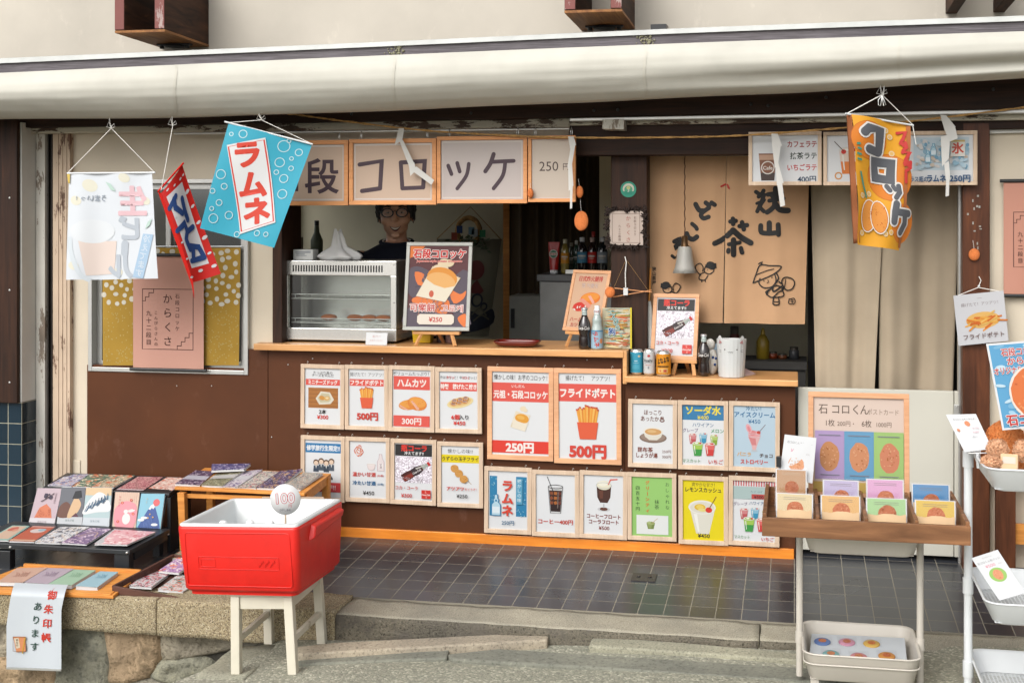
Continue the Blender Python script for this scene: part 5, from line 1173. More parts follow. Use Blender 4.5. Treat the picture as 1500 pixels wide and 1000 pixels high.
def n_right(F, A, k):
    for pts, wd in ((((645, 235), (672, 250), (688, 228)), 18), (((660, 262), (690, 250), (672, 300), (652, 345)), 18), (((690, 280), (668, 318), (690, 345)), 18), (((650, 300), (690, 285)), 14),
                    (((712, 250), (790, 240)), 20), (((720, 285), (800, 272)), 18), (((730, 255), (742, 272)), 14), (((775, 250), (765, 268)), 14), (((755, 215), (752, 300), (735, 330), (708, 350)), 22), (((752, 300), (780, 335), (825, 340)), 26),
                    (((720, 410), (720, 468)), 24), (((672, 425), (676, 462), (720, 468), (768, 464)), 22), (((770, 420), (772, 475)), 22)):
        F.stroke([A(*p) for p in pts], wd*k*1.3, BK, 4)
    for pts, wd in ((((500, 402), (530, 398)), 20), (((514, 386), (516, 416)), 20), (((552, 428), (594, 422)), 20), (((566, 406), (576, 446)), 20), (((515, 452), (482, 482)), 24), (((515, 450), (560, 490), (615, 522)), 26), (((518, 505), (518, 588)), 24), (((492, 530), (552, 520)), 18), (((490, 560), (488, 572)), 18), (((560, 552), (566, 576)), 20)):
        F.stroke([A(*p) for p in pts], wd*k*1.3, BK, 4)
    F.stroke([A(483, 195), A(492, 215)], 10*k, '#c8281e')
    g = lambda pts, wd=7, cl=False: F.stroke([A(*p) for p in pts], wd*k, BK, 4, cl)
    g([(628, 748), (645, 700), (668, 648), (720, 650), (788, 655), (740, 700), (628, 748)]); g([(640, 705), (700, 680), (745, 668)], 5); g([(660, 640), (672, 632)], 6); g([(675, 645), (680, 628)], 6)
    g([(668, 722), (662, 750), (690, 774), (735, 768), (758, 735), (752, 700)]); g([(760, 690), (772, 720), (755, 750)], 8); F.ell(*A(690, 735), 3*k, 5*k, BK); F.ell(*A(735, 715), 3*k, 5*k, BK); g([(712, 728), (716, 742), (708, 746)], 4)
    g([(730, 780), (760, 760), (800, 780), (770, 800), (735, 828), (700, 800), (730, 780)]); g([(740, 770), (745, 795), (790, 765)], 9); g([(735, 828), (800, 820), (790, 780)]); g([(745, 830), (742, 865), (775, 866), (772, 828)]); g([(742, 852), (775, 852)], 5); g([(705, 812), (715, 790)], 9)
    g([(800, 770), (790, 735), (810, 715), (845, 722), (862, 745), (850, 778), (820, 788), (800, 770)]); g([(812, 728), (806, 770)], 5); g([(775, 740), (790, 750)], 8)
    g([(832, 838), (860, 834), (862, 862), (830, 862), (832, 838)], 5, True); g([(840, 846), (855, 843)], 4); g([(842, 856), (856, 852)], 4); g([(847, 838), (848, 862)], 3)
def n_left(F, A, k):
    for pts, wd in ((((305, 305), (325, 338), (350, 342)), 22), (((380, 325), (345, 350), (335, 368), (350, 384), (378, 376)), 20), (((362, 296), (382, 312)), 20), (((395, 296), (412, 308)), 20),
                    (((285, 415), (305, 432), (312, 444)), 18), (((255, 470), (265, 492), (290, 502), (312, 488)), 22), (((185, 515), (215, 502), (205, 530), (190, 548), (225, 535), (250, 548), (245, 580), (205, 600)), 20), (((172, 595), (185, 605)), 14)):
        F.stroke([A(*p) for p in pts], wd*k*1.3, BK, 4)
    F.stroke([A(474, 490), A(440, 512), A(412, 525)], 30*k, BK, 4); F.stroke([A(448, 205), A(472, 192)], 10*k, '#c8281e')
    for i, ch in enumerate('狭山茶屋'): F.text(ch, *A(72, 668+26*i), 25*k, BK, .02)
    g = lambda pts, wd=6, cl=False: F.stroke([A(*p) for p in pts], wd*k, BK, 4, cl)
    for ox, oy, q, mir in ((375, 665, 1, 1), (152, 775, .92, -1)):
        T = lambda x, y: (ox+x*q*mir, oy+y*q)
        F.ell(*A(*T(18, -16)), 30*k*q, 22*k*q, BK, 20*mir); F.poly([A(*T(*p)) for p in ((-16, -20), (46, -30), (48, -2), (20, 4), (-14, -4))], BK)
        g([T(-16, -8), T(-20, 18), T(6, 32), T(30, 18), T(34, -2)]); F.ell(*A(*T(-2, 8)), 2*k, 3*k, BK); F.ell(*A(*T(16, 6)), 2*k, 3*k, BK)
        g([T(-20, 22), T(-45, 35), T(-50, 60), T(-20, 66), T(0, 40)]); g([T(-40, 40), T(-60, 20), T(-72, -10), T(-45, -28), T(-28, -8), T(-30, 16)]); g([T(-34, 64), T(-36, 76)]); g([T(-18, 64), T(-14, 74)])
noren([(949, 229), (1064, 229), (1058.5, 473), (951, 470)], n_left, .4); noren([(1064.5, 229), (1186, 228), (1179, 475), (1060.5, 473)], n_right, 2.0)
MB().tube([P(944, 227, .205), P(1200, 226, .205)], .008, 10).build('rod', M['alu'], t0)
# long linen curtain in the doorway
t = thing('linen_curtain', 'long beige linen door curtain parted at the middle above the low cream door', 'curtain', P(1296, 200, .25))
M['linen'] = fabric('beige linen', S('#c2b199', .70), 260, .95, .4, .06)
def lin(u, v, x0t, x1t, x0b, x1b, ph):
    xa = x0t+(x0b-x0t)*v; xb = x1t+(x1b-x1t)*v
    return P(xa+(xb-xa)*u, 195+(380+4*u)*v, .25)+Vector((0, (.020*math.sin(u*9+ph+v)+.022*math.sin(u*4+ph*2)+.008*math.sin(u*21+ph))*(.35+.65*v)+.014*noise.noise(Vector((u*3, v*4, ph))), 0))
for q in ((1186, 1299, 1195, 1280, .5), (1290, 1408, 1287, 1396, 2.2)): MB().grid(lambda u, v: lin(u, v, *q), 40, 50).build('panel', M['linen'], t, solid=.0012)
MB().tube([P(1182, 198, .25), P(1412, 196, .25)], .006, 8).build('rod', M['alu'], t)
# dark backing stops: kitchen partition behind the doorway
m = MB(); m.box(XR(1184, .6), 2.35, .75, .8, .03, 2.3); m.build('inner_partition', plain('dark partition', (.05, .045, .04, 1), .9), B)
# pendant lamp before the noren
t = thing('pendant_lamp', 'small pendant lamp with frosted glass bell on a twisted cord before the noren', 'lamp', P(1003, 228, .14))
a = P(1003, 229, .14); b = P(1003, 345, .14); r = lambda n: n/298.
MB().tube([a.lerp(b, i/24)+Vector((.002*math.cos(i*2), .002*math.sin(i*2), 0)) for i in range(25)], .0028, 6).build('cord', plain('brown cord', S('#4a2d1c'), .8), t)
MB().lathe([(.0, 0), (r(4), -.002), (r(5), -r(14)), (r(9), -r(18)), (r(10), -r(22)), (0, -r(22))], b, 16).build('socket', plain('aged brass', S('#6a5138'), .4, .8), t)
m = MB().lathe([(r(8.5), -r(16)), (r(10.5), -r(20)), (r(12), -r(34)), (r(14), -r(46)), (r(18), -r(55)), (r(17.4), -r(55)), (r(13.2), -r(46)), (r(11.2), -r(34)), (r(9.6), -r(20))], b, 24)
gm, n, l, bb = newmat('frosted cut glass'); bb.inputs['Base Color'].default_value = (.72, .70, .64, 1); bb.inputs['Roughness'].default_value = .35; bb.inputs['Transmission Weight'].default_value = .6
v = n.new('ShaderNodeTexVoronoi'); v.inputs['Scale'].default_value = 220; l.new(_coords(n, l), v.inputs['Vector']); _bump(n, l, v.outputs['Distance'], bb, .6, .002)
m.build('shade', gm, t)
MB().ball(b+Vector((0, 0, -r(34))), (r(5), r(5), r(9)), 10, 8).build('bulb', '#d8d4c8', t)
# pillar decorations
t = thing('round_sticker', 'round green and cream sticker high on the dark central post', 'sticker', P(920.5, 277.5, .066))
F = Flat(.078, .078); F.X = None; F.ell(50, 50, 50, 50, '#3aa88c', 0, 32); F.ell(50, 46, 36, 34, '#e8e4d0', 0, 24); F.ell(50, 50, 26, 24, '#5ab08c'); F.ell(50, 40, 12, 12, '#d8d890'); F.poly([(18, 62), (82, 62), (70, 84), (30, 84)], '#2f9a80'); F.text('3', 50, 56, 26, '#e8efe4', .03)
F.build('print', t)
t = thing('twig_picture', 'small paper sign of the shop in a dark twig wreath frame on the central post', 'picture', P(917.5, 334, .05))
a = P(894, 309, .055); b = P(943, 359, .055)
F = Flat(b.x-a.x, a.z-b.z); F.base('#ddc9bc'); F.frame(8, 8, 90, 94, 1.2, '#7a6258'); F.vtext('からくさ', 56, 22, 21, 15, '#b04a3c', 0); F.vtext('石段コロッケ', 76, 20, 10, 8, '#6a4a42', 0); F.vtext('九十二段目', 30, 45, 10, 8, '#6a4a42', 0); F.build('print', t)
m = MB(); rnd = random.Random(6)
for k in range(150):
    e = k % 4; s_ = rnd.uniform(-1.15, 1.15); o = 1.10+rnd.uniform(-.08, .10); hx = (b.x-a.x)/2; hz = (a.z-b.z)/2
    c0 = Vector(((s_ if e < 2 else (o if e == 2 else -o))*hx, rnd.uniform(-.012, .01), ((o if e == 0 else -o) if e < 2 else s_)*hz))
    d = Vector((rnd.uniform(-1, 1), rnd.uniform(-.3, .3), rnd.uniform(-1, 1))).normalized()*rnd.uniform(.008, .022)
    m.tube([c0-d, c0+Vector((0, -.004, 0)), c0+d], [.0035, .004, .002], 5)
m.build('twig_frame', plain('dark bark twigs', S('#2a1d18'), .9, var=.5, nscale=60), t, world=False)
# ------------------------------------------------------------------ things on the counter
def at(px, Y, z): q = P(px, 500, Y); return Vector((q.x, Y, z))
def pxm(Y, X=0): return F_PX/((Vector((X, Y, 1))-CAM).dot(_f))      # pixels per metre there
def lathe_thing(name, lab, cat, px0, px1, ytop, Y, z, parts, group=None, n=20):
    """parts: (name, material, [(r, h)...]) with r in units of the half width, h 0..1 of the height"""
    xm = (px0+px1)/2; b = at(xm, Y, z); k = pxm(Y, b.x); r = (px1-px0)/2/k; h = P(xm, ytop, Y).z-z
    t = thing(name, lab, cat, b, group)
    for nm, mt, pr in parts: MB().lathe([(a*r, q*h) for a, q in pr], (0, 0, 0), n).build(nm, mt, t, world=False)
    return t, r, h
def wrap_print(t, r, z0, z1, a0, a1, draw, bg_=None):
    """a printed label wrapped round an upright cylinder; angles from the front, degrees"""
    F = Flat(r*R(a1-a0), z1-z0, .00015)
    if bg_: F.base(bg_, 10)
    draw(F)
    def dm(u, v, l): a = R(a0+(a1-a0)*u); return ((r+l)*math.sin(a), -(r+l)*math.cos(a), z1+(z0-z1)*v)
    return F.build('label', t, deform=dm, smooth=True)
M['cola'] = plain('dark cola in glass', (.012, .006, .005, 1), .08, coat=1, var=.05); M['clearglass'] = plain('greenish bottle glass', (.34, .40, .38, 1), .08, coat=1, var=.05)
M['capred'] = plain('red cap', S('#b02a22'), .4); M['capwhite'] = plain('white cap', (.72, .73, .74, 1), .4); M['capgrey'] = plain('grey crown cap', (.5, .5, .5, 1), .3, .7)
def coke(lab, px0, px1, ytop, Y, z):
    t, r, h = lathe_thing('cola_bottle', lab, 'bottle', px0, px1, ytop, Y, z, [
        ('body', M['cola'], [(0, 0), (.8, 0), (.92, .02), (.98, .1), (.86, .28), (.84, .36), (1.0, .46), (1.0, .56), (.86, .66), (.55, .76), (.45, .82), (0, .82)]),
        ('neck', M['clearglass'], [(.46, .815), (.42, .9), (.44, .95), (0, .95)]), ('cap', M['capgrey'], [(.52, .945), (.54, .955), (.46, .995), (0, 1.0)])], 'glass cola bottles on the counters')
    wrap_print(t, r*1.015, h*.45, h*.58, -70, 70, lambda F: F.text('Coca-Cola', 50, F.H*.5, 30, '#ece8e4', .04, 88, shear=.2))
    return t
# food warmer
x0, x1 = XR(413.3, .06), XR(580.6, .06); z1 = P(500, 382, .06).z; wz = ZC; wh = z1-wz; ww = x1-x0; wd = .30
t = thing('food_warmer', 'glass fronted steel food warmer on the counter with two wire shelves', 'food warmer', ((x0+x1)/2, .06, wz))
hw = ww/2
M['vent'] = plain('vent slot', (.02, .02, .02, 1), .8)
m = MB(); m.box(-hw, hw, 0, wd, wh*.82, wh); m.box(-hw, hw, 0, wd, .012, wh*.175)
for s_ in (-1, 1): m.box(*sorted((s_*hw, s_*(hw-.032))), 0, .03, wh*.175, wh*.82); m.box(*sorted((s_*hw, s_*(hw-.006))), .03, wd, wh*.175, wh*.82)
m.box(-hw+.006, hw-.006, wd-.01, wd, wh*.175, wh*.82)
body = m.build('casing', M['steel'], t, world=False, bevel=.003)
m = MB()
for k in range(34): m.box(-hw+.058+k*.0145, -hw+.065+k*.0145, -.0015, .002, wh*.865, wh*.945)
props(m.build('vent_slots', M['vent'], t, world=False), kind='stuff')
m = MB(); m.box(-hw+.033, hw-.033, .006, .010, wh*.178, wh*.816); m.build('front_glass', M['glass'], t, world=False)
for zz_ in (.53, .235):
    m = MB()
    for dz in (0, .022): m.tube([(-hw+.04, .03, wh*zz_+dz), (hw-.04, .03, wh*zz_+dz)], .0022, 6)
    for k in range(6): m.tube([(-hw+.06+k*.09, .03, wh*zz_), (-hw+.06+k*.09, .03, wh*zz_+.022)], .0018, 6)
    for k in range(30): m.tube([(-hw+.04+k*(ww-.08)/29, .03, wh*zz_), (-hw+.04+k*(ww-.08)/29, wd-.02, wh*zz_)], .0014, 5)
    m.build('wire_shelf', M['wire'], t, world=False)
for sx in (-1, 1):
    for sy in (.03, wd-.03): MB().lathe([(0, 0), (.012, 0), (.014, .0125), (0, .0125)], (sx*(hw-.03), sy, 0), 10).build('foot', M['black'], t, world=False)
for sx in (-1, 1):
    for zz_ in (.96, .04, .5): MB().ball((sx*(hw-.012), -.001, wh*zz_), (.004, .002, .004), 6, 5).build('screw', M['alu'], t, world=False)
# croquettes inside
M['croq'] = speckle('crumbed golden crust', S('#c26a2c'), S('#8a4418'), S('#dc9350'), 260, .8, .8)
for px, lab in ((482, 'orange croquette at the left of the warmer shelf'), (520, 'croquette left of the vertical reflection in the warmer'), (541, 'croquette in the middle of the warmer shelf row'), (562, 'croquette at the right end of the warmer shelf')):
    q = at(px, .20, wz+wh*.235+.004); o = MB().ball((0, 0, .016), (.045, .032, .017), 14, 8, lambda d: 1+.05*noise.noise(d*4+Vector((px, 0, 0)))).build('croquette', M['croq']); o.location = q; props(o, lab, 'croquette', 'croquettes in the food warmer')
# bag and box on the warmer
a = at(448, .14, z1+.001)
m = MB(); m.box(-.055, .055, -.04, .04, 0, .055); t = thing('paper_box', 'small white printed carton lying on the left of the food warmer', 'box', a)
m.build('carton', plain('white carton', (.62, .62, .6, 1), .6), t, world=False, bevel=.004)
F = Flat(.10, .05); F.rect(8, 6, 92, 16, '#c8ccd2'); F.rect(12, 20, 60, 24, '#9aa4b0'); F.rect(12, 28, 70, 31, '#b8bec6'); o = F.build('print', t); o.location = (0, -.0405, .0275)
t = thing('plastic_bag', 'crumpled white plastic bag with a pinched peak standing on the food warmer', 'bag', at(497, .14, z1+.001))
def bagf(u, v):
    a = u*2*math.pi; prof_ = [(0, 0), (.085, .0), (.10, .018), (.07, .04), (.035, .065), (.028, .095), (.024, .12), (.016, .152)]
    k = v*(len(prof_)-1); i = min(int(k), len(prof_)-2); f = k-i; r_ = prof_[i][0]+(prof_[i+1][0]-prof_[i][0])*f; z_ = prof_[i][1]+(prof_[i+1][1]-prof_[i][1])*f
    q = r_*(1+.22*math.sin(a*5+v*3)*min(1, v*3)+.2*noise.noise(Vector((math.cos(a)*2, math.sin(a)*2, v*5))))
    return Vector((q*math.cos(a)*1.15-.012*max(0, v-.5), q*math.sin(a)*.6, z_*(1+.08*math.sin(a*2))))
MB().grid(bagf, 40, 24).build('bag', fabric('white plastic film', (.74, .73, .71, 1), 120, .4, .3, .05, .25), t, world=False)
# small card leaning on the counter edge
def card(name, lab, cat, px_c, ybot, Y, w_, h, lean, yaw, draw, paper='#eceef0', group=None, z=None, thick=.0015, part='print'):
    b = P(px_c, ybot, Y) if z is None else at(px_c, Y, z)
    t = thing(name, lab, cat, b, group, (R(-lean), 0, R(yaw)))
    MB().box(-w_/2, w_/2, 0, thick, 0, h).build('card', M['paperwhite'], t, world=False)
    F = Flat(w_, h); F.base(paper); draw(F); o = F.build(part, t); o.location = (0, -.0004, h/2); return t
card('price_card', 'small white note card with faint red lines leaning on the food warmer', 'card', 551, 505, -.02, .112, .062, 12, 0, lambda F: (F.text('揚げたて', 50, 17, 10, '#d89a94', 0), F.text('おまちください', 50, 35, 9, '#d89a94', 0)), z=ZC+.001)
# easels and boards
def easel(lab, c, yaw, w_, hgt, mat='pale_wood', back=True):
    t = thing('table_easel', lab, 'easel', c, 'small wooden table easels', (0, 0, R(yaw)))
    m = MB(); m.box(-w_/2, w_/2, -.02, .02, hgt, hgt+.016); m.build('ledge', M[mat], t, world=False, bevel=.002)
    for s_ in (-1, 1): MB().bar((s_*w_*.33, -.008, hgt), (s_*w_*.42, -.03, 0), .016, .012).build('leg', M[mat], t, world=False, bevel=.001)
    MB().bar((0, .02, hgt+.01), (0, .13, 0), .016, .012).build('leg', M[mat], t, world=False, bevel=.001)
    MB().bar((0, .012, hgt+.01), (0, .06, hgt+.22), .016, .008).build('back_rail', M[mat], t, world=False, bevel=.001)
    return t
def board(lab, draw, base, w_, h, lean, yaw, mat, fw, paper, Hd):
    """a framed board standing on its lower edge at base"""
    t = thing('display_board', lab, 'poster', base, 'boards on table easels', (R(-lean), 0, R(yaw)))
    f = w_*fw; m = MB()
    for q in ((-w_/2, w_/2, h-f, h), (-w_/2, w_/2, 0, f), (-w_/2, -w_/2+f, f, h-f), (w_/2-f, w_/2, f, h-f)): m.box(q[0], q[1], 0, .014, q[2], q[3])
    m.build('frame', mat, t, world=False, bevel=.002)
    m = MB(); m.box(-w_/2+f, w_/2-f, .009, .013, f, h-f); m.build('backing', M['frame_wood'], t, world=False)
    F = Flat(w_-2*f+.001, h-2*f+.001); F.base(paper); F.X = lambda x, y, k=F.H/Hd: (x, y*k); draw(F); F.X = None
    o = F.build('print', t); o.location = (0, .006, h/2); return t
def b_croq(F):
    F.poly([(0, 0), (26, 0), (14, 16), (0, 22)], '#ef7d2a')
    for pts in (((0, 44), (14, 36), (34, 44), (52, 60), (64, 84), (46, 108), (20, 96), (0, 82)), ((70, 62), (100, 44), (100, 140), (80, 120), (66, 92)), ((0, 110), (30, 104), (60, 118), (100, 120), (100, 141), (0, 141))): F.poly(pts, '#574a58', 3)
    for pts in (((10, 46), (26, 50), (22, 62), (34, 70), (16, 68)), ((8, 92), (40, 84), (70, 96), (66, 118), (36, 112), (14, 104)), ((70, 76), (88, 84), (98, 78), (94, 92), (78, 100)), ((86, 124), (99, 118), (99, 140), (90, 134))): F.poly(pts, '#ee7c34', 3)
    rnd = random.Random(9)
    for k in range(26): F.stroke([(rnd.uniform(2, 96), rnd.uniform(48, 130)), (rnd.uniform(2, 96), rnd.uniform(48, 130))][:1]+[(rnd.uniform(30, 70), rnd.uniform(60, 120))], .7, ('#8a7c8c', '#3c303c', '#c98a6a')[k % 3])
    for k in range(5): F.ell(58+9*math.sin(k*1.6), 34+6*math.cos(k*2.2), 9, 6.5, '#eed9b4')
    F.poly([(40, 36), (88, 56), (64, 98), (14, 88)], '#ead3ae'); F.ell(57, 56, 26, 18, '#e8962c', 14); F.ell(55, 62, 25, 15, '#f0b468', 14); F.poly([(30, 58), (44, 68), (62, 74), (80, 70), (64, 98), (14, 88)], '#efe3cc'); F.ell(40, 84, 4, 6, '#cf5a3a')
    F.text('石段コロッケ', 51, 14, 17, '#d8271f', .05, 88, outline='#f8f0ea', ow=.07); F.text('Japanese-style potato croquette', 51, 26.5, 6, '#d8372c', .03, 94, outline='#f4d8cc', ow=.05)
    F.text('可樂餅', 26, 108, 15, '#c8332a', .02, 42, outline='#f4e8e2', ow=.08); F.text('고로케', 76, 109, 14, '#c8332a', .0, 40, outline='#f4e8e2', ow=.08)
    F.poly([(22, 119), (76, 119), (80, 123), (80, 133), (76, 137), (22, 137), (18, 133), (18, 123)], '#eee2d2'); F.text('¥250', 49, 128, 11, '#c8332a', .05, 34)
k = pxm(.02, -.5)
easel('table easel under the grey framed croquette board', at(640, .03, ZC+.001), 0, 71/k, .055)
board('silver framed croquette board with Chinese and Korean lettering on the main counter', b_croq, at(638, .0, ZC+.077), 100/k, 131/k, 11, 2, plain('silver frame', (.30, .30, .275, 1), .5, .2), .055, '#5a1f24', 141)
def b_ham(F):
    F.text('日式炸火腿排', 50, 14, 15, '#c8403a', .03, 72); F.text('햄 커틀릿', 50, 32, 13, '#e8ddd2', .0, 54, outline='#a86a5a', ow=.04); F.ell(58, 66, 30, 16, '#ec7e22', -6); F.ell(58, 62, 26, 10, '#f29a3c', -6); F.poly([(10, 86), (30, 76), (52, 88), (44, 98), (20, 100)], '#d8372a', 3); F.poly([(24, 70), (36, 66), (66, 84), (58, 92)], '#e89a86'); F.poly([(50, 60), (58, 58), (74, 76), (68, 80)], '#eeb0a0')
    for k_ in range(10): F.ell(12+4*k_, 92+5*math.sin(k_*2), 4, 2, ('#d8372a', '#e8e0d8')[k_ % 2], 30*k_, 8)
    F.text('ハーム', 26, 122, 13, '#c8403a', .02, 36); F.text('カツ 300', 34, 136, 12, '#c8403a', .02, 50)
k = pxm(.08, .2)
easel('table easel under the tilted cutlet board', at(852, .10, ZC+.001), -22, .17, .06)
board('tilted wooden framed cutlet board behind the cola bottle on the main counter', b_ham, at(851, .075, ZC+.08), .232, .315, 18, -26, M['frame_orange'], .075, '#e0b898', 144)
k = pxm(.04, .8)
easel('table easel under the cola board on the side shelf', at(1003, .05, ZS+.001), -6, .125, .058)
board('wooden framed cola board standing on the lower side shelf beside the cat cup', p_cola, at(986, .04, ZS+.075), 70/k, 98/k, 13, -8, M['frame_orange'], .085, '#e6e2e6', 158)
coke('glass cola bottle on the main counter beside the ramune bottle', 847, 865.5, 450, .0, ZC+.001)
coke('glass cola bottle on the lower side shelf beside the cat cup', 1022, 1040, 489, .03, ZS+.001)
t, r, h = lathe_thing('ramune_bottle', 'ramune bottle with pale blue label on the main counter beside the picture book', 'bottle', 865.8, 883.5, 447.5, .0, ZC+.001, [
    ('glass_body', M['clearglass'], [(0, 0), (.9, 0), (.98, .03), (.98, .42), (.9, .5), (.78, .56), (.8, .64), (.84, .68), (.6, .75), (.5, .82), (0, .82)]), ('cap', M['capwhite'], [(.52, .81), (.55, .9), (.42, .93), (.42, 1.0), (0, 1.0)])])
wrap_print(t, r*1.0, h*.03, h*.44, -100, 100, lambda F: (F.text('ラムネ', 50, F.H*.5, 26, '#d84a3c', .05, rot=80), F.rect(0, 0, 100, 6, '#5a9ac0'), F.text('SODA', 30, F.H*.15, 12, '#3a7aa8', .02), F.ell(75, F.H*.6, 9, 12, '#e89a6a')), '#a9cde2')
wrap_print(t, r*.57, h*.84, h*.9, -90, 90, lambda F: F.text('ラムネ', 50, F.H*.5, 16, '#d8372c', .03), '#e6e8ea')
# picture book
t = thing('picture_book', 'colourful picture book with yellow spine edge standing against the dark post', 'book', at(904, .03, ZC+.001), None, (R(-9), 0, R(8)))
k = pxm(.03, .4); w_, h = 43/k, 60/k
m = MB(); m.box(-w_/2, w_/2, 0, .014, 0, h); m.build('cover', plain('yellow book cover', S('#d8c02a', .84), .5), t, world=False, bevel=.001)
F = Flat(w_, h); F.base('#d8cfae'); rnd = random.Random(12)
for q in range(110): F.poly([(min(98, max(2, rnd.gauss(50, 30)+7*math.cos(a+q))), min(F.H-2, max(2, q*1.22+6*math.sin(a*1.3+q)))) for a in (0, 1.6, 3.1, 4.7)], ('#c89a5c', '#d86a3c', '#6aa8a8', '#e8d8a4', '#8a9a4c', '#b8643c', '#a9c4b8', '#e0a84c', '#e8e0cc')[rnd.randrange(9)])
F.rect(94, 0, 100, F.H, '#e2cc2e'); F.vtext('こんぴら', 34, 16, 17, 20, '#2c8a8a', .03, dx=6, outline='#eef0e4', ow=.06); F.text('狗', 32, 82, 26, '#2f5a9c', .04, outline='#eef0e4', ow=.06)
o = F.build('print', t); o.location = (0, -.0006, h/2)
# cans
def can(lab, px0, px1, ytop, Y, base, draw):
    t, r, h = lathe_thing('drink_can', lab, 'can', px0, px1, ytop, Y, ZS+.001, [('body', M['steel'], [(0, .01), (.72, 0), (.8, .02), (1, .09), (1, .9), (.84, .975), (.8, 1.0), (.74, .975), (0, .97)])], 'drink cans on the side shelf', 28)
    wrap_print(t, r*1.004, h*.1, h*.89, -120, 120, draw, base); return t
can('turquoise drink can with a small flower, leftmost on the side shelf', 923.2, 942, 511, .02, '#3fa9c8', lambda F: (F.ell(62, 14, 5, 4, '#f2e6c8'), F.ell(62, 14, 2, 2, '#e8b03c'), F.rect(44, 30, 56, 33, '#cfe8ee'), F.rect(40, 38, 60, 40, '#a8d8e4'), F.rect(36, 46, 64, 62, '#58b8d2')))
can('white beer can with dark lettering between turquoise and orange cans', 942.6, 959.8, 511, .0, '#dcdcdc', lambda F: (F.text('Asahi', 46, 32, 17, '#2a2a30', .03, 44), F.ell(50, 14, 6, 5, '#c8403c'), F.rect(30, 42, 62, 43.5, '#8a8a90'), F.rect(36, 50, 58, 52, '#c86a60'), F.text('生', 50, 60, 9, '#444', 0) if False else F.rect(46, 56, 52, 66, '#9a9aa0')))
can('orange drink can with black brush lettering beside the cola board', 961.3, 982.7, 513.5, -.02, '#ee9a1e', lambda F: (F.text('よなよな', 51, 20, 20, '#2a2018', .05, 40, rot=-14), F.rect(30, 38, 70, 42, '#4a3a20'), F.rect(34, 46, 66, 60, '#f4c47a'), F.text('●', 42, 54, 8, '#d86a2c', 0), F.rect(52, 50, 62, 58, '#c8503c')))
# cat cup
t = thing('cat_cup', 'white translucent plastic cup with cat ears and a small drawn cat face', 'cup', at(1071.5, .03, ZS+.001))
k = pxm(.03, .94); r1 = 21.5/k; r0 = 18.5/k; h = 54/k
def cupf(u, v, off=0):
    a = u*2*math.pi; r_ = (r0+(r1-r0)*v-off)*(1+.012*math.cos(a*22)); ear = sum(math.exp(-((math.atan2(math.sin(a-c0), math.cos(a-c0)))/.17)**2) for c0 in (R(-90-50), R(-90+50)))
    fr = (.5-.5*math.sin(a)); z_ = v*(h+.006*fr+.017*ear*1.0)
    return Vector((r_*math.cos(a), r_*math.sin(a), z_+.001))
m = MB().grid(lambda u, v: cupf(u, v), 96, 16).grid(lambda u, v: cupf(1-u, v, .003), 96, 16).lathe([(0, .002), (r0, .002)], (0, 0, 0), 40)
m.build('cup', fabric('milky plastic', (.68, .69, .68, 1), 50, .35, .05, .03, .3), t, world=False)
F = Flat(2*r1, h, .0002); PK = '#d8a0a0'
for s_ in (-1, 1): F.poly([(50+s_*40, 2-4), (50+s_*30, 8), (50+s_*42, 12)], PK); F.ell(50+s_*21, 30, 2.2, 2.2, INK); F.stroke([(50+s_*34, 34), (50+s_*41, 32)], .9, INK); F.stroke([(50+s_*34, 38), (50+s_*41, 39)], .9, INK)
F.stroke([(40, 37), (43, 40), (46, 37), (49, 40), (52, 37), (55, 40), (58, 37)], 1, INK)
F.build('face', t, deform=lambda u, v, l: (lambda x: (x, -math.sqrt(max(1e-6, (r0+(r1-r0)*(1-v)+.0015+l)**2-x*x)), (1-v)*h))((u-.5)*2*r1*.97), smooth=True)
# soft things behind the cola bottle
t = thing('cloth_doll', 'small white cloth doll with blue spots behind the cola bottle on the side shelf', 'doll', at(1043, .10, ZS+.001))
MB().ball((0, 0, .06), (.03, .028, .062), 14, 10, lambda d: 1+.15*noise.noise(d*3)).build('body', fabric('white doll cloth', (.62, .6, .55, 1), 400), t, world=False)
MB().ball((-.008, 0, .145), (.024, .024, .028), 12, 8).build('head', fabric('white doll cloth', (.6, .58, .54, 1), 400), t, world=False)
for q in ((.015, -.026, .05), (.006, -.028, .085), (.02, -.022, .08)): MB().ball(q, (.006, .004, .007), 8, 6).build('spot', '#3a5a9c', t, world=False)
t = thing('pale_box', 'pale blue box on the side shelf behind the cola bottle', 'box', at(1052, .2, ZS+.001))
MB().box(-.028, .028, -.02, .02, 0, .14).build('carton', plain('pale blue carton', S('#9fb4c4', .8), .6), t, world=False, bevel=.003)
MB().box(-.022, .022, -.0215, -.0203, .05, .11).build('panel', plain('paler carton print', S('#c4d0d8', .8), .6), t, world=False)
t = thing('paper_stack', 'few sheets of paper leaning behind the right of the cat cup', 'paper', at(1092, .12, ZS+.001), None, (0, R(20), R(-30)))
MB().box(-.03, .03, -.04, .04, 0, .012).build('sheets', M['paperwhite'], t, world=False)
MB().box(-.03, .03, -.04, .04, .0125, .0145).build('top_sheet', plain('pink tinted sheet', S('#d8b8b4', .8), .6), t, world=False)
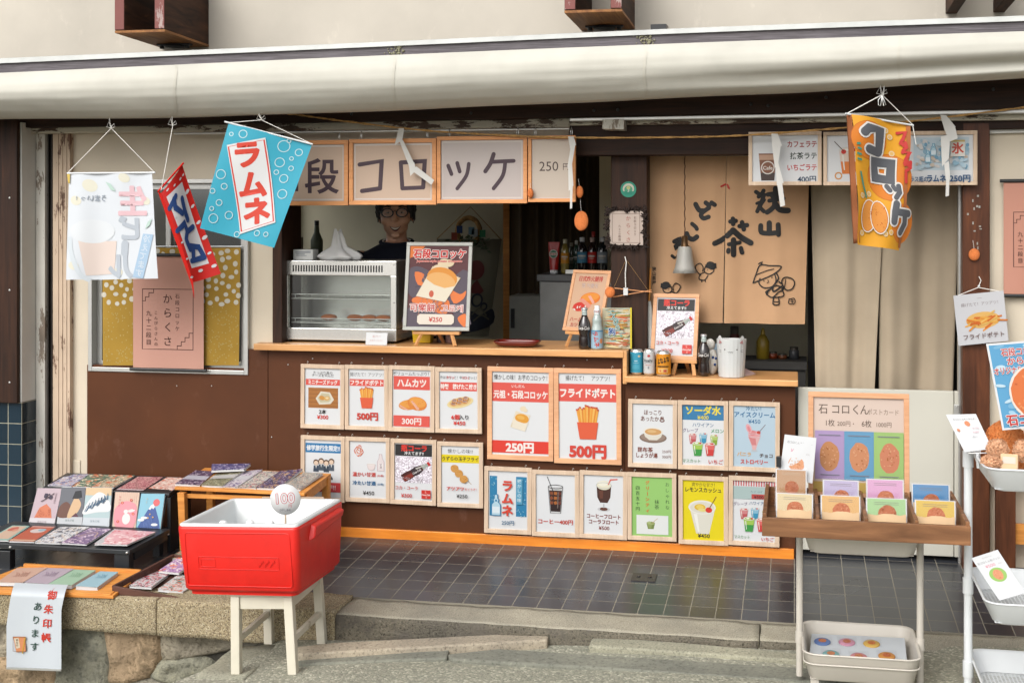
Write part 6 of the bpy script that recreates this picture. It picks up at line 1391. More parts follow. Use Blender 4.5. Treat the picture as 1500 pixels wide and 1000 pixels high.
# container, jars, tray
t = thing('yellow_container', 'yellow plastic container behind the easel on the counter', 'container', at(620, .16, ZC+.001)); k = pxm(.16, -.5)
MB().hexa([(-13/k, -.03, 0), (13/k, -.03, 0), (13/k, .03, 0), (-13/k, .03, 0), (-15/k, -.035, .075), (15/k, -.035, .075), (15/k, .035, .075), (-15/k, .035, .075)]).build('body', plain('yellow plastic', S('#e0b818', .8), .35), t, world=False, bevel=.004)
MB().box(-16/k, 16/k, -.038, .038, .0755, .083).build('lid', plain('yellow plastic lid', S('#e8c838', .8), .35), t, world=False, bevel=.002)
for px, c_, lab in ((646, '#3a3030', 'dark jar behind the right easel leg on the counter'), (659, '#b08a84', 'pinkish jar behind the right easel leg on the counter')):
    t, r, h = lathe_thing('jar', lab, 'jar', px-6.5, px+6.5, 484, .18, ZC+.001, [('body', plain('jar', S(c_, .8), .3), [(0, 0), (.95, 0), (1, .05), (1, .7), (.8, .8), (0, .8)]), ('lid', plain('jar lid', S('#8a8278', .8), .4), [(.86, .79), (.86, 1), (0, 1)])], 'small jars on the counter')
t = thing('red_dish', 'flat dark red lacquer money dish on the counter', 'dish', at(758, .06, ZC+.001)); k = pxm(.06, 0)
def dish(u, v): 
    a = u*2*math.pi; e = [(0, .004), (.8, .004), (.92, .012), (1.0, .026), (.98, .028), (.9, .016), (.78, .008), (0, .008)]
    q = v*7; i = min(int(q), 6); f = q-i; r_ = e[i][0]+(e[i+1][0]-e[i][0])*f; z_ = e[i][1]+(e[i+1][1]-e[i][1])*f; p = .45
    return Vector((34/k*r_*math.copysign(abs(math.cos(a))**p, math.cos(a)), .075*r_*math.copysign(abs(math.sin(a))**p, math.sin(a)), z_))
MB().grid(dish, 48, 14).build('dish', plain('red lacquer', S('#6a2018', .8), .25, coat=.5), t, world=False)
for s_ in (-1, 1): MB().box(s_*.03-.012, s_*.03+.012, -.02, .02, 0, .0042).build('foot', M['black'], t, world=False)
# croquette charms
M['felt'] = speckle('orange felt', S('#d87c42'), S('#b85c28'), S('#e89a62'), 500, .95, .6)
def charm(lab, px, py, rx, ry, Y, top, sticks=False, sz=.5):
    c = P(px, py, Y); k = pxm(Y, c.x); t = thing('croquette_charm', lab, 'ornament', c, 'orange croquette charms')
    MB().ball((0, 0, 0), (rx/k, .014, ry/k), 18, 12, lambda d: 1+.04*noise.noise(d*3+Vector((px, 0, 0)))).build('felt_oval', M['felt'], t, world=False)
    q = P(*top, Y)-c
    if not sticks: MB().tube([(0, 0, ry/k*.9), q], .0008, 5).build('thread', M['string'], t, world=False)
    return t, c, k
charm('large orange felt croquette charm hanging on a thread under the 250円 board', 851.5, 323.5, 10.5, 14.5, -.09, (850, 292)); charm('small orange felt charm at the right corner of the 250円 board', 849, 281, 5.5, 9, -.10, (847, 262)); charm('small orange felt charm at the left corner of the 250円 board', 777, 283, 4.5, 7.5, -.13, (777, 268))
charm('flat orange felt charm hanging alone on the brown right post', 1427, 373, 8, 9, -.045, (1425, 352))
t, c, kk = charm('orange felt charm gripped by chopsticks on the central post', 893.5, 428, 7.5, 8, .0, (893, 420), True)
for a, b in (((900, 422), (955, 428)), ((898, 435), (955, 425))): MB().tube([P(*a, .045)-c, P(*b, .045)-c], [.0028, .002], 6).build('chopstick', plain('pink tipped chopstick', S('#c88a5a'), .5), t, world=False)
for a, b in (((917, 380), (898, 424)), ((917, 380), (950, 426))): MB().tube([P(*a, .06)-c, P(*b, .05)-c], .0006, 5).build('thread', M['rope'], t, world=False)
MB().tube([P(915.5, 376, .06)-c, P(917.5, 384, .05)-c, P(916, 400, .05)-c, P(916.5, 421, .05)-c], .0028, 6).build('cord', M['string'], t, world=False)
MB().obox(P(916.5, 427, .045)-c, (.022, .006, .036)).build('tag', M['paperwhite'], t, world=False)
# folded umbrella
t = thing('folded_umbrella', 'furled white umbrella with orange handle leaning on the central post', 'umbrella', P(953, 552, .10))
a = P(951, 441, .13); b = P(954, 503, .10); top_ = P(953, 393, .14); b = Vector((b.x, b.y, ZS+.003))
MB().tube([top_, a], .0045, 8).build('handle', plain('orange varnished handle', S('#c98436'), .4), t)
MB().tube([a.lerp(b, i/10) for i in range(11)], [.008, .014, .016, .0165, .0165, .016, .015, .013, .010, .007, .003], 10).build('canopy', fabric('white umbrella cloth', (.5, .5, .47, 1), 300, .7, .3), t)

# ------------------------------------------------------------------ kitchen behind the hatch
fy = .95; fx0, fx1 = XR(790, fy), XR(893, fy); ft = P(840, 402, fy).z
t = thing('steel_fridge', 'grey steel refrigerated cabinet behind the counter with bottles standing on it', 'fridge', ((fx0+fx1)/2, fy+.25, .03))
M['fridge'] = plain('dull steel sheet', (.20, .205, .20, 1), .42, .35, .18, 5); M['fridge_d'] = plain('dark cabinet edge', (.10, .105, .11, 1), .4)
MB().box(fx0, fx1+.08, fy, fy+.5, .03, ft-.04).build('body', M['fridge'], t, bevel=.006); MB().box(fx0-.012, fx1+.09, fy-.014, fy+.5, ft-.0395, ft).build('lid', M['fridge_d'], t, bevel=.004)
a = P(840, 398, fy-.015); MB().box(a.x-.045, a.x+.045, fy-.022, fy-.0145, a.z-.012, a.z+.012).build('name_plate', M['alu'], t, bevel=.001)
def pet(lab, px0, px1, ytop, col, labcol, cap, Y=1.02, extra=None, shape=0):
    t, r, h = lathe_thing('plastic_bottle', lab, 'bottle', px0, px1, ytop, Y, ft+.001, [('body', plain('bottled drink', S(col, .8), .12, coat=.6), [(0, 0), (.9, 0), (1, .04), (1, .62), (.9, .72), (.5, .84), (.4, .88), (0, .88)]), ('cap', plain('bottle cap', S(cap, .8), .4), [(.5, .87), (.52, .99), (0, 1)])], 'bottles on the steel fridge', 16)
    wrap_print(t, r*1.02, h*.3, h*.6, -110, 110, lambda F: (F.rect(30, F.H*.3, 70, F.H*.45, '#d8d4cc'), F.rect(36, F.H*.55, 64, F.H*.62, '#bdb6aa')), labcol)
pet('small bottle with amber label right of the red tube', 821.5, 834, 350, '#8a7a3c', '#d8921e', '#b8b49a'); pet('slim dark green bottle between the amber and the green bottles', 832.5, 841.5, 355, '#3a4030', '#5a6048', '#8a8a7a', 1.12)
pet('green tinted bottle half hidden behind the blue labelled one', 839.5, 849, 352, '#1c3a2c', '#2c4a3c', '#b8bab4', 1.12); pet('dark bottle with light blue label and white cap', 845.5, 860.5, 347, '#1a1416', '#4a90b4', '#c8ccce')
pet('cola bottle with red label and white cap', 860.8, 874, 347.5, '#2a120e', '#c8281e', '#c0a8a0'); pet('dark bottle with grey white label, rightmost on the fridge', 874.5, 890, 347, '#1c2024', '#8a98a2', '#c8ccce')
pet('dark bottle with red cap behind the red labelled cola bottle', 864, 874.5, 339, '#241614', '#4a1a16', '#a02420', 1.15)
t = thing('squeeze_tube', 'red squeeze tube with white round emblem standing on the fridge', 'tube', at(811.5, 1.02, ft+.001)); k = pxm(1.02, .1)
MB().lathe([(0, 0), (6/k, 0), (6/k, 5.5/k), (0, 5.5/k)], (0, 0, 0), 16).build('cap', M['capwhite'], t, world=False)
def tubef(u, v): a = u*2*math.pi; return Vector(((6.2+2.6*v)/k*math.cos(a), (6.2*(1-v)+.6*v)/k*math.sin(a), (5.5+41*v)/k))
MB().grid(tubef, 24, 8).build('body', plain('red plastic tube', S('#b8241e', .8), .3), t, world=False)
F = Flat(13/k, 13/k, .0002); F.ell(50, 50, 50, 50, '#e8dcd4'); F.ell(50, 50, 40, 40, '#3a8a6c'); F.rect(14, 34, 86, 66, '#e8e0d8'); F.text('ミルク', 50, 50, 26, '#c82a20', .04, 66); o = F.build('emblem', t); o.location = (0, -5.2/k, 29/k); o.rotation_euler = (R(-4), 0, 0)
# low white cupboard, brown curtain
t = thing('white_cupboard', 'low white cupboard in the kitchen left of the fridge', 'cupboard', at(767, 1.7, .03)); a = P(746, 433, 1.6); b = P(800, 433, 1.6)
MB().box(a.x, b.x, 1.6, 1.95, .03, a.z).build('body', plain('cupboard white', (.34, .34, .30, 1), .6), t, bevel=.004); MB().box(a.x+.012, a.x+.035, 1.588, 1.5995, a.z-.2, a.z-.08).build('handle', M['black'], t)
t = thing('brown_curtain', 'heavy brown curtain hanging at the back of the kitchen above the fridge', 'curtain', at(812, 1.85, 2.2)); xa, xb = XR(746, 1.85), XR(880, 1.85); zb = P(800, 436, 1.85).z
MB().grid(lambda u, v: Vector((xa+(xb-xa)*u, 1.85+.03*math.sin(u*34)+.012*math.sin(u*71+v), 2.3+(zb-2.3)*v)), 120, 6).build('cloth', fabric('brown curtain cloth', (.085, .062, .038, 1), 400), t)
MB().tube([(xa, 1.85, 2.31), (xb, 1.85, 2.31)], .01, 8).build('rod', M['black'], t)
# wall hanging and wreath on the back wall
t = thing('wave_banner', 'cream wall banner with a red ball and dark blue waves on the kitchen wall', 'banner', P(690, 330, 2.3)); cs = [(640, 350), (735, 350), (716, 492), (636, 492)]
pts = [P(x, y, 2.32) for x, y in cs]; F = Flat((pts[1]-pts[0]).length, (pts[3]-pts[0]).length, .0006); g = inv_quad(cs); A = lambda x, y: (lambda u, v: (u*100, v*F.H))(*g(630+x/4.347, 290+y/4.347))
F.base('#8a8670', 12); F.ell(*A(290, 460), 15, 15, '#7a1f1c'); F.poly([A(*p) for p in ((262, 560), (300, 520), (345, 590), (320, 610), (262, 605))], '#7a1f1c')
F.poly([A(*p) for p in ((60, 800), (180, 760), (260, 720), (320, 745), (400, 705), (375, 820), (60, 880))], '#22283c', 4); F.ring(*A(300, 650), 9, 3, '#22283c'); F.ring(*A(345, 690), 5, 2.5, '#22283c'); F.stroke([A(*p) for p in ((270, 740), (320, 700), (360, 745))], 2.5, '#6f6c58', 5); F.stroke([A(*p) for p in ((280, 780), (330, 745), (375, 770))], 2.5, '#6f6c58', 5)
o_ = wloc(t); dm = quadmap(pts, lambda u, v: .01*math.sin(u*9)); F.build('cloth', t, deform=lambda u, v, l: dm(u, v, l)-o_, smooth=True)
kn = P(689, 303, 2.3); MB().tube([P(640, 350, 2.31), kn, P(735, 352, 2.31)], .003, 6).build('cord', M['rope'], t)
t = thing('straw_wreath', 'straw rope wreath with leaves and blue paper charms on the kitchen wall', 'wreath', P(687, 338, 2.26)); k = pxm(2.26, -.5)
MB().tube([(17/k*math.cos(a), -.01+.004*math.sin(a*9), 19/k*math.sin(a)) for a in [i*math.pi/16 for i in range(32)]], .017, 8, close=True).build('ring', M['rope'], t, world=False)
rnd = random.Random(3); m = MB()
for i in range(60):
    c0 = Vector((rnd.gauss(0, 14)/k, -.03+rnd.uniform(-.02, .0), (-17+rnd.gauss(0, 6))/k)); d = Vector((rnd.uniform(-1, 1), -.2, rnd.uniform(-1, .4))).normalized(); s_ = d.cross(Vector((0, 1, 0))).normalized()*.008
    m.add([c0, c0+d*.02+s_, c0+d*.045, c0+d*.02-s_], [(0, 1, 2, 3)])
m.build('leaves', plain('dark leaves', S('#3a4a2c'), .6, var=.4, nscale=30), t, world=False)
for c_, x, y in (('#2c4a8a', -12, 2), ('#8ab4c8', 6, 0), ('#b8c4c8', 11, -3), ('#b04a2c', -20, -8), ('#2c8a5a', 23, -4)): MB().box(x/k-.02, x/k+.02, -.045, -.04, y/k-.025, y/k+.025).build('paper_charm', c_, t, world=False)
t = thing('dark_bottle', 'tall dark green bottle at the left back of the kitchen', 'bottle', at(464, 1.3, P(464, 380, 1.3).z)); k = pxm(1.3, -1.6)
MB().lathe([(0, 0), (9/k, 0), (9/k, 28/k), (4/k, 40/k), (3/k, 54/k), (0, 54/k)], (0, 0, 0), 16).build('glass', plain('dull green glass', (.10, .12, .075, 1), .45), t, world=False)
MB().lathe([(3.4/k, 50/k), (3.4/k, 57/k), (0, 57/k)], (0, 0, 0), 12).build('cap', M['black'], t, world=False)
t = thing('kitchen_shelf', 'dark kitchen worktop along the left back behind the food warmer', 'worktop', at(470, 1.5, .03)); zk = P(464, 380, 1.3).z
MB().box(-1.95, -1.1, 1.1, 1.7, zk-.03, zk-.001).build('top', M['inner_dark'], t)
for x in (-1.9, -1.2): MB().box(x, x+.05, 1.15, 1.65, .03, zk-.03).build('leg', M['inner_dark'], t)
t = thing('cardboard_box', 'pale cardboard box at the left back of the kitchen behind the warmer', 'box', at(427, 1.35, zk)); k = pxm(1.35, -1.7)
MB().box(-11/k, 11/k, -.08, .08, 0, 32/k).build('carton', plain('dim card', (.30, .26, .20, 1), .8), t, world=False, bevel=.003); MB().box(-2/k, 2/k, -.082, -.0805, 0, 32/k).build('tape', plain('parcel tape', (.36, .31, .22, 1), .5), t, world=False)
# back counter below the noren
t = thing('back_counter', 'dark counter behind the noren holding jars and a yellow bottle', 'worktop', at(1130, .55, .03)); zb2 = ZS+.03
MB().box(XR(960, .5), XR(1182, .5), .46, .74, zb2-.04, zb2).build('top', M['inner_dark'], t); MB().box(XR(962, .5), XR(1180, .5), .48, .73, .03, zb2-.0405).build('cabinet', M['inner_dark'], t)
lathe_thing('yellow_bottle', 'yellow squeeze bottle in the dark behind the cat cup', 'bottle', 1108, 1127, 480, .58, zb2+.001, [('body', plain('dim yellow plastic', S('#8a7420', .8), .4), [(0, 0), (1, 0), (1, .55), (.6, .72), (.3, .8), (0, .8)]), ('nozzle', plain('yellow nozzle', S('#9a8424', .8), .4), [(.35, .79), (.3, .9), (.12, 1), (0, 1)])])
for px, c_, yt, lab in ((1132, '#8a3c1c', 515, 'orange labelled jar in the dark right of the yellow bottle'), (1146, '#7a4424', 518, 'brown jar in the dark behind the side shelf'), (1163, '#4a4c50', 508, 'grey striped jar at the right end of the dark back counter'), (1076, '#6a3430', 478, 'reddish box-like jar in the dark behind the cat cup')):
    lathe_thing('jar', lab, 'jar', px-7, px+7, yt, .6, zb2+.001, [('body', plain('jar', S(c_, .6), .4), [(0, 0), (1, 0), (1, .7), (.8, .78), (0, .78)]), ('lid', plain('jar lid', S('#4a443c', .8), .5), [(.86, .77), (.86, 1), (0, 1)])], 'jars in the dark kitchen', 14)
# ------------------------------------------------------------------ notebooks and stands on the left
def qbook(lab, cs, Ys, thick, cover, draw=None, group='patterned notebooks on the left stands', name='notebook', cat='notebook', base=None):
    """a notebook whose front cover fills four picture corners (TL TR BR BL), each at its own depth"""
    p = [P(x, y, Y) for (x, y), Y in zip(cs, Ys)]; n_ = (p[1]-p[0]).cross(p[3]-p[0]).normalized()
    if n_.y > 0 and abs(n_.z) < .5: n_ = -n_
    if n_.z < 0 and abs(n_.z) >= .5: n_ = -n_
    t = thing(name, lab, cat, (p[2]+p[3])/2-n_*thick, group)
    c0 = (p[0]+p[1]+p[2]+p[3])/4; ins = [c0+(q-c0)*.97 for q in p]
    hx = lambda qs, a, b: MB().hexa([q-n_*b for q in qs]+[q-n_*a for q in qs])
    hx(ins, .0012, thick-.0012).build('pages', M['paperwhite'], t); hx(p, thick-.0011, thick).build('back_cover', M['paperwhite'], t)
    w_ = ((p[1]-p[0]).length+(p[2]-p[3]).length)/2; h = ((p[3]-p[0]).length+(p[2]-p[1]).length)/2
    cov = hx(p, 0, .0011).build('front_cover', cover, t)
    if draw:
        F = Flat(w_, h, .0001); draw(F); o = wloc(t); dm = quadmap(p)
        def dd(u, v, l): q = p[0]*(1-u)*(1-v)+p[1]*u*(1-v)+p[2]*u*v+p[3]*(1-u)*v; return q+n_*(l+.0003)-o
        F.build('print', cov, deform=dd)
    return t
Z1 = lambda *l: [(x/5, 680+y/5) for x, y in l]
# black tiered stand
t = thing('display_stand', 'black lacquered two tier stand carrying notebooks at the left', 'stand', P(120, 848, -.6))
def slab(name, cs, Ys, th, mat, parent, bev=.002):
    p = [P(x, y, Y) for (x, y), Y in zip(cs, Ys)]; return MB().hexa([q-Vector((0, 0, th)) for q in p]+p).build(name, mat, parent, bevel=bev)
m = MB(); q = [Vector((XR(-60, -.755), -.755, .0975)), Vector((XR(190, -.755), -.755, .0985)), Vector((XR(249, -.46), -.46, .1315)), Vector((XR(20, -.46), -.46, .1305))]
m.hexa([v-Vector((0, 0, .02)) for v in q]+q).build('shelf', M['black_wood'], t, bevel=.002)
slab('shelf', [(62, 713.5), (248, 722.5), (280, 699), (98, 692)], (-.40, -.40, -.17, -.17), .014, M['black_wood'], t)
fzl = lambda Y: floor_z(Y)+.001
for px in (4, 178): a = P(px, 805, -.745); MB().box(a.x-.038, a.x+.038, -.745, -.70, -.034+.0, a.z-.004).build('leg', M['black_wood'], t, bevel=.003)
a = P(240, 770, -.44); MB().box(a.x-.05, a.x-.012, -.46, -.42, -.03, a.z).build('leg', M['black_wood'], t, bevel=.003)
a = P(190, 810, -.75); b = P(246, 776, -.47); MB().bar(a+Vector((-.012, .05, -.02)), b+Vector((-.012, 0, -.02)), .018, .05).build('side_rail', M['black_wood'], t)
MB().bar(P(-60, 842, -.5), P(178, 850, -.5), .02, .16).build('back_panel', M['black_wood'], t)
a = P(248, 724, -.40); b = P(278, 702, -.18)
MB().hexa([Vector((a.x-.01, -.40, .0)), Vector((a.x+.006, -.40, .0)), Vector((b.x+.006, -.18, .0)), Vector((b.x-.01, -.18, .0)), a+Vector((-.01, 0, -.016)), a+Vector((.006, 0, -.016)), b+Vector((.006, 0, -.016)), b+Vector((-.01, 0, -.016))]).build('end_panel', M['black_wood'], t)
MB().hexa([P(45, 770, -.46), P(236, 778, -.46), P(236, 778, -.45), P(45, 770, -.45), P(62, 716, -.385), P(246, 724, -.385), P(246, 724, -.375), P(62, 716, -.375)]).build('lean_panel', M['black_wood'], t)
for px, py in ((15, 801), (186, 809), (246, 782)): a = P(px, py, -.757 if px < 240 else -.46); MB().lathe([(0, -.004), (.006, -.004), (.006, .006)], a, 8, axis='y').build('screw', M['alu'], t)
# leaning row
YB, YT = -.468, -.405
def lean(lab, cs, cover, draw): qbook(lab, Z1(*cs), (YT, YT, YB, YB), .009, cover, draw)
def nb1(F): F.rect(0, F.H*.8, 100, F.H, '#d8d2d6'); F.text('御朱印帳', 50, F.H*.9, 9, '#8a7a80', 0); F.poly([(16, F.H*.79), (28, F.H*.52), (52, F.H*.42), (74, F.H*.55), (84, F.H*.79)], '#d87c56'); dots(F, 24, F.H*.56, 76, F.H*.78, 40, 1.6, '#b85a3c', 5); F.stroke([(30, F.H*.36), (52, F.H*.26), (74, F.H*.14)], 3, '#4a3a44', 4); dots(F, 34, F.H*.1, 76, F.H*.32, 9, 6, '#3c3048', 4); F.rect(80, F.H*.12, 83, F.H*.4, '#b8a0a8')
def nb2(F): F.rect(0, F.H*.77, 100, F.H, '#c9ccd0'); F.text('御朱印帳', 50, F.H*.86, 9, '#6a7a74', 0); F.poly([(0, F.H*.77), (4, F.H*.5), (28, F.H*.38), (48, F.H*.5), (44, F.H*.77)], '#6e4638', 4); F.poly([(38, F.H*.77), (52, F.H*.4), (66, F.H*.25), (88, F.H*.42), (80, F.H*.62), (60, F.H*.77)], '#dcb890', 4); F.poly([(50, F.H*.3), (60, F.H*.1), (84, F.H*.08), (90, F.H*.26), (70, F.H*.3)], '#22242a'); F.poly([(54, F.H*.77), (72, F.H*.66), (84, F.H*.77)], '#5a2c3c')
def nb3(F):
    F.rect(0, 0, 100, F.H*.2, '#e2c49c'); F.rect(0, F.H*.78, 100, F.H, '#cfd6dc'); F.text('御朱印帳', 46, F.H*.87, 9, '#7a8a94', 0); F.poly([(0, F.H*.55), (20, F.H*.3), (50, F.H*.12), (80, F.H*.2), (98, F.H*.4), (98, F.H*.6), (50, F.H*.64), (0, F.H*.7)], '#e8eaea', 4)
    for k in range(26): F.stroke([(4+3.4*k, F.H*(.62-.012*k+.03*math.sin(k))), (12+3.0*k, F.H*(.48-.011*k+.05*math.sin(k*1.7)))], 2.2, ('#2c5478', '#3f7090', '#1f3c5c')[k % 3])
def nb4(F): 
    for k in range(12): F.rect(8*k+2, 0, 8*k+3, F.H, '#d8b0a4')
    F.poly([(8, F.H*.9), (4, F.H*.5), (30, F.H*.3), (60, F.H*.25), (96, F.H*.4), (92, F.H*.95), (40, F.H)], '#e89aa4', 4); F.ell(56, F.H*.74, 17, 21, '#f0eae6'); F.ell(52, F.H*.54, 9, 8, '#f0eae6'); F.ell(76, F.H*.52, 14, 4, '#f0eae6', -14); F.ell(70, F.H*.5, 12, 3, '#e8dcd8', -20)
    for x, y in ((70, .22), (22, .82), (34, .3), (84, .6)): F.ell(x, F.H*y, 6, 5, '#d8404c'); F.ell(x, F.H*y, 2, 2, '#f0d8a0')
    F.vtext('やすらぎ', 22, F.H*.14, 11, 9, '#d86a74', 0)
def nb5(F):
    F.ell(70, F.H*.24, 14, 14, '#e06a6c'); F.poly([(4, F.H*.94), (30, F.H*.55), (46, F.H*.34), (58, F.H*.3), (70, F.H*.4), (90, F.H*.72), (98, F.H*.94)], '#3c5a9c'); F.poly([(40, F.H*.42), (48, F.H*.32), (58, F.H*.28), (66, F.H*.36), (60, F.H*.42), (54, F.H*.38), (48, F.H*.44)], '#eef0f0')
    for k in range(9): F.rect(14+9*k, F.H*(.9-.0*k), 15.5+9*k, F.H*.94, '#24386c'); F.stroke([(30+6*k, F.H*(.6 if 1 < k < 6 else .78)), (30+6*k, F.H*.93)], 1.2, '#6a84c0')
    for x, y in ((16, .72), (74, .84), (28, .66)): F.ell(x, F.H*y, 14, 5, '#eef0f0')
    for x, y in ((50, .56), (64, .64), (44, .66)): F.ell(x, F.H*y, 3, 3, '#e0b04c')
    F.vtext('ふじ', 30, F.H*.14, 13, 9, '#d8b06a', 0)
lean('lilac grey notebook with an orange printed mound, leftmost of the leaning row', [(275, 172), (455, 175), (395, 450), (205, 445)], '#c9b4bc', nb1)
lean('dark grey notebook with a brown and tan print in the leaning row', [(450, 166), (628, 168), (598, 450), (413, 447)], '#6c6e76', nb2)
lean('cream notebook with dark blue curling strokes in the leaning row', [(632, 168), (820, 170), (798, 455), (601, 450)], '#b8cdd0', nb3)
lean('pink striped notebook with a white rabbit in the leaning row', [(845, 200), (1022, 205), (992, 468), (822, 465)], '#e2c4ae', nb4)
lean('sky blue notebook with a blue mountain and red sun, rightmost of the leaning row', [(1035, 212), (1207, 215), (1172, 485), (993, 482)], '#8cc4d8', nb5)
# front row lying on the lower tier
def lie(lab, cs, cover, draw=None, th=.008, Ys=(-.53, -.53, -.735, -.735)): qbook(lab, Z1(*cs), Ys, th, cover, draw)
fl = lambda n, base, cols, sc_=60, de=.42: motif(n, S(base, .84), [S(c, .84) for c in cols], sc_, de)
lie('mint green bordered notebook at the left picture edge on the lower tier', [(90, 445), (218, 448), (62, 553), (-95, 548)], '#a8d0c4', lambda F: (F.rect(10, 10, 90, F.H-14, '#e8c8b0'), F.ell(40, 50, 22, 30, '#d87c6a', 20), F.ell(60, 66, 14, 18, '#e8a890')))
lie('rust red notebook with a pale cloud on the lower tier', [(240, 450), (405, 455), (248, 563), (64, 557)], '#cf6f56', lambda F: (F.ell(52, 50, 30, 24, '#e8d8d4'), F.ell(66, 40, 16, 14, '#a9c4d0'), F.rect(0, 0, 100, 14, '#e0a89c'), F.rect(0, F.H-16, 100, F.H-2, '#e8c0a4')))
lie('black and white patterned notebook on the lower tier', [(440, 456), (655, 455), (442, 573), (252, 566)], fl('ink floral', '#d2d2d4', ['#4a4c56', '#8a8c98', '#c0a890'], 40, .4), lambda F: F.ell(36, 70, 14, 16, '#e4e6ea'))
lie('violet notebook with pale swirls on the lower tier', [(662, 462), (818, 470), (632, 582), (445, 571)], fl('violet floral', '#7c6488', ['#b8a0b8', '#d8c4d0', '#5a4a70'], 34, .4), lambda F: F.stroke([(20, 100), (40, 60), (70, 50), (84, 90)], 5, '#d8b8a8', 5))
lie('pink notebook in a clear sleeve at the right of the lower tier', [(838, 472), (1140, 492), (932, 584), (690, 578)], fl('pink blossom', '#dcaab0', ['#e8d0d0', '#cf7c84', '#f0e0dc'], 26, .38), lambda F: (F.rect(0, 0, 22, F.H, '#d8d6da'), F.ring(55, 40, 12, 1.4, '#c8706c')))
# top row
UY = (-.19, -.19, -.385, -.385)
lie('indigo and white notebook, leftmost on the top tier', [(500, 72), (655, 70), (522, 157), (345, 154)], fl('indigo floral', '#a9a8be', ['#4a4c80', '#e0dcd8', '#c89a8a'], 42), None, .008, UY)
lie('green and orange flowered notebook on the top tier', [(660, 70), (822, 75), (662, 160), (527, 158)], fl('green floral', '#6a7c68', ['#d87c56', '#e0d4b8', '#2c5a50'], 34), None, .008, UY)
lie('tan notebook with orange flowers on the top tier', [(826, 75), (988, 80), (832, 165), (667, 160)], fl('tan floral', '#b8a084', ['#cf6a48', '#5a8070', '#e8dcc4'], 36), None, .008, UY)
lie('dark rose notebook with small flecks on the top tier', [(1012, 88), (1195, 92), (1047, 190), (852, 183)], fl('rose flecks', '#a9626c', ['#6a2c38', '#d8a4a0', '#e8d0c0'], 70), lambda F: F.rect(0, F.H-9, 100, F.H, '#d8cdd0'), .01, UY)
lie('pale coral notebook at the right end of the top tier', [(1222, 93), (1400, 98), (1238, 205), (1050, 196)], fl('coral floral', '#d8b4a8', ['#c8705c', '#e8dcd0', '#a98a80'], 50), lambda F: F.rect(0, F.H-8, 100, F.H, '#dcd4d4'), .01, UY)
# low row on the wooden board
t = thing('wooden_board', 'orange pine slatted board on the kerb under the low row of books', 'board', P(80, 866, -.9))
slab('board', [(-60, 864), (166, 872), (208, 839), (30, 829)], (-1.09, -1.09, -.83, -.83), .014, M['bench_wood'], t)
slab('slat', [(-60, 862), (162, 869.5), (168, 865), (-55, 857.5)], (-1.085, -1.085, -1.05, -1.05), .006, M['bench_wood'], t)
slab('back_strip', [(34, 826), (206, 835), (207, 833), (36, 824)], (-.83, -.83, -.81, -.81), .018, M['bench_wood'], t)
LY = (-.865, -.865, -1.045, -1.045)
wisp = lambda c: (lambda F: [F.stroke([(20+9*k, 40+6*math.sin(k*2)), (34+7*k, 56+9*math.cos(k)), (30+9*k, 80)], 2.2, c, 4) for k in range(6)])
lie('thick pale coral book at the left end of the low board', [(125, 757), (352, 752), (167, 862), (-20, 858)], '#e0b8a4', wisp('#cf9684'), .018, LY)
lie('thick lilac book on the low board', [(352, 755), (543, 762), (352, 872), (178, 860)], '#c9b8c4', wisp('#a890a8'), .018, LY)
lie('thick mint green book on the low board', [(545, 766), (704, 773), (523, 882), (353, 873)], '#b4d4b8', wisp('#8cb894'), .018, LY)
lie('thick pale blue book at the right end of the low board', [(732, 780), (868, 785), (712, 898), (550, 886)], '#b0d4e0', wisp('#84b8d0'), .018, LY)
# paper banner over the kerb
t = thing('paper_banner', 'white laminated paper banner with red and green brush writing hanging over the kerb', 'banner', P(50, 856, -.96))
F = Flat(.27, .43, .0005); F.base('#dfe6ec', 20)
for i, ch in enumerate('御朱印帳'): F.text(ch, 76.5-1.4*i, 20+26.5*i, 18, '#e0402c', .03)
for i, ch in enumerate('あります'): F.text(ch, 54-1*i, 42+25*i, 17, '#1f4a3c', .012)
F.poly([(12, 100), (33, 99), (36, 126), (18, 129)], '#e89a6a'); F.poly([(14, 103), (22, 102), (25, 120), (18, 122)], '#f0e0c4'); F.stroke([(34, 100), (29, 130)], 2, '#d8a83c'); F.vtext('御朱印', 19, 106, 5, 4.4, '#6a5040', 0); F.frame(12, 100, 35, 127, .8, '#9a6a4a')
def ban(u, v, l):
    xl = 22.7+(9.5-22.7)*min(1, v/.5)**.6*1.0; xr_ = 99.8+(89.8-99.8)*min(1, v/.3)**.7; px = xl+(xr_-xl)*u
    Yv = -1.06-.085*math.sin(min(1, v/.16)*math.pi/2) + .012*v*math.sin(u*5); py = 853+3*u+(125*v)
    return P(px, py, Yv-l)-wloc(t)
F.build('sheet', t, deform=ban, smooth=True)
a = ban(0, 1, .0005)+wloc(t); b = ban(1, 1, .0005)+wloc(t); MB().bar(a, b, .004, .008).build('hem', M['alu'], t)
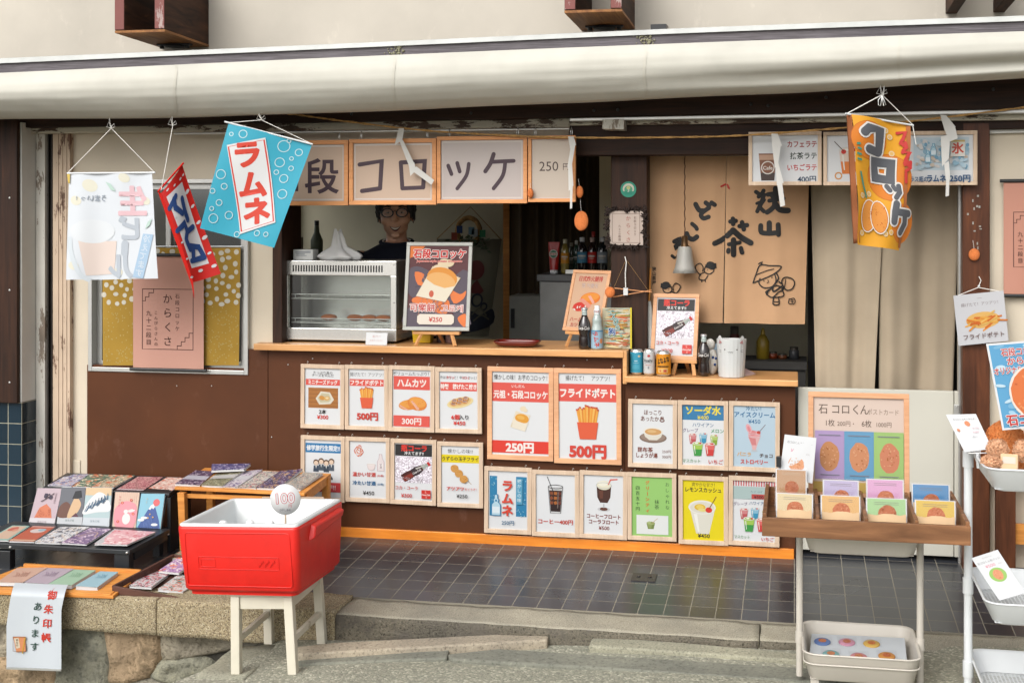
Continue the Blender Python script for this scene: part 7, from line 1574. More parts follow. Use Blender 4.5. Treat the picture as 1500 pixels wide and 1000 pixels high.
# pine bench with patterned books
t = thing('pine_bench', 'small orange pine table with patterned books beside the black stand', 'table', P(370, 741, -.25))
slab('top', [(255.5, 713), (446, 722), (485, 693), (300, 684.5)], (-.42, -.42, -.1, -.1), .014, M['bench_wood'], t)
for px, py, Y in ((267, 716, -.415), (309, 700, -.12), (478, 694, -.12), (446, 722, -.40)):
    a = P(px, py, Y); dx = .012 if px < 300 else 0; MB().hexa([(a.x-.016+dx, Y-.016, floor_z(Y)), (a.x+.016+dx, Y-.016, floor_z(Y)), (a.x+.016+dx, Y+.016, floor_z(Y)), (a.x-.016+dx, Y+.016, floor_z(Y)), (a.x-.018, Y-.018, a.z-.014), (a.x+.018, Y-.018, a.z-.014), (a.x+.018, Y+.018, a.z-.014), (a.x-.018, Y+.018, a.z-.014)]).build('leg', M['bench_wood'], t, bevel=.002)
MB().bar(P(448, 728, -.39), P(478, 703, -.13), .014, .04).build('rail', M['bench_wood'], t); MB().bar(P(262, 725, -.40)+Vector((.03, 0, .0)), P(440, 731, -.40), .012, .02).build('rail', M['bench_wood'], t)
Z2 = lambda *l: [(240+x/4.763, 670+y/4.763) for x, y in l]
TY = (-.16, -.16, -.40, -.40)
def tb(lab, cs, cover, draw=None, Ys=TY, th=.011): qbook(lab, Z2(*cs), Ys, th, cover, draw, 'patterned books on the pine table', 'cloth_book', 'book')
band = lambda c, a=.38, b=.66: (lambda F: F.rect(0, F.H*a, 100, F.H*b, c))
tb('navy flowered cloth book with a white band at the left end of the pine table', [(222, 88), (362, 94), (252, 190), (78, 180)], fl('navy flowers', '#4a3c58', ['#c9bcc8', '#8a6478', '#2c2848'], 60), band('#cfccd8'))
tb('olive green cloth book on the pine table', [(385, 98), (578, 78), (408, 196), (258, 190)], fl('olive flecks', '#7c7c64', ['#c8c4a4', '#4c5040', '#a08a6c'], 80), band('#d2cfcc', .3, .55))
tb('white edged cloth book with purple flowers on the pine table', [(560, 92), (690, 82), (515, 200), (375, 205)], fl('purple and white', '#c4bcc4', ['#5a4878', '#8a6c8c', '#e0dcd8'], 55), band('#dad8dc', .35, .6))
tb('cream cloth book with red and green sprigs on the pine table', [(690, 92), (805, 95), (640, 207), (490, 208)], fl('sprigs', '#cfc4b8', ['#a9646c', '#5a7a6a', '#4a4c70'], 55), band('#d8d4d4', .4, .62))
tb('dark blue book with gold flowers near the round price sign', [(812, 92), (968, 78), (795, 212), (645, 208)], fl('blue and gold', '#34345a', ['#c8a870', '#a9a0b8', '#8a4c50'], 60))
tb('grey floral cloth book behind the round price sign', [(975, 102), (1112, 104), (950, 218), (802, 212)], fl('grey floral', '#9a968c', ['#4c5c70', '#c8a08a', '#d8d4c8'], 60))
tb('navy patterned cloth book lying crosswise on top at the back of the pine table', [(335, 44), (606, 40), (560, 78), (330, 88)], fl('navy pattern', '#3c3c68', ['#b0a8c0', '#7c6c90'], 60), None, (-.14, -.14, -.22, -.22), .012)
# brown tray with floral books
t = thing('book_tray', 'dark brown wooden tray of floral notebooks behind the red cool box', 'tray', P(250, 885, -.9))
pf = [P(166, 857, -1.04), P(345, 889, -1.0), P(400, 842, -.6), P(254, 811, -.62)]; dwn = Vector((0, 0, -.045))
MB().hexa([q+dwn for q in pf]+[q+dwn*.85 for q in pf]).build('base', M['tray_dark'], t)
for i in range(4):
    a, b = pf[i], pf[(i+1) % 4]; MB().bar(a+dwn*.5, b+dwn*.5, .014, .045).build('rim', M['tray_dark'], t, bevel=.002)
RY = (-.74, -.74, -.97, -.97)
def rb(lab, cs, cover, draw, Ys): qbook(lab, cs, Ys, .012, cover, draw, 'floral notebooks in the brown tray')
rb('white notebook with red and black flowers and a plain band, nearest in the brown tray', [(222, 834), (250, 838), (222, 859), (189, 857)], fl('red black flowers', '#d8d4d4', ['#c8505c', '#2c3440', '#d88a94'], 50), band('#d8d8dc', .35, .68), RY)
rb('white notebook with teal leaves and orange flowers in the brown tray', [(262, 840), (300, 846), (268, 866), (231, 862)], fl('teal flowers', '#d4d6d4', ['#2c7c74', '#d8644a', '#e0a8a0'], 45), band('#dadcdc', .3, .62), RY)
rb('violet pink notebook with orange blooms in the brown tray', [(262, 815), (292, 818), (262, 838), (232, 835)], fl('violet blooms', '#b894b8', ['#e07850', '#e8d8dc', '#8a5c9c'], 36), None, (-.62, -.62, -.78, -.78))
rb('striped green and red notebook at the back of the brown tray', [(270, 803), (300, 806), (276, 819), (246, 817)], '#c9c4b0', lambda F: [F.rect(0, 12*k, 100, 12*k+5, ('#6a9470', '#d88a4c', '#c84c40')[k % 3]) for k in range(11)], (-.5, -.5, -.64, -.64))

# ------------------------------------------------------------------ stool and red cool box
gz = lambda p: ground_z(p.x)+.012*noise.noise(Vector((p.x*1.3, p.y*1.3, 0)))
t = thing('white_stool', 'white painted wooden stool carrying the red cool box', 'stool', (-.81, -1.30, -.149), None, (0, -.041, R(3)))
M['stool'] = peeling('worn white paint', S('#c9c3b2'), S('#a0967f'), .62, 'z', 14, .45)
hx, hy, st = .108, .178, .312
for sx in (-1, 1):
    for sy in (-1, 1):
        MB().bar((sx*(hx+.008), sy*(hy+.006), -.004), (sx*hx, sy*hy, st-.012), .036, .036, (0, 1, 0)).build('leg', M['stool'], t, world=False, bevel=.003)
for sy in (-1, 1): MB().box(-hx+.018, hx-.018, sy*hy-.010, sy*hy+.010, st-.062, st-.013).build('apron', M['stool'], t, world=False, bevel=.002)
for sx in (-1, 1):
    MB().box(sx*hx-.010, sx*hx+.010, -hy+.018, hy-.018, st-.062, st-.013).build('apron', M['stool'], t, world=False, bevel=.002)
    MB().bar((sx*(hx+.004), -hy+.015, .125), (sx*(hx+.004), hy-.015, .125), .02, .024).build('stretcher', M['stool'], t, world=False, bevel=.003)
MB().box(-hx-.018, hx+.018, -hy-.018, hy+.018, st-.012, st).build('seat', M['stool'], t, world=False, bevel=.004)
cz = -.15+st+.002
t = thing('cool_box', 'open red plastic cool box with white liner and pale round price sign', 'cool box', (-.875, -1.306, cz-.002), None, (0, -.041, -.02))
t['label'] = 'open red plastic cool box with white liner standing on the white stool'
W2, D2, HH = .256, .245, .276
def rrect(hw_, hd, r, n=7):
    out = []
    for cx, cy, a0 in ((hw_-r, -hd+r, -90), (hw_-r, hd-r, 0), (-hw_+r, hd-r, 90), (-hw_+r, -hd+r, 180)):
        for k in range(n): a = R(a0+90*k/(n-1)); out.append((cx+r*math.cos(a), cy+r*math.sin(a)))
    return out
def loft(m, rings, cap0=False, cap1=False, smooth=True):
    n = len(rings[0]); m.add([p for r_ in rings for p in r_], [(i*n+k, i*n+(k+1) % n, (i+1)*n+(k+1) % n, (i+1)*n+k) for i in range(len(rings)-1) for k in range(n)], smooth)
    if cap0: m.add(rings[0], [tuple(range(n))[::-1]])
    if cap1: m.add(rings[-1], [tuple(range(n))])
    return m
rg = lambda hw_, hd, r, z_: [(x, y, z_) for x, y in rrect(hw_, hd, r)]
M['coolred'] = plain('red moulded plastic', (.60, .011, .006, 1), .42, var=.06, nscale=20, bump=.08, bscale=350, scuff=.10)
m = MB(); loft(m, [rg(W2-.03, D2-.03, .03, 0), rg(W2-.03, D2-.03, .03, .016), rg(W2-.018, D2-.02, .035, .0165), rg(W2-.012, D2-.014, .035, .026), rg(W2-.006, D2-.007, .03, HH*.5), rg(W2, D2, .026, HH-.016), rg(W2-.001, D2-.001, .026, HH-.006), rg(W2-.006, D2-.006, .022, HH-.004)], True)
shell = m.build('shell', M['coolred'], t, world=False)
m = MB(); loft(m, [rg(W2-.0055, D2-.0055, .022, HH-.006), rg(W2-.005, D2-.005, .022, HH+.002), rg(W2-.010, D2-.010, .02, HH+.006), rg(W2-.024, D2-.024, .016, HH+.006), rg(W2-.030, D2-.030, .014, HH), rg(W2-.038, D2-.038, .02, HH*.4), rg(W2-.044, D2-.044, .03, .05)], False, True)
m.build('liner', plain('white moulded liner', (.60, .62, .62, 1), .35, var=.03, scuff=.08), t, world=False)
# raised panel, emblems, side grip
def relief(F): return F
F = Flat(W2*2*.86, HH*.8, .0); F.H
M['coolred2'] = M['coolred']
def outline(pts, wd, n=1):
    m = MB(); m.tube([(x, y, z_) for x, y, z_ in pts], wd, 6, close=True); return m
fy_ = lambda z_: -(D2-.014+.014*min(1, z_/HH)) -.0005
def rr(cx, cz_, hw_, hh, r): return [(cx+x, fy_(cz_+y), cz_+y) for x, y in rrect(hw_, hh, r, 5)]
outline(rr(0, HH*.52, W2*.86, HH*.38, .012), .0028).build('panel_edge', M['coolred'], t, world=False)
outline(rr(0, HH*.47, W2*.66, HH*.088, .004), .0018).build('logo_edge', M['coolred'], t, world=False)
outline(rr(-W2*.5, HH*.47, W2*.12, HH*.055, .006), .0016).build('logo', M['coolred'], t, world=False)
m = MB()
for k in range(9): zc_ = HH*(.46+.03*(k % 3)); m.tube([(W2*(.34+.03*k), fy_(zc_), zc_-.012), (W2*(.35+.03*k), fy_(zc_)-.001, zc_), (W2*(.36+.03*k), fy_(zc_), zc_-.010)], .0013, 5)
m.build('logo', M['coolred'], t, world=False)
m = MB(); x_ = W2-.002
for s_ in (1,):
    m.add([(s_*x_, -.11, HH-.02), (s_*x_, .20, HH-.02), (s_*(x_+.022), .20, HH-.03), (s_*(x_+.022), -.11, HH-.03), (s_*(x_-.004), -.14, HH-.085), (s_*(x_-.004), .19, HH-.06), (s_*(x_+.018), .19, HH-.055), (s_*(x_+.020), -.125, HH-.075)],
          [(0, 1, 2, 3), (3, 2, 6, 7), (4, 7, 6, 5), (0, 3, 7, 4), (1, 5, 6, 2)])
m.build('grip', M['coolred'], t, world=False, bevel=.006, seg=3)
# bottle tops in ice, price disc
wz_ = lambda px, py, z_: PZ(px, py, z_)
for px, lab in ((327, 'white bottle top at the left inside the red cool box'), (366, 'white bottle top in the middle of the red cool box'), (395, 'patterned white bottle top right of the middle in the red cool box')):
    q = wz_(px, 762, .43); tt = thing('bottled_drink', lab, 'bottle', (q.x, q.y, .187), 'bottles standing in the cool box')
    MB().lathe([(0, 0), (.028, 0), (.03, .01), (.03, .14), (.016, .19), (.015, .21), (0, .21)], (0, 0, 0), 16).build('body', M['clearglass'], tt, world=False)
    MB().lathe([(.017, .205), (.019, .212), (.018, .232), (.012, .242), (0, .244)], (0, 0, 0), 14).build('cap', M['capwhite'], tt, world=False)
q = PZ(418, 731, .52); t = thing('price_disc', 'round white sign reading 100 in red outlined figures standing in the cool box', 'sign', (q.x, q.y, .19), None, (0, 0, R(10)))
r_ = 22.5/pxm(q.y, q.x)
MB().lathe([(0, -.0015), (r_, -.0015), (r_, .0015), (0, .0015)], (0, 0, .33), 40, axis='y').build('disc', M['paperwhite'], t, world=False)
F = Flat(2*r_, 2*r_, .0003); F.text('100', 50, 44, 46, '#d8404a', .06, 66, rot=-4); F.text('100', 50, 44, 46, '#eceef0', .015, 66, rot=-4); F.text('円', 66, 70, 12, '#d8707a', 0); F.text('ひやしあめ', 50, 84, 9, '#8a8a90', .01, 36); o = F.build('print', t); o.location = (0, -.0018, .33)
MB().tube([(0, .003, .0), (0, .003, .33)], .004, 6).build('stick', M['frame_wood'], t, world=False)
# pale tray behind the cool box
t = thing('pale_board', 'pale wooden board edge showing behind the rim of the cool box', 'board', P(420, 733, -.7))
slab('board', [(380, 736), (478, 737), (474, 727), (384, 727)], (-.72, -.72, -.55, -.55), .02, M['frame_wood'], t)
for px in (392, 466): a = P(px, 735, -.62); MB().box(a.x-.015, a.x+.015, -.64, -.60, floor_z(-.62), a.z-.02).build('leg', M['frame_wood'], t)
# ------------------------------------------------------------------ beige trolley with the postcard tray
def qsheet(name, lab, cat, cs, Ys, draw, base='#eceef0', group=None, th=.0012, loc=None, part='print'):
    """a flat sheet filling four picture corners TL TR BR BL, each at its own depth"""
    p = [P(x, y, Y) for (x, y), Y in zip(cs, Ys)]; n_ = (p[1]-p[0]).cross(p[3]-p[0]).normalized()
    if n_.dot(CAM-p[0]) < 0: n_ = -n_
    t = thing(name, lab, cat, loc or (p[2]+p[3])/2, group)
    MB().hexa([q-n_*th for q in (p[3], p[2], p[1], p[0])]+[p[3], p[2], p[1], p[0]]).build('sheet', base if isinstance(base, str) else base, t)
    F = Flat(((p[1]-p[0]).length+(p[2]-p[3]).length)/2, ((p[3]-p[0]).length+(p[2]-p[1]).length)/2, .0001); draw(F); o = wloc(t)
    F.build(part, t, deform=lambda u, v, l: p[0]*(1-u)*(1-v)+p[1]*u*(1-v)+p[2]*u*v+p[3]*(1-u)*v+n_*(l+.0004)-o)
    t['_n'] = 0; del t['_n']; return t
def basket(t, x0, x1, y0, y1, zt_, h, mat, meshmat, taper=.02):
    cx, cy = (x0+x1)/2, (y0+y1)/2; hw_, hd = (x1-x0)/2, (y1-y0)/2; g_ = lambda a, b, r, z_: [(cx+x, cy+y, z_) for x, y in rrect(a, b, r, 6)]
    m = MB(); loft(m, [g_(hw_-taper-.012, hd-taper-.012, .03, zt_-h), g_(hw_-taper, hd-taper, .04, zt_-h+.008), g_(hw_, hd, .05, zt_-.004), g_(hw_+.003, hd+.003, .052, zt_), g_(hw_-.004, hd-.004, .048, zt_+.001), g_(hw_-.006, hd-.006, .047, zt_-.006), g_(hw_-taper-.004, hd-taper-.004, .038, zt_-h+.010)])
    b_ = m.build('basket', mat, t)
    MB().tube(g_(hw_+.001, hd+.001, .051, zt_-.001), .0035, 6, close=True).build('rim', mat, b_)
    m = MB(); a, c = hw_-taper-.006, hd-taper-.006; z_ = zt_-h+.006
    nx, ny = int(2*a/.013), int(2*c/.013)
    for i in range(nx+1): x = cx-a+2*a*i/nx; m.box(x-.0022, x+.0022, cy-c, cy+c, z_, z_+.0015)
    for j in range(ny+1): y = cy-c+2*c*j/ny; m.box(cx-a, cx+a, y-.0022, y+.0022, z_+.0008, z_+.0023)
    m.build('mesh_floor', meshmat, b_)
    return b_
t = thing('beige_trolley', 'beige metal trolley carrying the wooden postcard tray', 'trolley', (1.475, -1.45, -.05))
bx0, bx1, by0, by1 = 1.272, 1.672, -1.645, -1.262
basket(t, bx0, bx1, by0, by1, .114, .10, M['beige_metal'], M['beige_metal']); basket(t, bx0, bx1, by0, by1, .538, .078, M['beige_metal'], M['beige_metal'])
MB().tube([(x, y, .078) for x, y in [((bx0+bx1)/2+a, (by0+by1)/2+b) for a, b in rrect((bx1-bx0)/2-.002, (by1-by0)/2-.002, .045, 6)]], .003, 6, close=True).build('rim', M['beige_metal'], t)
for x in (bx0-.012, bx1+.012):
    MB().tube([(x, -1.45, -.03), (x, -1.45, .535)], .0125, 12).build('leg', M['beige_metal'], t)
    MB().tube([(x, -1.45, .09), (x, -1.45, .13)], .0155, 12).build('collar', M['beige_metal'], t)
for x in (bx0+.04, bx1-.04):
    for y in (by0+.05, by1-.05): MB().lathe([(0, -.008), (.02, -.008), (.022, 0), (.02, .008), (0, .008)], (x, y, ground_z(x)+.022), 14, axis='x').build('wheel', M['black'], t); MB().box(x-.014, x+.014, y-.01, y+.01, ground_z(x)+.036, .02).build('caster', M['beige_metal'], t)
t = thing('card_tray', 'brown stained wooden tray divided in four, full of postcards, on the beige trolley', 'tray', (1.475, -1.46, .54))
tx0, tx1, ty0, ty1, tz0, tz1 = 1.132, 1.822, -1.735, -1.20, .541, .604
MB().box(tx0+.002, tx1-.002, ty0+.002, ty1-.002, tz0, tz0+.010).build('base', M['tray_wood'], t)
for a in ((tx0, tx1, ty0, ty0+.018), (tx0, tx1, ty1-.014, ty1)): MB().box(a[0], a[1], a[2], a[3], tz0-.001, tz1).build('rim', M['tray_wood'], t, bevel=.002)
for x in (tx0+.001, tx1-.015): MB().box(x, x+.014, ty0+.0185, ty1-.0145, tz0+.0105, tz1+.012).build('rim', M['tray_wood'], t, bevel=.002)
for px in (1196, 1263.5, 1333): x = XR(px, -1.45); MB().box(x-.006, x+.006, ty0+.0185, ty1-.0145, tz0+.0105, tz1+.008).build('divider', M['tray_wood'], t, bevel=.001)
# postcards in sleeves
M['kraft'] = plain('kraft paper', S('#d8b890', .84), .7)
M['sleeve'] = glass('clear sleeve', (.97, .97, .98, 1), .12, 1.4, True, .06)
rnd = random.Random(21)
def pack(px, ytop, Y, w_, col, lab, lines=True, big=False, extra=None):
    zb = tz0+.011; b = at(px, Y, zb); h = P(px, ytop, Y).z-zb
    t = thing('postcard_pack', lab, 'postcards', b, 'postcard packs in the wooden tray', (R(-9), 0, R(rnd.uniform(-2, 2))))
    MB().box(-w_/2, w_/2, .002, .014, 0, h-.006).build('cards', M['paperwhite'], t, world=False)
    F = Flat(w_*.94, (h-.008)*.98, .0002); F.base(col)
    if lines:
        for k in range(2): F.rect(18, 9+5*k, 82, 10+5*k, '#8a8078' if not big else '#d8c0a0')
    oval(F, 52, F.H*.5 if not big else F.H*.42, 24, '#d9825a', '#e8a078', '#b8603c', int(px), .95)
    if not big: F.poly([(0, F.H*.52), (22, F.H*.56), (40, F.H*.50), (66, F.H*.5), (84, F.H*.55), (100, F.H*.5), (100, F.H), (0, F.H)], M['kraft'])
    else: F.rect(0, F.H*.66, 100, F.H, '#b8834c'); F.text('石コロ', 50, F.H*.78, 11, '#6a4a30', 0)
    o = F.build('print', t); o.location = (0, .0012, (h-.006)/2)
    m = MB(); m.add([(-w_/2-.004, 0, 0), (w_/2+.004, 0, 0), (w_/2+.004, 0, h), (-w_/2-.004, 0, h)], [(0, 1, 2, 3)]); m.build('sleeve', M['sleeve'], t, world=False)
pack(1158.7, 686, -1.40, .112, '#c89868', 'kraft brown postcard pack with a big orange croquette, back left in the tray', True, True)
pack(1231.9, 701.5, -1.41, .128, '#cdbfe2', 'lilac postcard pack in the back row of the tray'); pack(1297, 700.5, -1.42, .132, '#eeb2da', 'pink postcard pack in the back row of the tray'); pack(1364, 707.5, -1.42, .132, '#4f95cc', 'blue postcard pack in the back row of the tray')
pack(1163.7, 721, -1.60, .128, '#efd8a4', 'pale cream postcard pack, front left in the tray'); pack(1231.5, 724, -1.60, .136, '#f4be6e', 'orange postcard pack in the front row of the tray'); pack(1299, 728, -1.60, .138, '#b2de98', 'light green postcard pack in the front row of the tray'); pack(1370.5, 731, -1.60, .136, '#f2ca4c', 'bright yellow postcard pack, front right in the tray')
def p_card(F):
    F.X = lambda x, y: (x, y*F.H/95.)
    for ch, x in zip('石コロくん', (12, 26, 37, 48, 58)): F.text(ch, x-1, 12, 11, '#6a5a50', .005)
    F.text('ポストカード', 77, 14, 6.5, '#a08e80', 0, 34); F.text('1枚', 19, 26, 7.5, '#6a5a50', .0); F.text('200円・', 36, 26.5, 6, '#8a786a', .0, 20); F.text('6枚', 59, 26, 7.5, '#6a5a50', .0); F.text('1000円', 78, 26.5, 6, '#8a786a', 0, 24)
    for k, (c_, o) in enumerate((('#b8a0cc', '#cf9060'), ('#6ea6cc', '#d8946a'), ('#a8cc7c', '#d88a68'))):
        F.rect(2+32.4*k, 34, 34.4+32.4*k, 83, c_); oval(F, 18+33*k, 60, 11, o, '#e4a880', '#b8703f', 30+k, 1.36); F.rect(6+32.4*k, 38, 30+32.4*k, 38.8, '#8a8a98'); F.rect(8+32.4*k, 78, 29+32.4*k, 78.8, '#8a8a98')
    F.rect(0, 85, 100, 95.5, '#cfae5c')
framed((1184, 575.5, 1332, 727), 'framed_price_board', 'orange framed postcard price board standing at the back of the wooden tray', p_card, Y=-1.235, fw=.052, mat='frame_orange', paper='#e8d2c4', group=None, cat='sign', hooks=False, rot=(R(-3), 0, 0))
def p_350(F): F.text('石コロくんステッカー', 50, 22, 8.5, '#5a5458', .0, 78); F.text('¥350', 42, 48, 17, '#e890a8', .01); F.text('(税込)', 76, 52, 6, '#b0a8a8', 0); oval(F, 46, 88, 24, '#e8a478', '#f0b890', '#d08858', 40, 1.0)
t = qsheet('price_card', 'white price card reading ¥350 with a drawn croquette, at the left back of the tray', 'card', [(1149.5, 636), (1196, 641), (1190, 708), (1142, 694)], (-1.33, -1.33, -1.36, -1.36), p_350)
a = P(1141, 668, -1.37); b = P(1141, 684, -1.37); tt = thing('card_clip', 'black clip holding the ¥350 price card in the tray', 'clip', b); MB().box(b.x-.010, b.x+.008, -1.375, -1.362, b.z, a.z).build('jaw', M['black'], tt, bevel=.002); MB().tube([(b.x, -1.36, b.z+.002), (b.x+.005, -1.355, tz0+.011)], .003, 6).build('stem', M['wire'], tt)
# badges in the lower basket
cs = [(1189, 927.5), (1325, 934), (1331, 990), (1184, 978)]; Ys = (-1.315, -1.315, -1.585, -1.585)
t = qsheet('badge_board', 'pale blue white card board for badges in the lower basket of the beige trolley', 'board', cs, Ys, lambda F: F.base('#dde4ea'), '#dde4ea', th=.004)
p = [P(x, y, Y) for (x, y), Y in zip(cs, Ys)]; nb = (p[1]-p[0]).cross(p[3]-p[0]).normalized(); nb = nb if nb.z > 0 else -nb; ex = (p[1]-p[0]).normalized(); ey = nb.cross(ex)
Q = inv_quad(cs)
for k, (x, y, c_, o_, lab) in enumerate(((235, 688, '#6a88c0', '#d8845a', 'blue'), (390, 692, '#e0a0b8', '#d88060', 'pink'), (545, 702, '#ecc060', '#e0803c', 'yellow'), (290, 768, '#8cc4c4', '#e09468', 'teal'), (465, 785, '#e89aa0', '#e08a5c', 'salmon'), (640, 780, '#e8a050', '#d8703c', 'orange'))):
    u, v = Q(1150+x/4.286, 780+y/4.286); c0 = p[0]*(1-u)*(1-v)+p[1]*u*(1-v)+p[2]*u*v+p[3]*(1-u)*v
    M_ = Matrix((ex, ey, nb)).transposed().to_4x4(); tb_ = thing('round_badge', '%s rimmed round badge in a clear bag on the badge board' % lab, 'badge', c0+nb*.001, 'round badges on the badge board', M_.to_euler())
    MB().lathe([(0, 0), (.030, 0), (.030, .002), (.026, .005), (0, .006)], (0, 0, 0), 24).build('badge', c_, tb_, world=False)
    F = Flat(.036, .036, .0001); oval(F, 50, 50, 40, o_, '#eaa880', '#c0683c', 50+k, 1.0); oo = F.build('print', tb_); oo.rotation_euler = (R(-90), 0, 0); oo.location = (0, 0, .0064)
    MB().add([(-.036, -.036, .0075), (.036, -.036, .0075), (.036, .036, .0075), (-.036, .036, .0075)], [(0, 1, 2, 3)]).build('clear_bag', M['sleeve'], tb_, world=False)

# ------------------------------------------------------------------ white trolley at the right edge
t = thing('white_trolley', 'white metal trolley with three deep trays cut by the right picture edge', 'trolley', (2.1, -1.62, -.03))
for zt_ in (.825, .39, .098): basket(t, 1.852, 2.34, -1.872, -1.425, zt_, .078, M['white_metal'], M['white_metal'], .028)
for x in (1.836, 2.356):
    MB().tube([(x, -1.55, -.02), (x, -1.55, .874)], .0145, 14).build('pole', M['white_metal'], t)
    for zc_ in (.36, .07, .80): MB().tube([(x, -1.55, zc_-.03), (x, -1.55, zc_+.025)], .0185, 14).build('collar', M['white_metal'], t)
    MB().lathe([(.0155, 0), (.012, .012), (0, .014)], (x, -1.55, .872), 12).build('end_cap', M['white_metal'], t)
for x in (1.86, 2.30):
    for y in (-1.83, -1.47): MB().lathe([(0, -.009), (.022, -.009), (.024, 0), (.022, .009), (0, .009)], (x, y, ground_z(x)+.024), 14, axis='x').build('wheel', plain('pale rubber', (.5, .46, .42, 1), .5), t)
# plush croquettes
M['plush'] = speckle('orange plush', S('#e88a4a'), S('#cc6a2c'), S('#f4ac74'), 140, 1, 1, None, .012); M['plush2'] = speckle('peach plush', S('#f2bc96'), S('#dc9c70'), S('#f8d4b4'), 180, 1, 1, None, .01)
def plush(lab, px, py, rx, rz, Y, mat, seed):
    c0 = P(px, py, Y); k = pxm(Y, c0.x); t = thing('plush_toy', lab, 'plush toy', c0-Vector((0, 0, rz/k)), 'croquette shaped plush toys')
    m = MB(); r_ = Vector((rx/k, rx/k*.8, rz/k)); rn = random.Random(seed)
    m.ball((0, 0, rz/k), r_, 36, 26, lambda d: 1+.05*noise.noise(d*3+Vector((seed, 0, 0)))+.035*noise.noise(d*14+Vector((0, seed, 0))))
    for i in range(500):                         # tufts of pile
        d = Vector((rn.gauss(0, 1), rn.gauss(0, 1), rn.gauss(0, 1))).normalized(); q = Vector((d.x*r_.x, d.y*r_.y, d.z*r_.z+rz/k)); s_ = d.orthogonal().normalized()*.004; e = d*rn.uniform(.002, .006)+Vector((rn.uniform(-1, 1), rn.uniform(-1, 1), rn.uniform(-1, 1)))*.003
        m.add([q-s_, q+s_, q+e], [(0, 1, 2)])
    m.build('body', mat, t, world=False, fix=False)
    MB().box(-.006, .006, -r_.y*.2-.002, -r_.y*.2+.002, -.001, .012).build('label_tag', M['paperwhite'], t, world=False)
plush('big orange plush croquette standing behind the blue poster in the white trolley', 1472, 662, 33, 46, -1.56, M['plush'], 1)
plush('small peach plush toy at the left in the top tray of the white trolley', 1461, 658, 15, 15, -1.72, M['plush2'], 2); plush('small peach plush toy beside the kraft pack at the very right of the top tray', 1499, 660, 14, 16, -1.71, M['plush2'], 3); plush('small peach plush toy lying low in front in the top tray', 1453, 676, 15, 10, -1.78, M['plush2'], 4)
t = thing('kraft_pack', 'folded kraft paper pack in the top tray of the white trolley', 'packet', P(1478, 684, -1.80), None, (R(-20), 0, R(-12)))
MB().box(-.028, .028, 0, .012, -.01, .045).build('pack', M['kraft'], t, world=False, bevel=.004); MB().box(-.02, .02, -.001, -.0002, .012, .034).build('label', '#e8dccc', t, world=False)
def p_blue(F):
    rn = random.Random(5)
    for k in range(30): F.ell(rn.uniform(6, 94), rn.uniform(6, F.H-6), rn.uniform(4, 9), rn.uniform(2, 5), ('#a9d4ec', '#c8e4f2', '#7cb8dc')[k % 3], rn.uniform(-20, 20), 12)
    F.text('石段コロッケ', 50, 15, 13, '#c8403c', .035, 62, outline='#f4f6f8', ow=.06); F.text('からくさ', 50, 29, 13, '#c8403c', .035, 50, outline='#f4f6f8', ow=.06); F.text('オリジナルキーホルダー', 50, 43, 12, '#c8403c', .035, 92, outline='#f4f6f8', ow=.06)
    F.ell(56, 80, 36, 42, '#f2e6da', 0, 30); oval(F, 56, 80, 33, '#e2783c', '#ee9458', '#c8602a', 9, 1.2); F.text('石コロくん', 52, F.H-14, 18, '#c8403c', .05, 86, outline='#f4f6f8', ow=.06)
t = qsheet('shop_poster', 'sky blue laminated poster with white edge and big orange oval above the white trolley', 'poster', [(1444.5, 503.5), (1546, 496), (1566, 621), (1468.5, 630)], (-1.66, -1.66, -1.70, -1.70), lambda F: (F.rect(3, 3, 97, F.H-3, '#5fa8d4'), p_blue(F)), th=.003)
MB().tube([P(1510, 560, -1.64), P(1512, 640, -1.63), P(1512, 690, -1.63)], .004, 8).build('stand', M['wire'], t)
def p_badge(F): F.text('石コロくんキーホルダー', 55, 20, 9, '#5a5458', 0, 80); F.rect(30, 8, 70, 9, '#c8c4c8'); oval(F, 56, 38, 9, '#e89468', '#f0b088', '#d07c48', 61, 1.2); oval(F, 16, 62, 5, '#e89468', '#f0b088', '#d07c48', 62, 1.2); F.text('¥1700', 76, 58, 9, '#e0a0b0', 0); F.text('¥1800', 70, 74, 9, '#e0a0b0', 0); F.text('(税込)', 60, 92, 7, '#a0a0a8', 0)
t = qsheet('price_card', 'slanted white price card with a tiny croquette, left of the plush toys', 'card', [(1385.5, 607), (1429.5, 606), (1453.5, 657), (1413, 662)], (-1.60, -1.60, -1.66, -1.66), p_badge)
a = P(1432, 664, -1.66); MB().tube([a+Vector((-.03, 0, 0)), a+Vector((.03, 0, .003))], .003, 6).build('clip', M['wire'], t); MB().tube([a, a+Vector((.004, .01, -.05))], .006, 8).build('stem', M['white_metal'], t)
def p_500(F): F.text('石コロくん', 50, 16, 7, '#b0a8a8', 0, 40); F.text('石コロくん缶バッジ', 48, 34, 11, '#5a5458', 0, 84); F.text('¥500', 44, 54, 18, '#ea90a4', .01); F.text('(税込)', 80, 56, 6, '#b0a8a8', 0); F.ell(50, 100, 30, 32, '#a4cc70', 0, 26); oval(F, 50, 100, 17, '#e8a078', '#f2b894', '#d08050', 71, 1.4)
qsheet('price_card', 'white price card reading ¥500 above a green rimmed oval', 'card', [(1423, 817), (1461.5, 804.5), (1502, 868), (1464, 879)], (-1.70, -1.68, -1.82, -1.84), p_500)
t = thing('brown_card', 'brown card lying in the middle tray of the white trolley', 'card', P(1495, 878, -1.75)); MB().obox((2.02, -1.75, .335), (.12, .1, .004), (0, 0, .2)).build('card', M['kraft'], t); MB().obox((2.02, -1.75, .338), (.09, .07, .001), (0, 0, .2)).build('print', '#c89468', t)

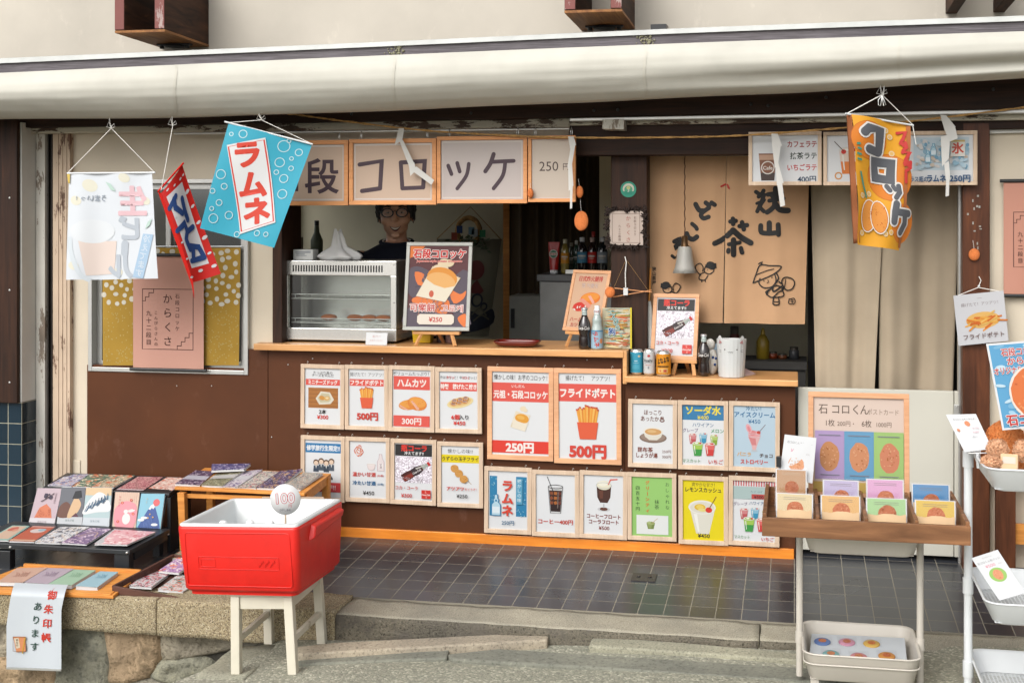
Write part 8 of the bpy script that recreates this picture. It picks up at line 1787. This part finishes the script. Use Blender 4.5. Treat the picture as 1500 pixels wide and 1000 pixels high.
# ------------------------------------------------------------------ right post: hanging sheet; bench by the wall
def p_sheet(F):
    F.text('揚げたて！アツアツ！', 50, 22, 8, '#8a7a78', .0, 74); F.rect(46, 10, 56, 11, '#b8b0b0'); rn = random.Random(8)
    F.ell(54, 56, 34, 17, '#eebc6a')
    for k in range(40):
        x, y, a = rn.gauss(54, 15), rn.gauss(56, 7), rn.uniform(-50, 30); F.stroke([(x-9*math.cos(R(a)), y-6*math.sin(R(a))), (x+9*math.cos(R(a)), y+6*math.sin(R(a)))], 3.4, ('#ee9a30', '#f2b04a', '#e07c20', '#f4c468', '#d86a1c')[k % 5])
    F.text('フライドポテト', 52, 88, 12, '#7a5a52', .01, 84)
t = qsheet('hanging_sheet', 'white laminated sheet with a chips photograph hung on the brown right post', 'sign', [(1396.5, 433), (1470, 425.5), (1477.5, 499), (1404, 506.5)], (-.06, -.06, -.065, -.065), p_sheet, '#d8d8dc', loc=P(1434, 420, -.05))
MB().tube([P(1400, 434, -.058), P(1433, 421, -.05), P(1466, 427, -.058)], .0018, 6).build('string', M['string'], t); MB().ball(P(1434, 419, -.048), (.006, .008, .006), 8, 6).build('pin', M['white_metal'], t); MB().tube([P(1433, 421, -.05), P(1437, 411, -.05), P(1434, 405, -.045)], .002, 6).build('knot', M['string'], t)
rn = random.Random(14); M['scrap'] = plain('torn paper scraps', (.30, .28, .25, 1), .8)
for k in range(12): px, py = rn.gauss(1428, 7), rn.uniform(280, 365); q = P(px, py, -.0325); a = rn.uniform(0, 3.1); MB().box(q.x-.004*abs(math.cos(a))-.001, q.x+.004*abs(math.cos(a))+.001, -.0335, -.0302, q.z-.006*abs(math.sin(a))-.001, q.z+.006*abs(math.sin(a))+.001).build('paper_scrap', M['scrap'], B)
t = thing('side_bench', 'brown wooden bench against the cream wall behind the white trolley', 'bench', P(1475, 828, -.1))
a = P(1459, 725, -.12); b = P(1488, 828, -.12); MB().box(a.x, b.x, -.12, -.085, floor_z(-.12), P(1470, 700, -.12).z).build('leg', M['brown_wood_v'], t, bevel=.003)
MB().box(b.x-.035, b.x+.002, -.0845, .02, floor_z(-.1), P(1470, 700, -.12).z).build('side_board', M['bench_wood'], t, bevel=.002)
c0 = P(1488, 767, -.08); MB().box(b.x+.0025, 3.2, -.08, -.06, P(1488, 797, -.08).z, c0.z).build('stretcher', M['bench_wood'], t, bevel=.002)
MB().box(a.x-.02, 3.2, -.13, .025, P(1470, 699.5, -.12).z, P(1470, 692, -.12).z).build('seat', M['brown_wood_v'], t, bevel=.003); MB().box(3.1, 3.18, -.12, .02, floor_z(-.1), P(1470, 700, -.12).z).build('leg', M['brown_wood_v'], t, bevel=.003)
# ------------------------------------------------------------------ the man behind the counter
mx, my = P(591, 311, .62).x, .62
man = thing('person', 'smiling man with black hair and round glasses in a dark navy sweater behind the counter', 'person', (mx, my, .03), None, (R(0), R(-1.5), R(15))); man.scale = (1.1, 1.08, 1.0)
skn, n, l, b = newmat('skin with faint stubble')
co = _coords(n, l); tn = _noise(n, l, co, 30, 4); base = _ramp(n, l, tn.outputs[0], [(.3, (.60, .34, .22, 1)), (.7, (.68, .40, .265, 1))])
sx = n.new('ShaderNodeSeparateXYZ'); l.new(co, sx.inputs[0])
mr = n.new('ShaderNodeMapRange'); mr.inputs[1].default_value = 1.575; mr.inputs[2].default_value = 1.55; l.new(sx.outputs[2], mr.inputs[0])
tn2 = _noise(n, l, co, 420, 2); mu = n.new('ShaderNodeMath'); mu.operation = 'MULTIPLY'; l.new(mr.outputs[0], mu.inputs[0]); l.new(tn2.outputs[0], mu.inputs[1])
m7 = n.new('ShaderNodeMath'); m7.operation = 'MULTIPLY'; m7.inputs[1].default_value = .22; l.new(mu.outputs[0], m7.inputs[0])
l.new(_mix(n, l, m7.outputs[0], base.outputs[0], (.10, .06, .05, 1)), b.inputs['Base Color']); b.inputs['Roughness'].default_value = .45; b.inputs['Subsurface Weight'].default_value = .05; b.inputs['Subsurface Radius'].default_value = (.02, .008, .004)
def ellring(cx, cy, z_, rx, ry, n_=20): return [(cx+rx*math.cos(2*math.pi*k/n_), cy+ry*math.sin(2*math.pi*k/n_), z_) for k in range(n_)]
TOR = [(.88, .165, .11), (1.0, .17, .115), (1.15, .19, .125), (1.30, .20, .125), (1.375, .195, .11), (1.42, .155, .095), (1.447, .105, .08), (1.475, .062, .062)]
ARM = lambda s: [(s*.185, .0, 1.375), (s*.228, .005, 1.30), (s*.25, .02, 1.18), (s*.25, .02, 1.08), (s*.235, -.06, 1.03), (s*.20, -.17, 1.0)]
m = MB()
m.ball((0, .012, 1.665), (.078, .098, .108), 24, 16); m.ball((0, -.028, 1.590), (.063, .073, .092), 24, 16); m.ball((0, -.03, 1.618), (.078, .066, .066), 20, 14)
for s in (-1, 1):
    m.ball((s*.042, -.060, 1.592), (.032, .034, .030), 14, 10); m.ball((s*.082, .012, 1.618), (.012, .024, .036), 12, 8); m.ball((s*.034, -.03, 1.560), (.028, .042, .040), 12, 8)
m.ball((0, -.104, 1.598), (.017, .019, .015), 12, 8); m.tube([(0, -.094, 1.64), (0, -.108, 1.602)], [.010, .012], 10); m.ball((0, -.086, 1.662), (.052, .016, .013), 14, 8); m.ball((0, -.086, 1.511), (.026, .018, .017), 12, 8)
m.tube([(0, .03, 1.42), (0, .024, 1.5), (0, .015, 1.57)], [.064, .051, .052], 18)
loft(m, [ellring(0, .01, z_, rx, ry) for z_, rx, ry in TOR], True, True)
for s in (-1, 1):
    m.ball((s*.18, .005, 1.372), (.055, .055, .06), 14, 10); m.tube(ARM(s), [.052, .048, .044, .04, .036, .028], 14)
    h0 = Vector((s*.19, -.215, .995)); m.ball(h0, (.036, .05, .016), 14, 10)
    for k in range(4): f0 = h0+Vector((s*(-.025+.017*k), -.04, 0)); m.tube([f0, f0+Vector((0, -.032+.004*abs(k-1.5), -.004)), f0+Vector((0, -.055+.008*abs(k-1.5), -.016))], [.0085, .008, .007], 8)
    m.tube([h0+Vector((-s*.03, .01, 0)), h0+Vector((-s*.052, -.018, -.004)), h0+Vector((-s*.058, -.04, -.010))], [.011, .010, .008], 8)
    m.tube([(s*.085, .01, .90), (s*.095, .0, .5), (s*.10, .02, .09)], [.085, .06, .042], 14); m.ball((s*.10, -.04, .045), (.042, .11, .045), 12, 8)
body = m.build('body', skn, man, world=False, fix=False)
k = body.modifiers.new('remesh', 'REMESH'); k.mode = 'VOXEL'; k.voxel_size = .0055; k.use_smooth_shade = True
k = body.modifiers.new('smooth', 'SMOOTH'); k.factor = .5; k.iterations = 4
# sweater
m = MB(); T2 = [(.90, .185, .13), (1.0, .195, .135), (1.15, .212, .142), (1.30, .220, .14), (1.37, .214, .126), (1.415, .175, .110), (1.445, .122, .094), (1.466, .084, .082)]
loft(m, [ellring(0, .01+.006*(1.3-z_), z_, rx, ry) for z_, rx, ry in T2], True, True)
for s in (-1, 1):
    m.ball((s*.188, .005, 1.362), (.068, .066, .07), 14, 10); m.tube(ARM(s)[:5]+[(s*.21, -.15, 1.005)], [.066, .062, .058, .053, .05, .046], 14)
sw = m.build('sweater', fabric('dark navy knit', (.010, .012, .020, 1), 350, .9, .5, .25), man, world=False, fix=False)
k = sw.modifiers.new('remesh', 'REMESH'); k.mode = 'VOXEL'; k.voxel_size = .009; k.use_smooth_shade = True
k = sw.modifiers.new('smooth', 'SMOOTH'); k.factor = .5; k.iterations = 3
MB().tube([(.080*math.cos(a), .014+.078*math.sin(a), 1.474+.014*math.sin(a)) for a in [i*math.pi/16 for i in range(32)]], .010, 8, close=True).build('collar', fabric('dark navy rib', (.014, .016, .026, 1), 500, .9, .6), man, world=False)
MB().tube([(.069*math.cos(a), .016+.067*math.sin(a), 1.479+.016*math.sin(a)) for a in [i*math.pi/16 for i in range(32)]], .0045, 8, close=True).build('shirt_neck', fabric('white jersey', (.7, .7, .68, 1), 500), man, world=False)
m = MB()
for s in (-1, 1): m.tube([(s*.088, .01, .93), (s*.097, .0, .5), (s*.102, .02, .07)], [.098, .075, .06], 14)
m.ball((0, .01, .93), (.18, .125, .09), 16, 10); k = m.build('trousers', fabric('dark trousers', (.02, .02, .024, 1), 300), man, world=False, fix=False).modifiers.new('remesh', 'REMESH'); k.mode = 'VOXEL'; k.voxel_size = .012; k.use_smooth_shade = True
# hair
rn = random.Random(2)
def hairf(d):
    ang = abs(d.x)
    line = .50 if d.y < 0 else -.55                     # low end of the hair in front, behind
    if d.y < 0 and ang > .68: line = -.62+(.0 if ang > .8 else (.8-ang)*7)
    if d.z > line: return 1+.035*noise.noise(d*6)+.03*noise.noise(Vector((d.x*30, d.y*30, d.z*4)))
    return .84
m = MB().ball((0, .014, 1.668), (.0905, .108, .118), 64, 40, hairf)
for i in range(170):                                    # loose locks over brow and ears
    a = rn.uniform(-1, 1)*2.2; d = Vector((math.sin(a), -math.cos(a), 0)); zt_ = 1.735 if abs(a) < .9 else 1.69; ln = rn.uniform(.02, .045) if abs(a) < .9 else rn.uniform(.06, .10)
    p0 = Vector((d.x*.086, .014+d.y*.103, zt_+rn.uniform(-.02, .02))); p1 = p0+Vector((d.x*.006+rn.uniform(-.008, .008), d.y*.006, -ln*.55)); p2 = p0+Vector((rn.uniform(-.012, .012), d.y*.002, -ln))
    m.tube([p0, p1, p2], [.007, .006, .002], 5)
m.build('hair', plain('black hair', (.010, .009, .009, 1), .38, var=.3, nscale=60), man, world=False, fix=False)
# face
fy_j = lambda x, z_: -.028-.073*math.sqrt(max(.05, 1-(x/.072)**2-((z_-1.588)/.094)**2))
def facepatch(name, top_f, bot_f, hw_, mat, off):
    m = MB(); m.grid(lambda u, v: (lambda x: (lambda z_: Vector((x, fy_j(x, z_)-off, z_)))(top_f(x/hw_)+(bot_f(x/hw_)-top_f(x/hw_))*v))((2*u-1)*hw_), 20, 6); return m.build(name, mat, man, world=False)
facepatch('lips', lambda q: 1.5565+.006*q*q-.002*(1-q*q), lambda q: 1.5565+.006*q*q-.025*(1-q*q), .029, plain('lips', (.20, .06, .05, 1), .4), .0042)
facepatch('mouth', lambda q: 1.553+.007*q*q, lambda q: 1.553+.007*q*q-.016*(1-q*q), .0255, plain('mouth', (.03, .01, .01, 1), .5), .0056)
facepatch('teeth', lambda q: 1.5515+.007*q*q, lambda q: 1.5515+.007*q*q-.0095*(1-q*q), .0235, plain('teeth', (.72, .68, .56, 1), .25), .0066)
for s in (-1, 1):
    MB().tube([(s*.018, -.098, 1.664), (s*.036, -.096, 1.671), (s*.058, -.080, 1.665)], [.0042, .005, .003], 8).build('eyebrow', plain('brow', (.015, .012, .010, 1), .7), man, world=False)
    MB().ball((s*.033, -.083, 1.636), (.0135, .010, .0048), 14, 10).build('eye', plain('eye white', (.42, .38, .34, 1), .4), man, world=False)
    MB().ball((s*.033, -.0908, 1.6358), (.0052, .003, .0046), 12, 8).build('iris', plain('dark iris', (.012, .008, .006, 1), .1), man, world=False)
    MB().tube([(s*(.033-.016), -.090, 1.6365), (s*.033, -.0948, 1.6425), (s*(.033+.017), -.085, 1.638)], .003, 6).build('eyelid', skn, man, world=False)
gl = thing('glasses', '', '', (0, 0, 0)); gl.parent = man
for q in ('label', 'category'):
    if q in gl: del gl[q]
rim = lambda s: [(s*.036+.0275*math.cos(a)*(1-.05*math.sin(a)), -.112+.16*abs(.0275*math.cos(a)+.0)*.12, 1.634+.0235*math.sin(a)) for a in [i*math.pi/14 for i in range(28)]]
M['frame_black'] = plain('dark spectacle frame', (.02, .022, .026, 1), .25)
for s in (-1, 1):
    MB().tube(rim(s), .0031, 8, close=True).build('rim', M['frame_black'], gl, world=False)
    MB().tube([(s*.062, -.109, 1.638), (s*.078, -.07, 1.638), (s*.086, .01, 1.632)], .0022, 6).build('temple', M['frame_black'], gl, world=False)
    MB().add([Vector(q) for q in rim(s)], [tuple(range(28))]).build('lens', glass('spectacle lens', (.97, .98, .98, 1), .02, 1.5, True, .03), gl, world=False)
MB().tube([(-.0095, -.112, 1.640), (0, -.1135, 1.6435), (.0095, -.112, 1.640)], .0022, 6).build('bridge', M['frame_black'], gl, world=False)
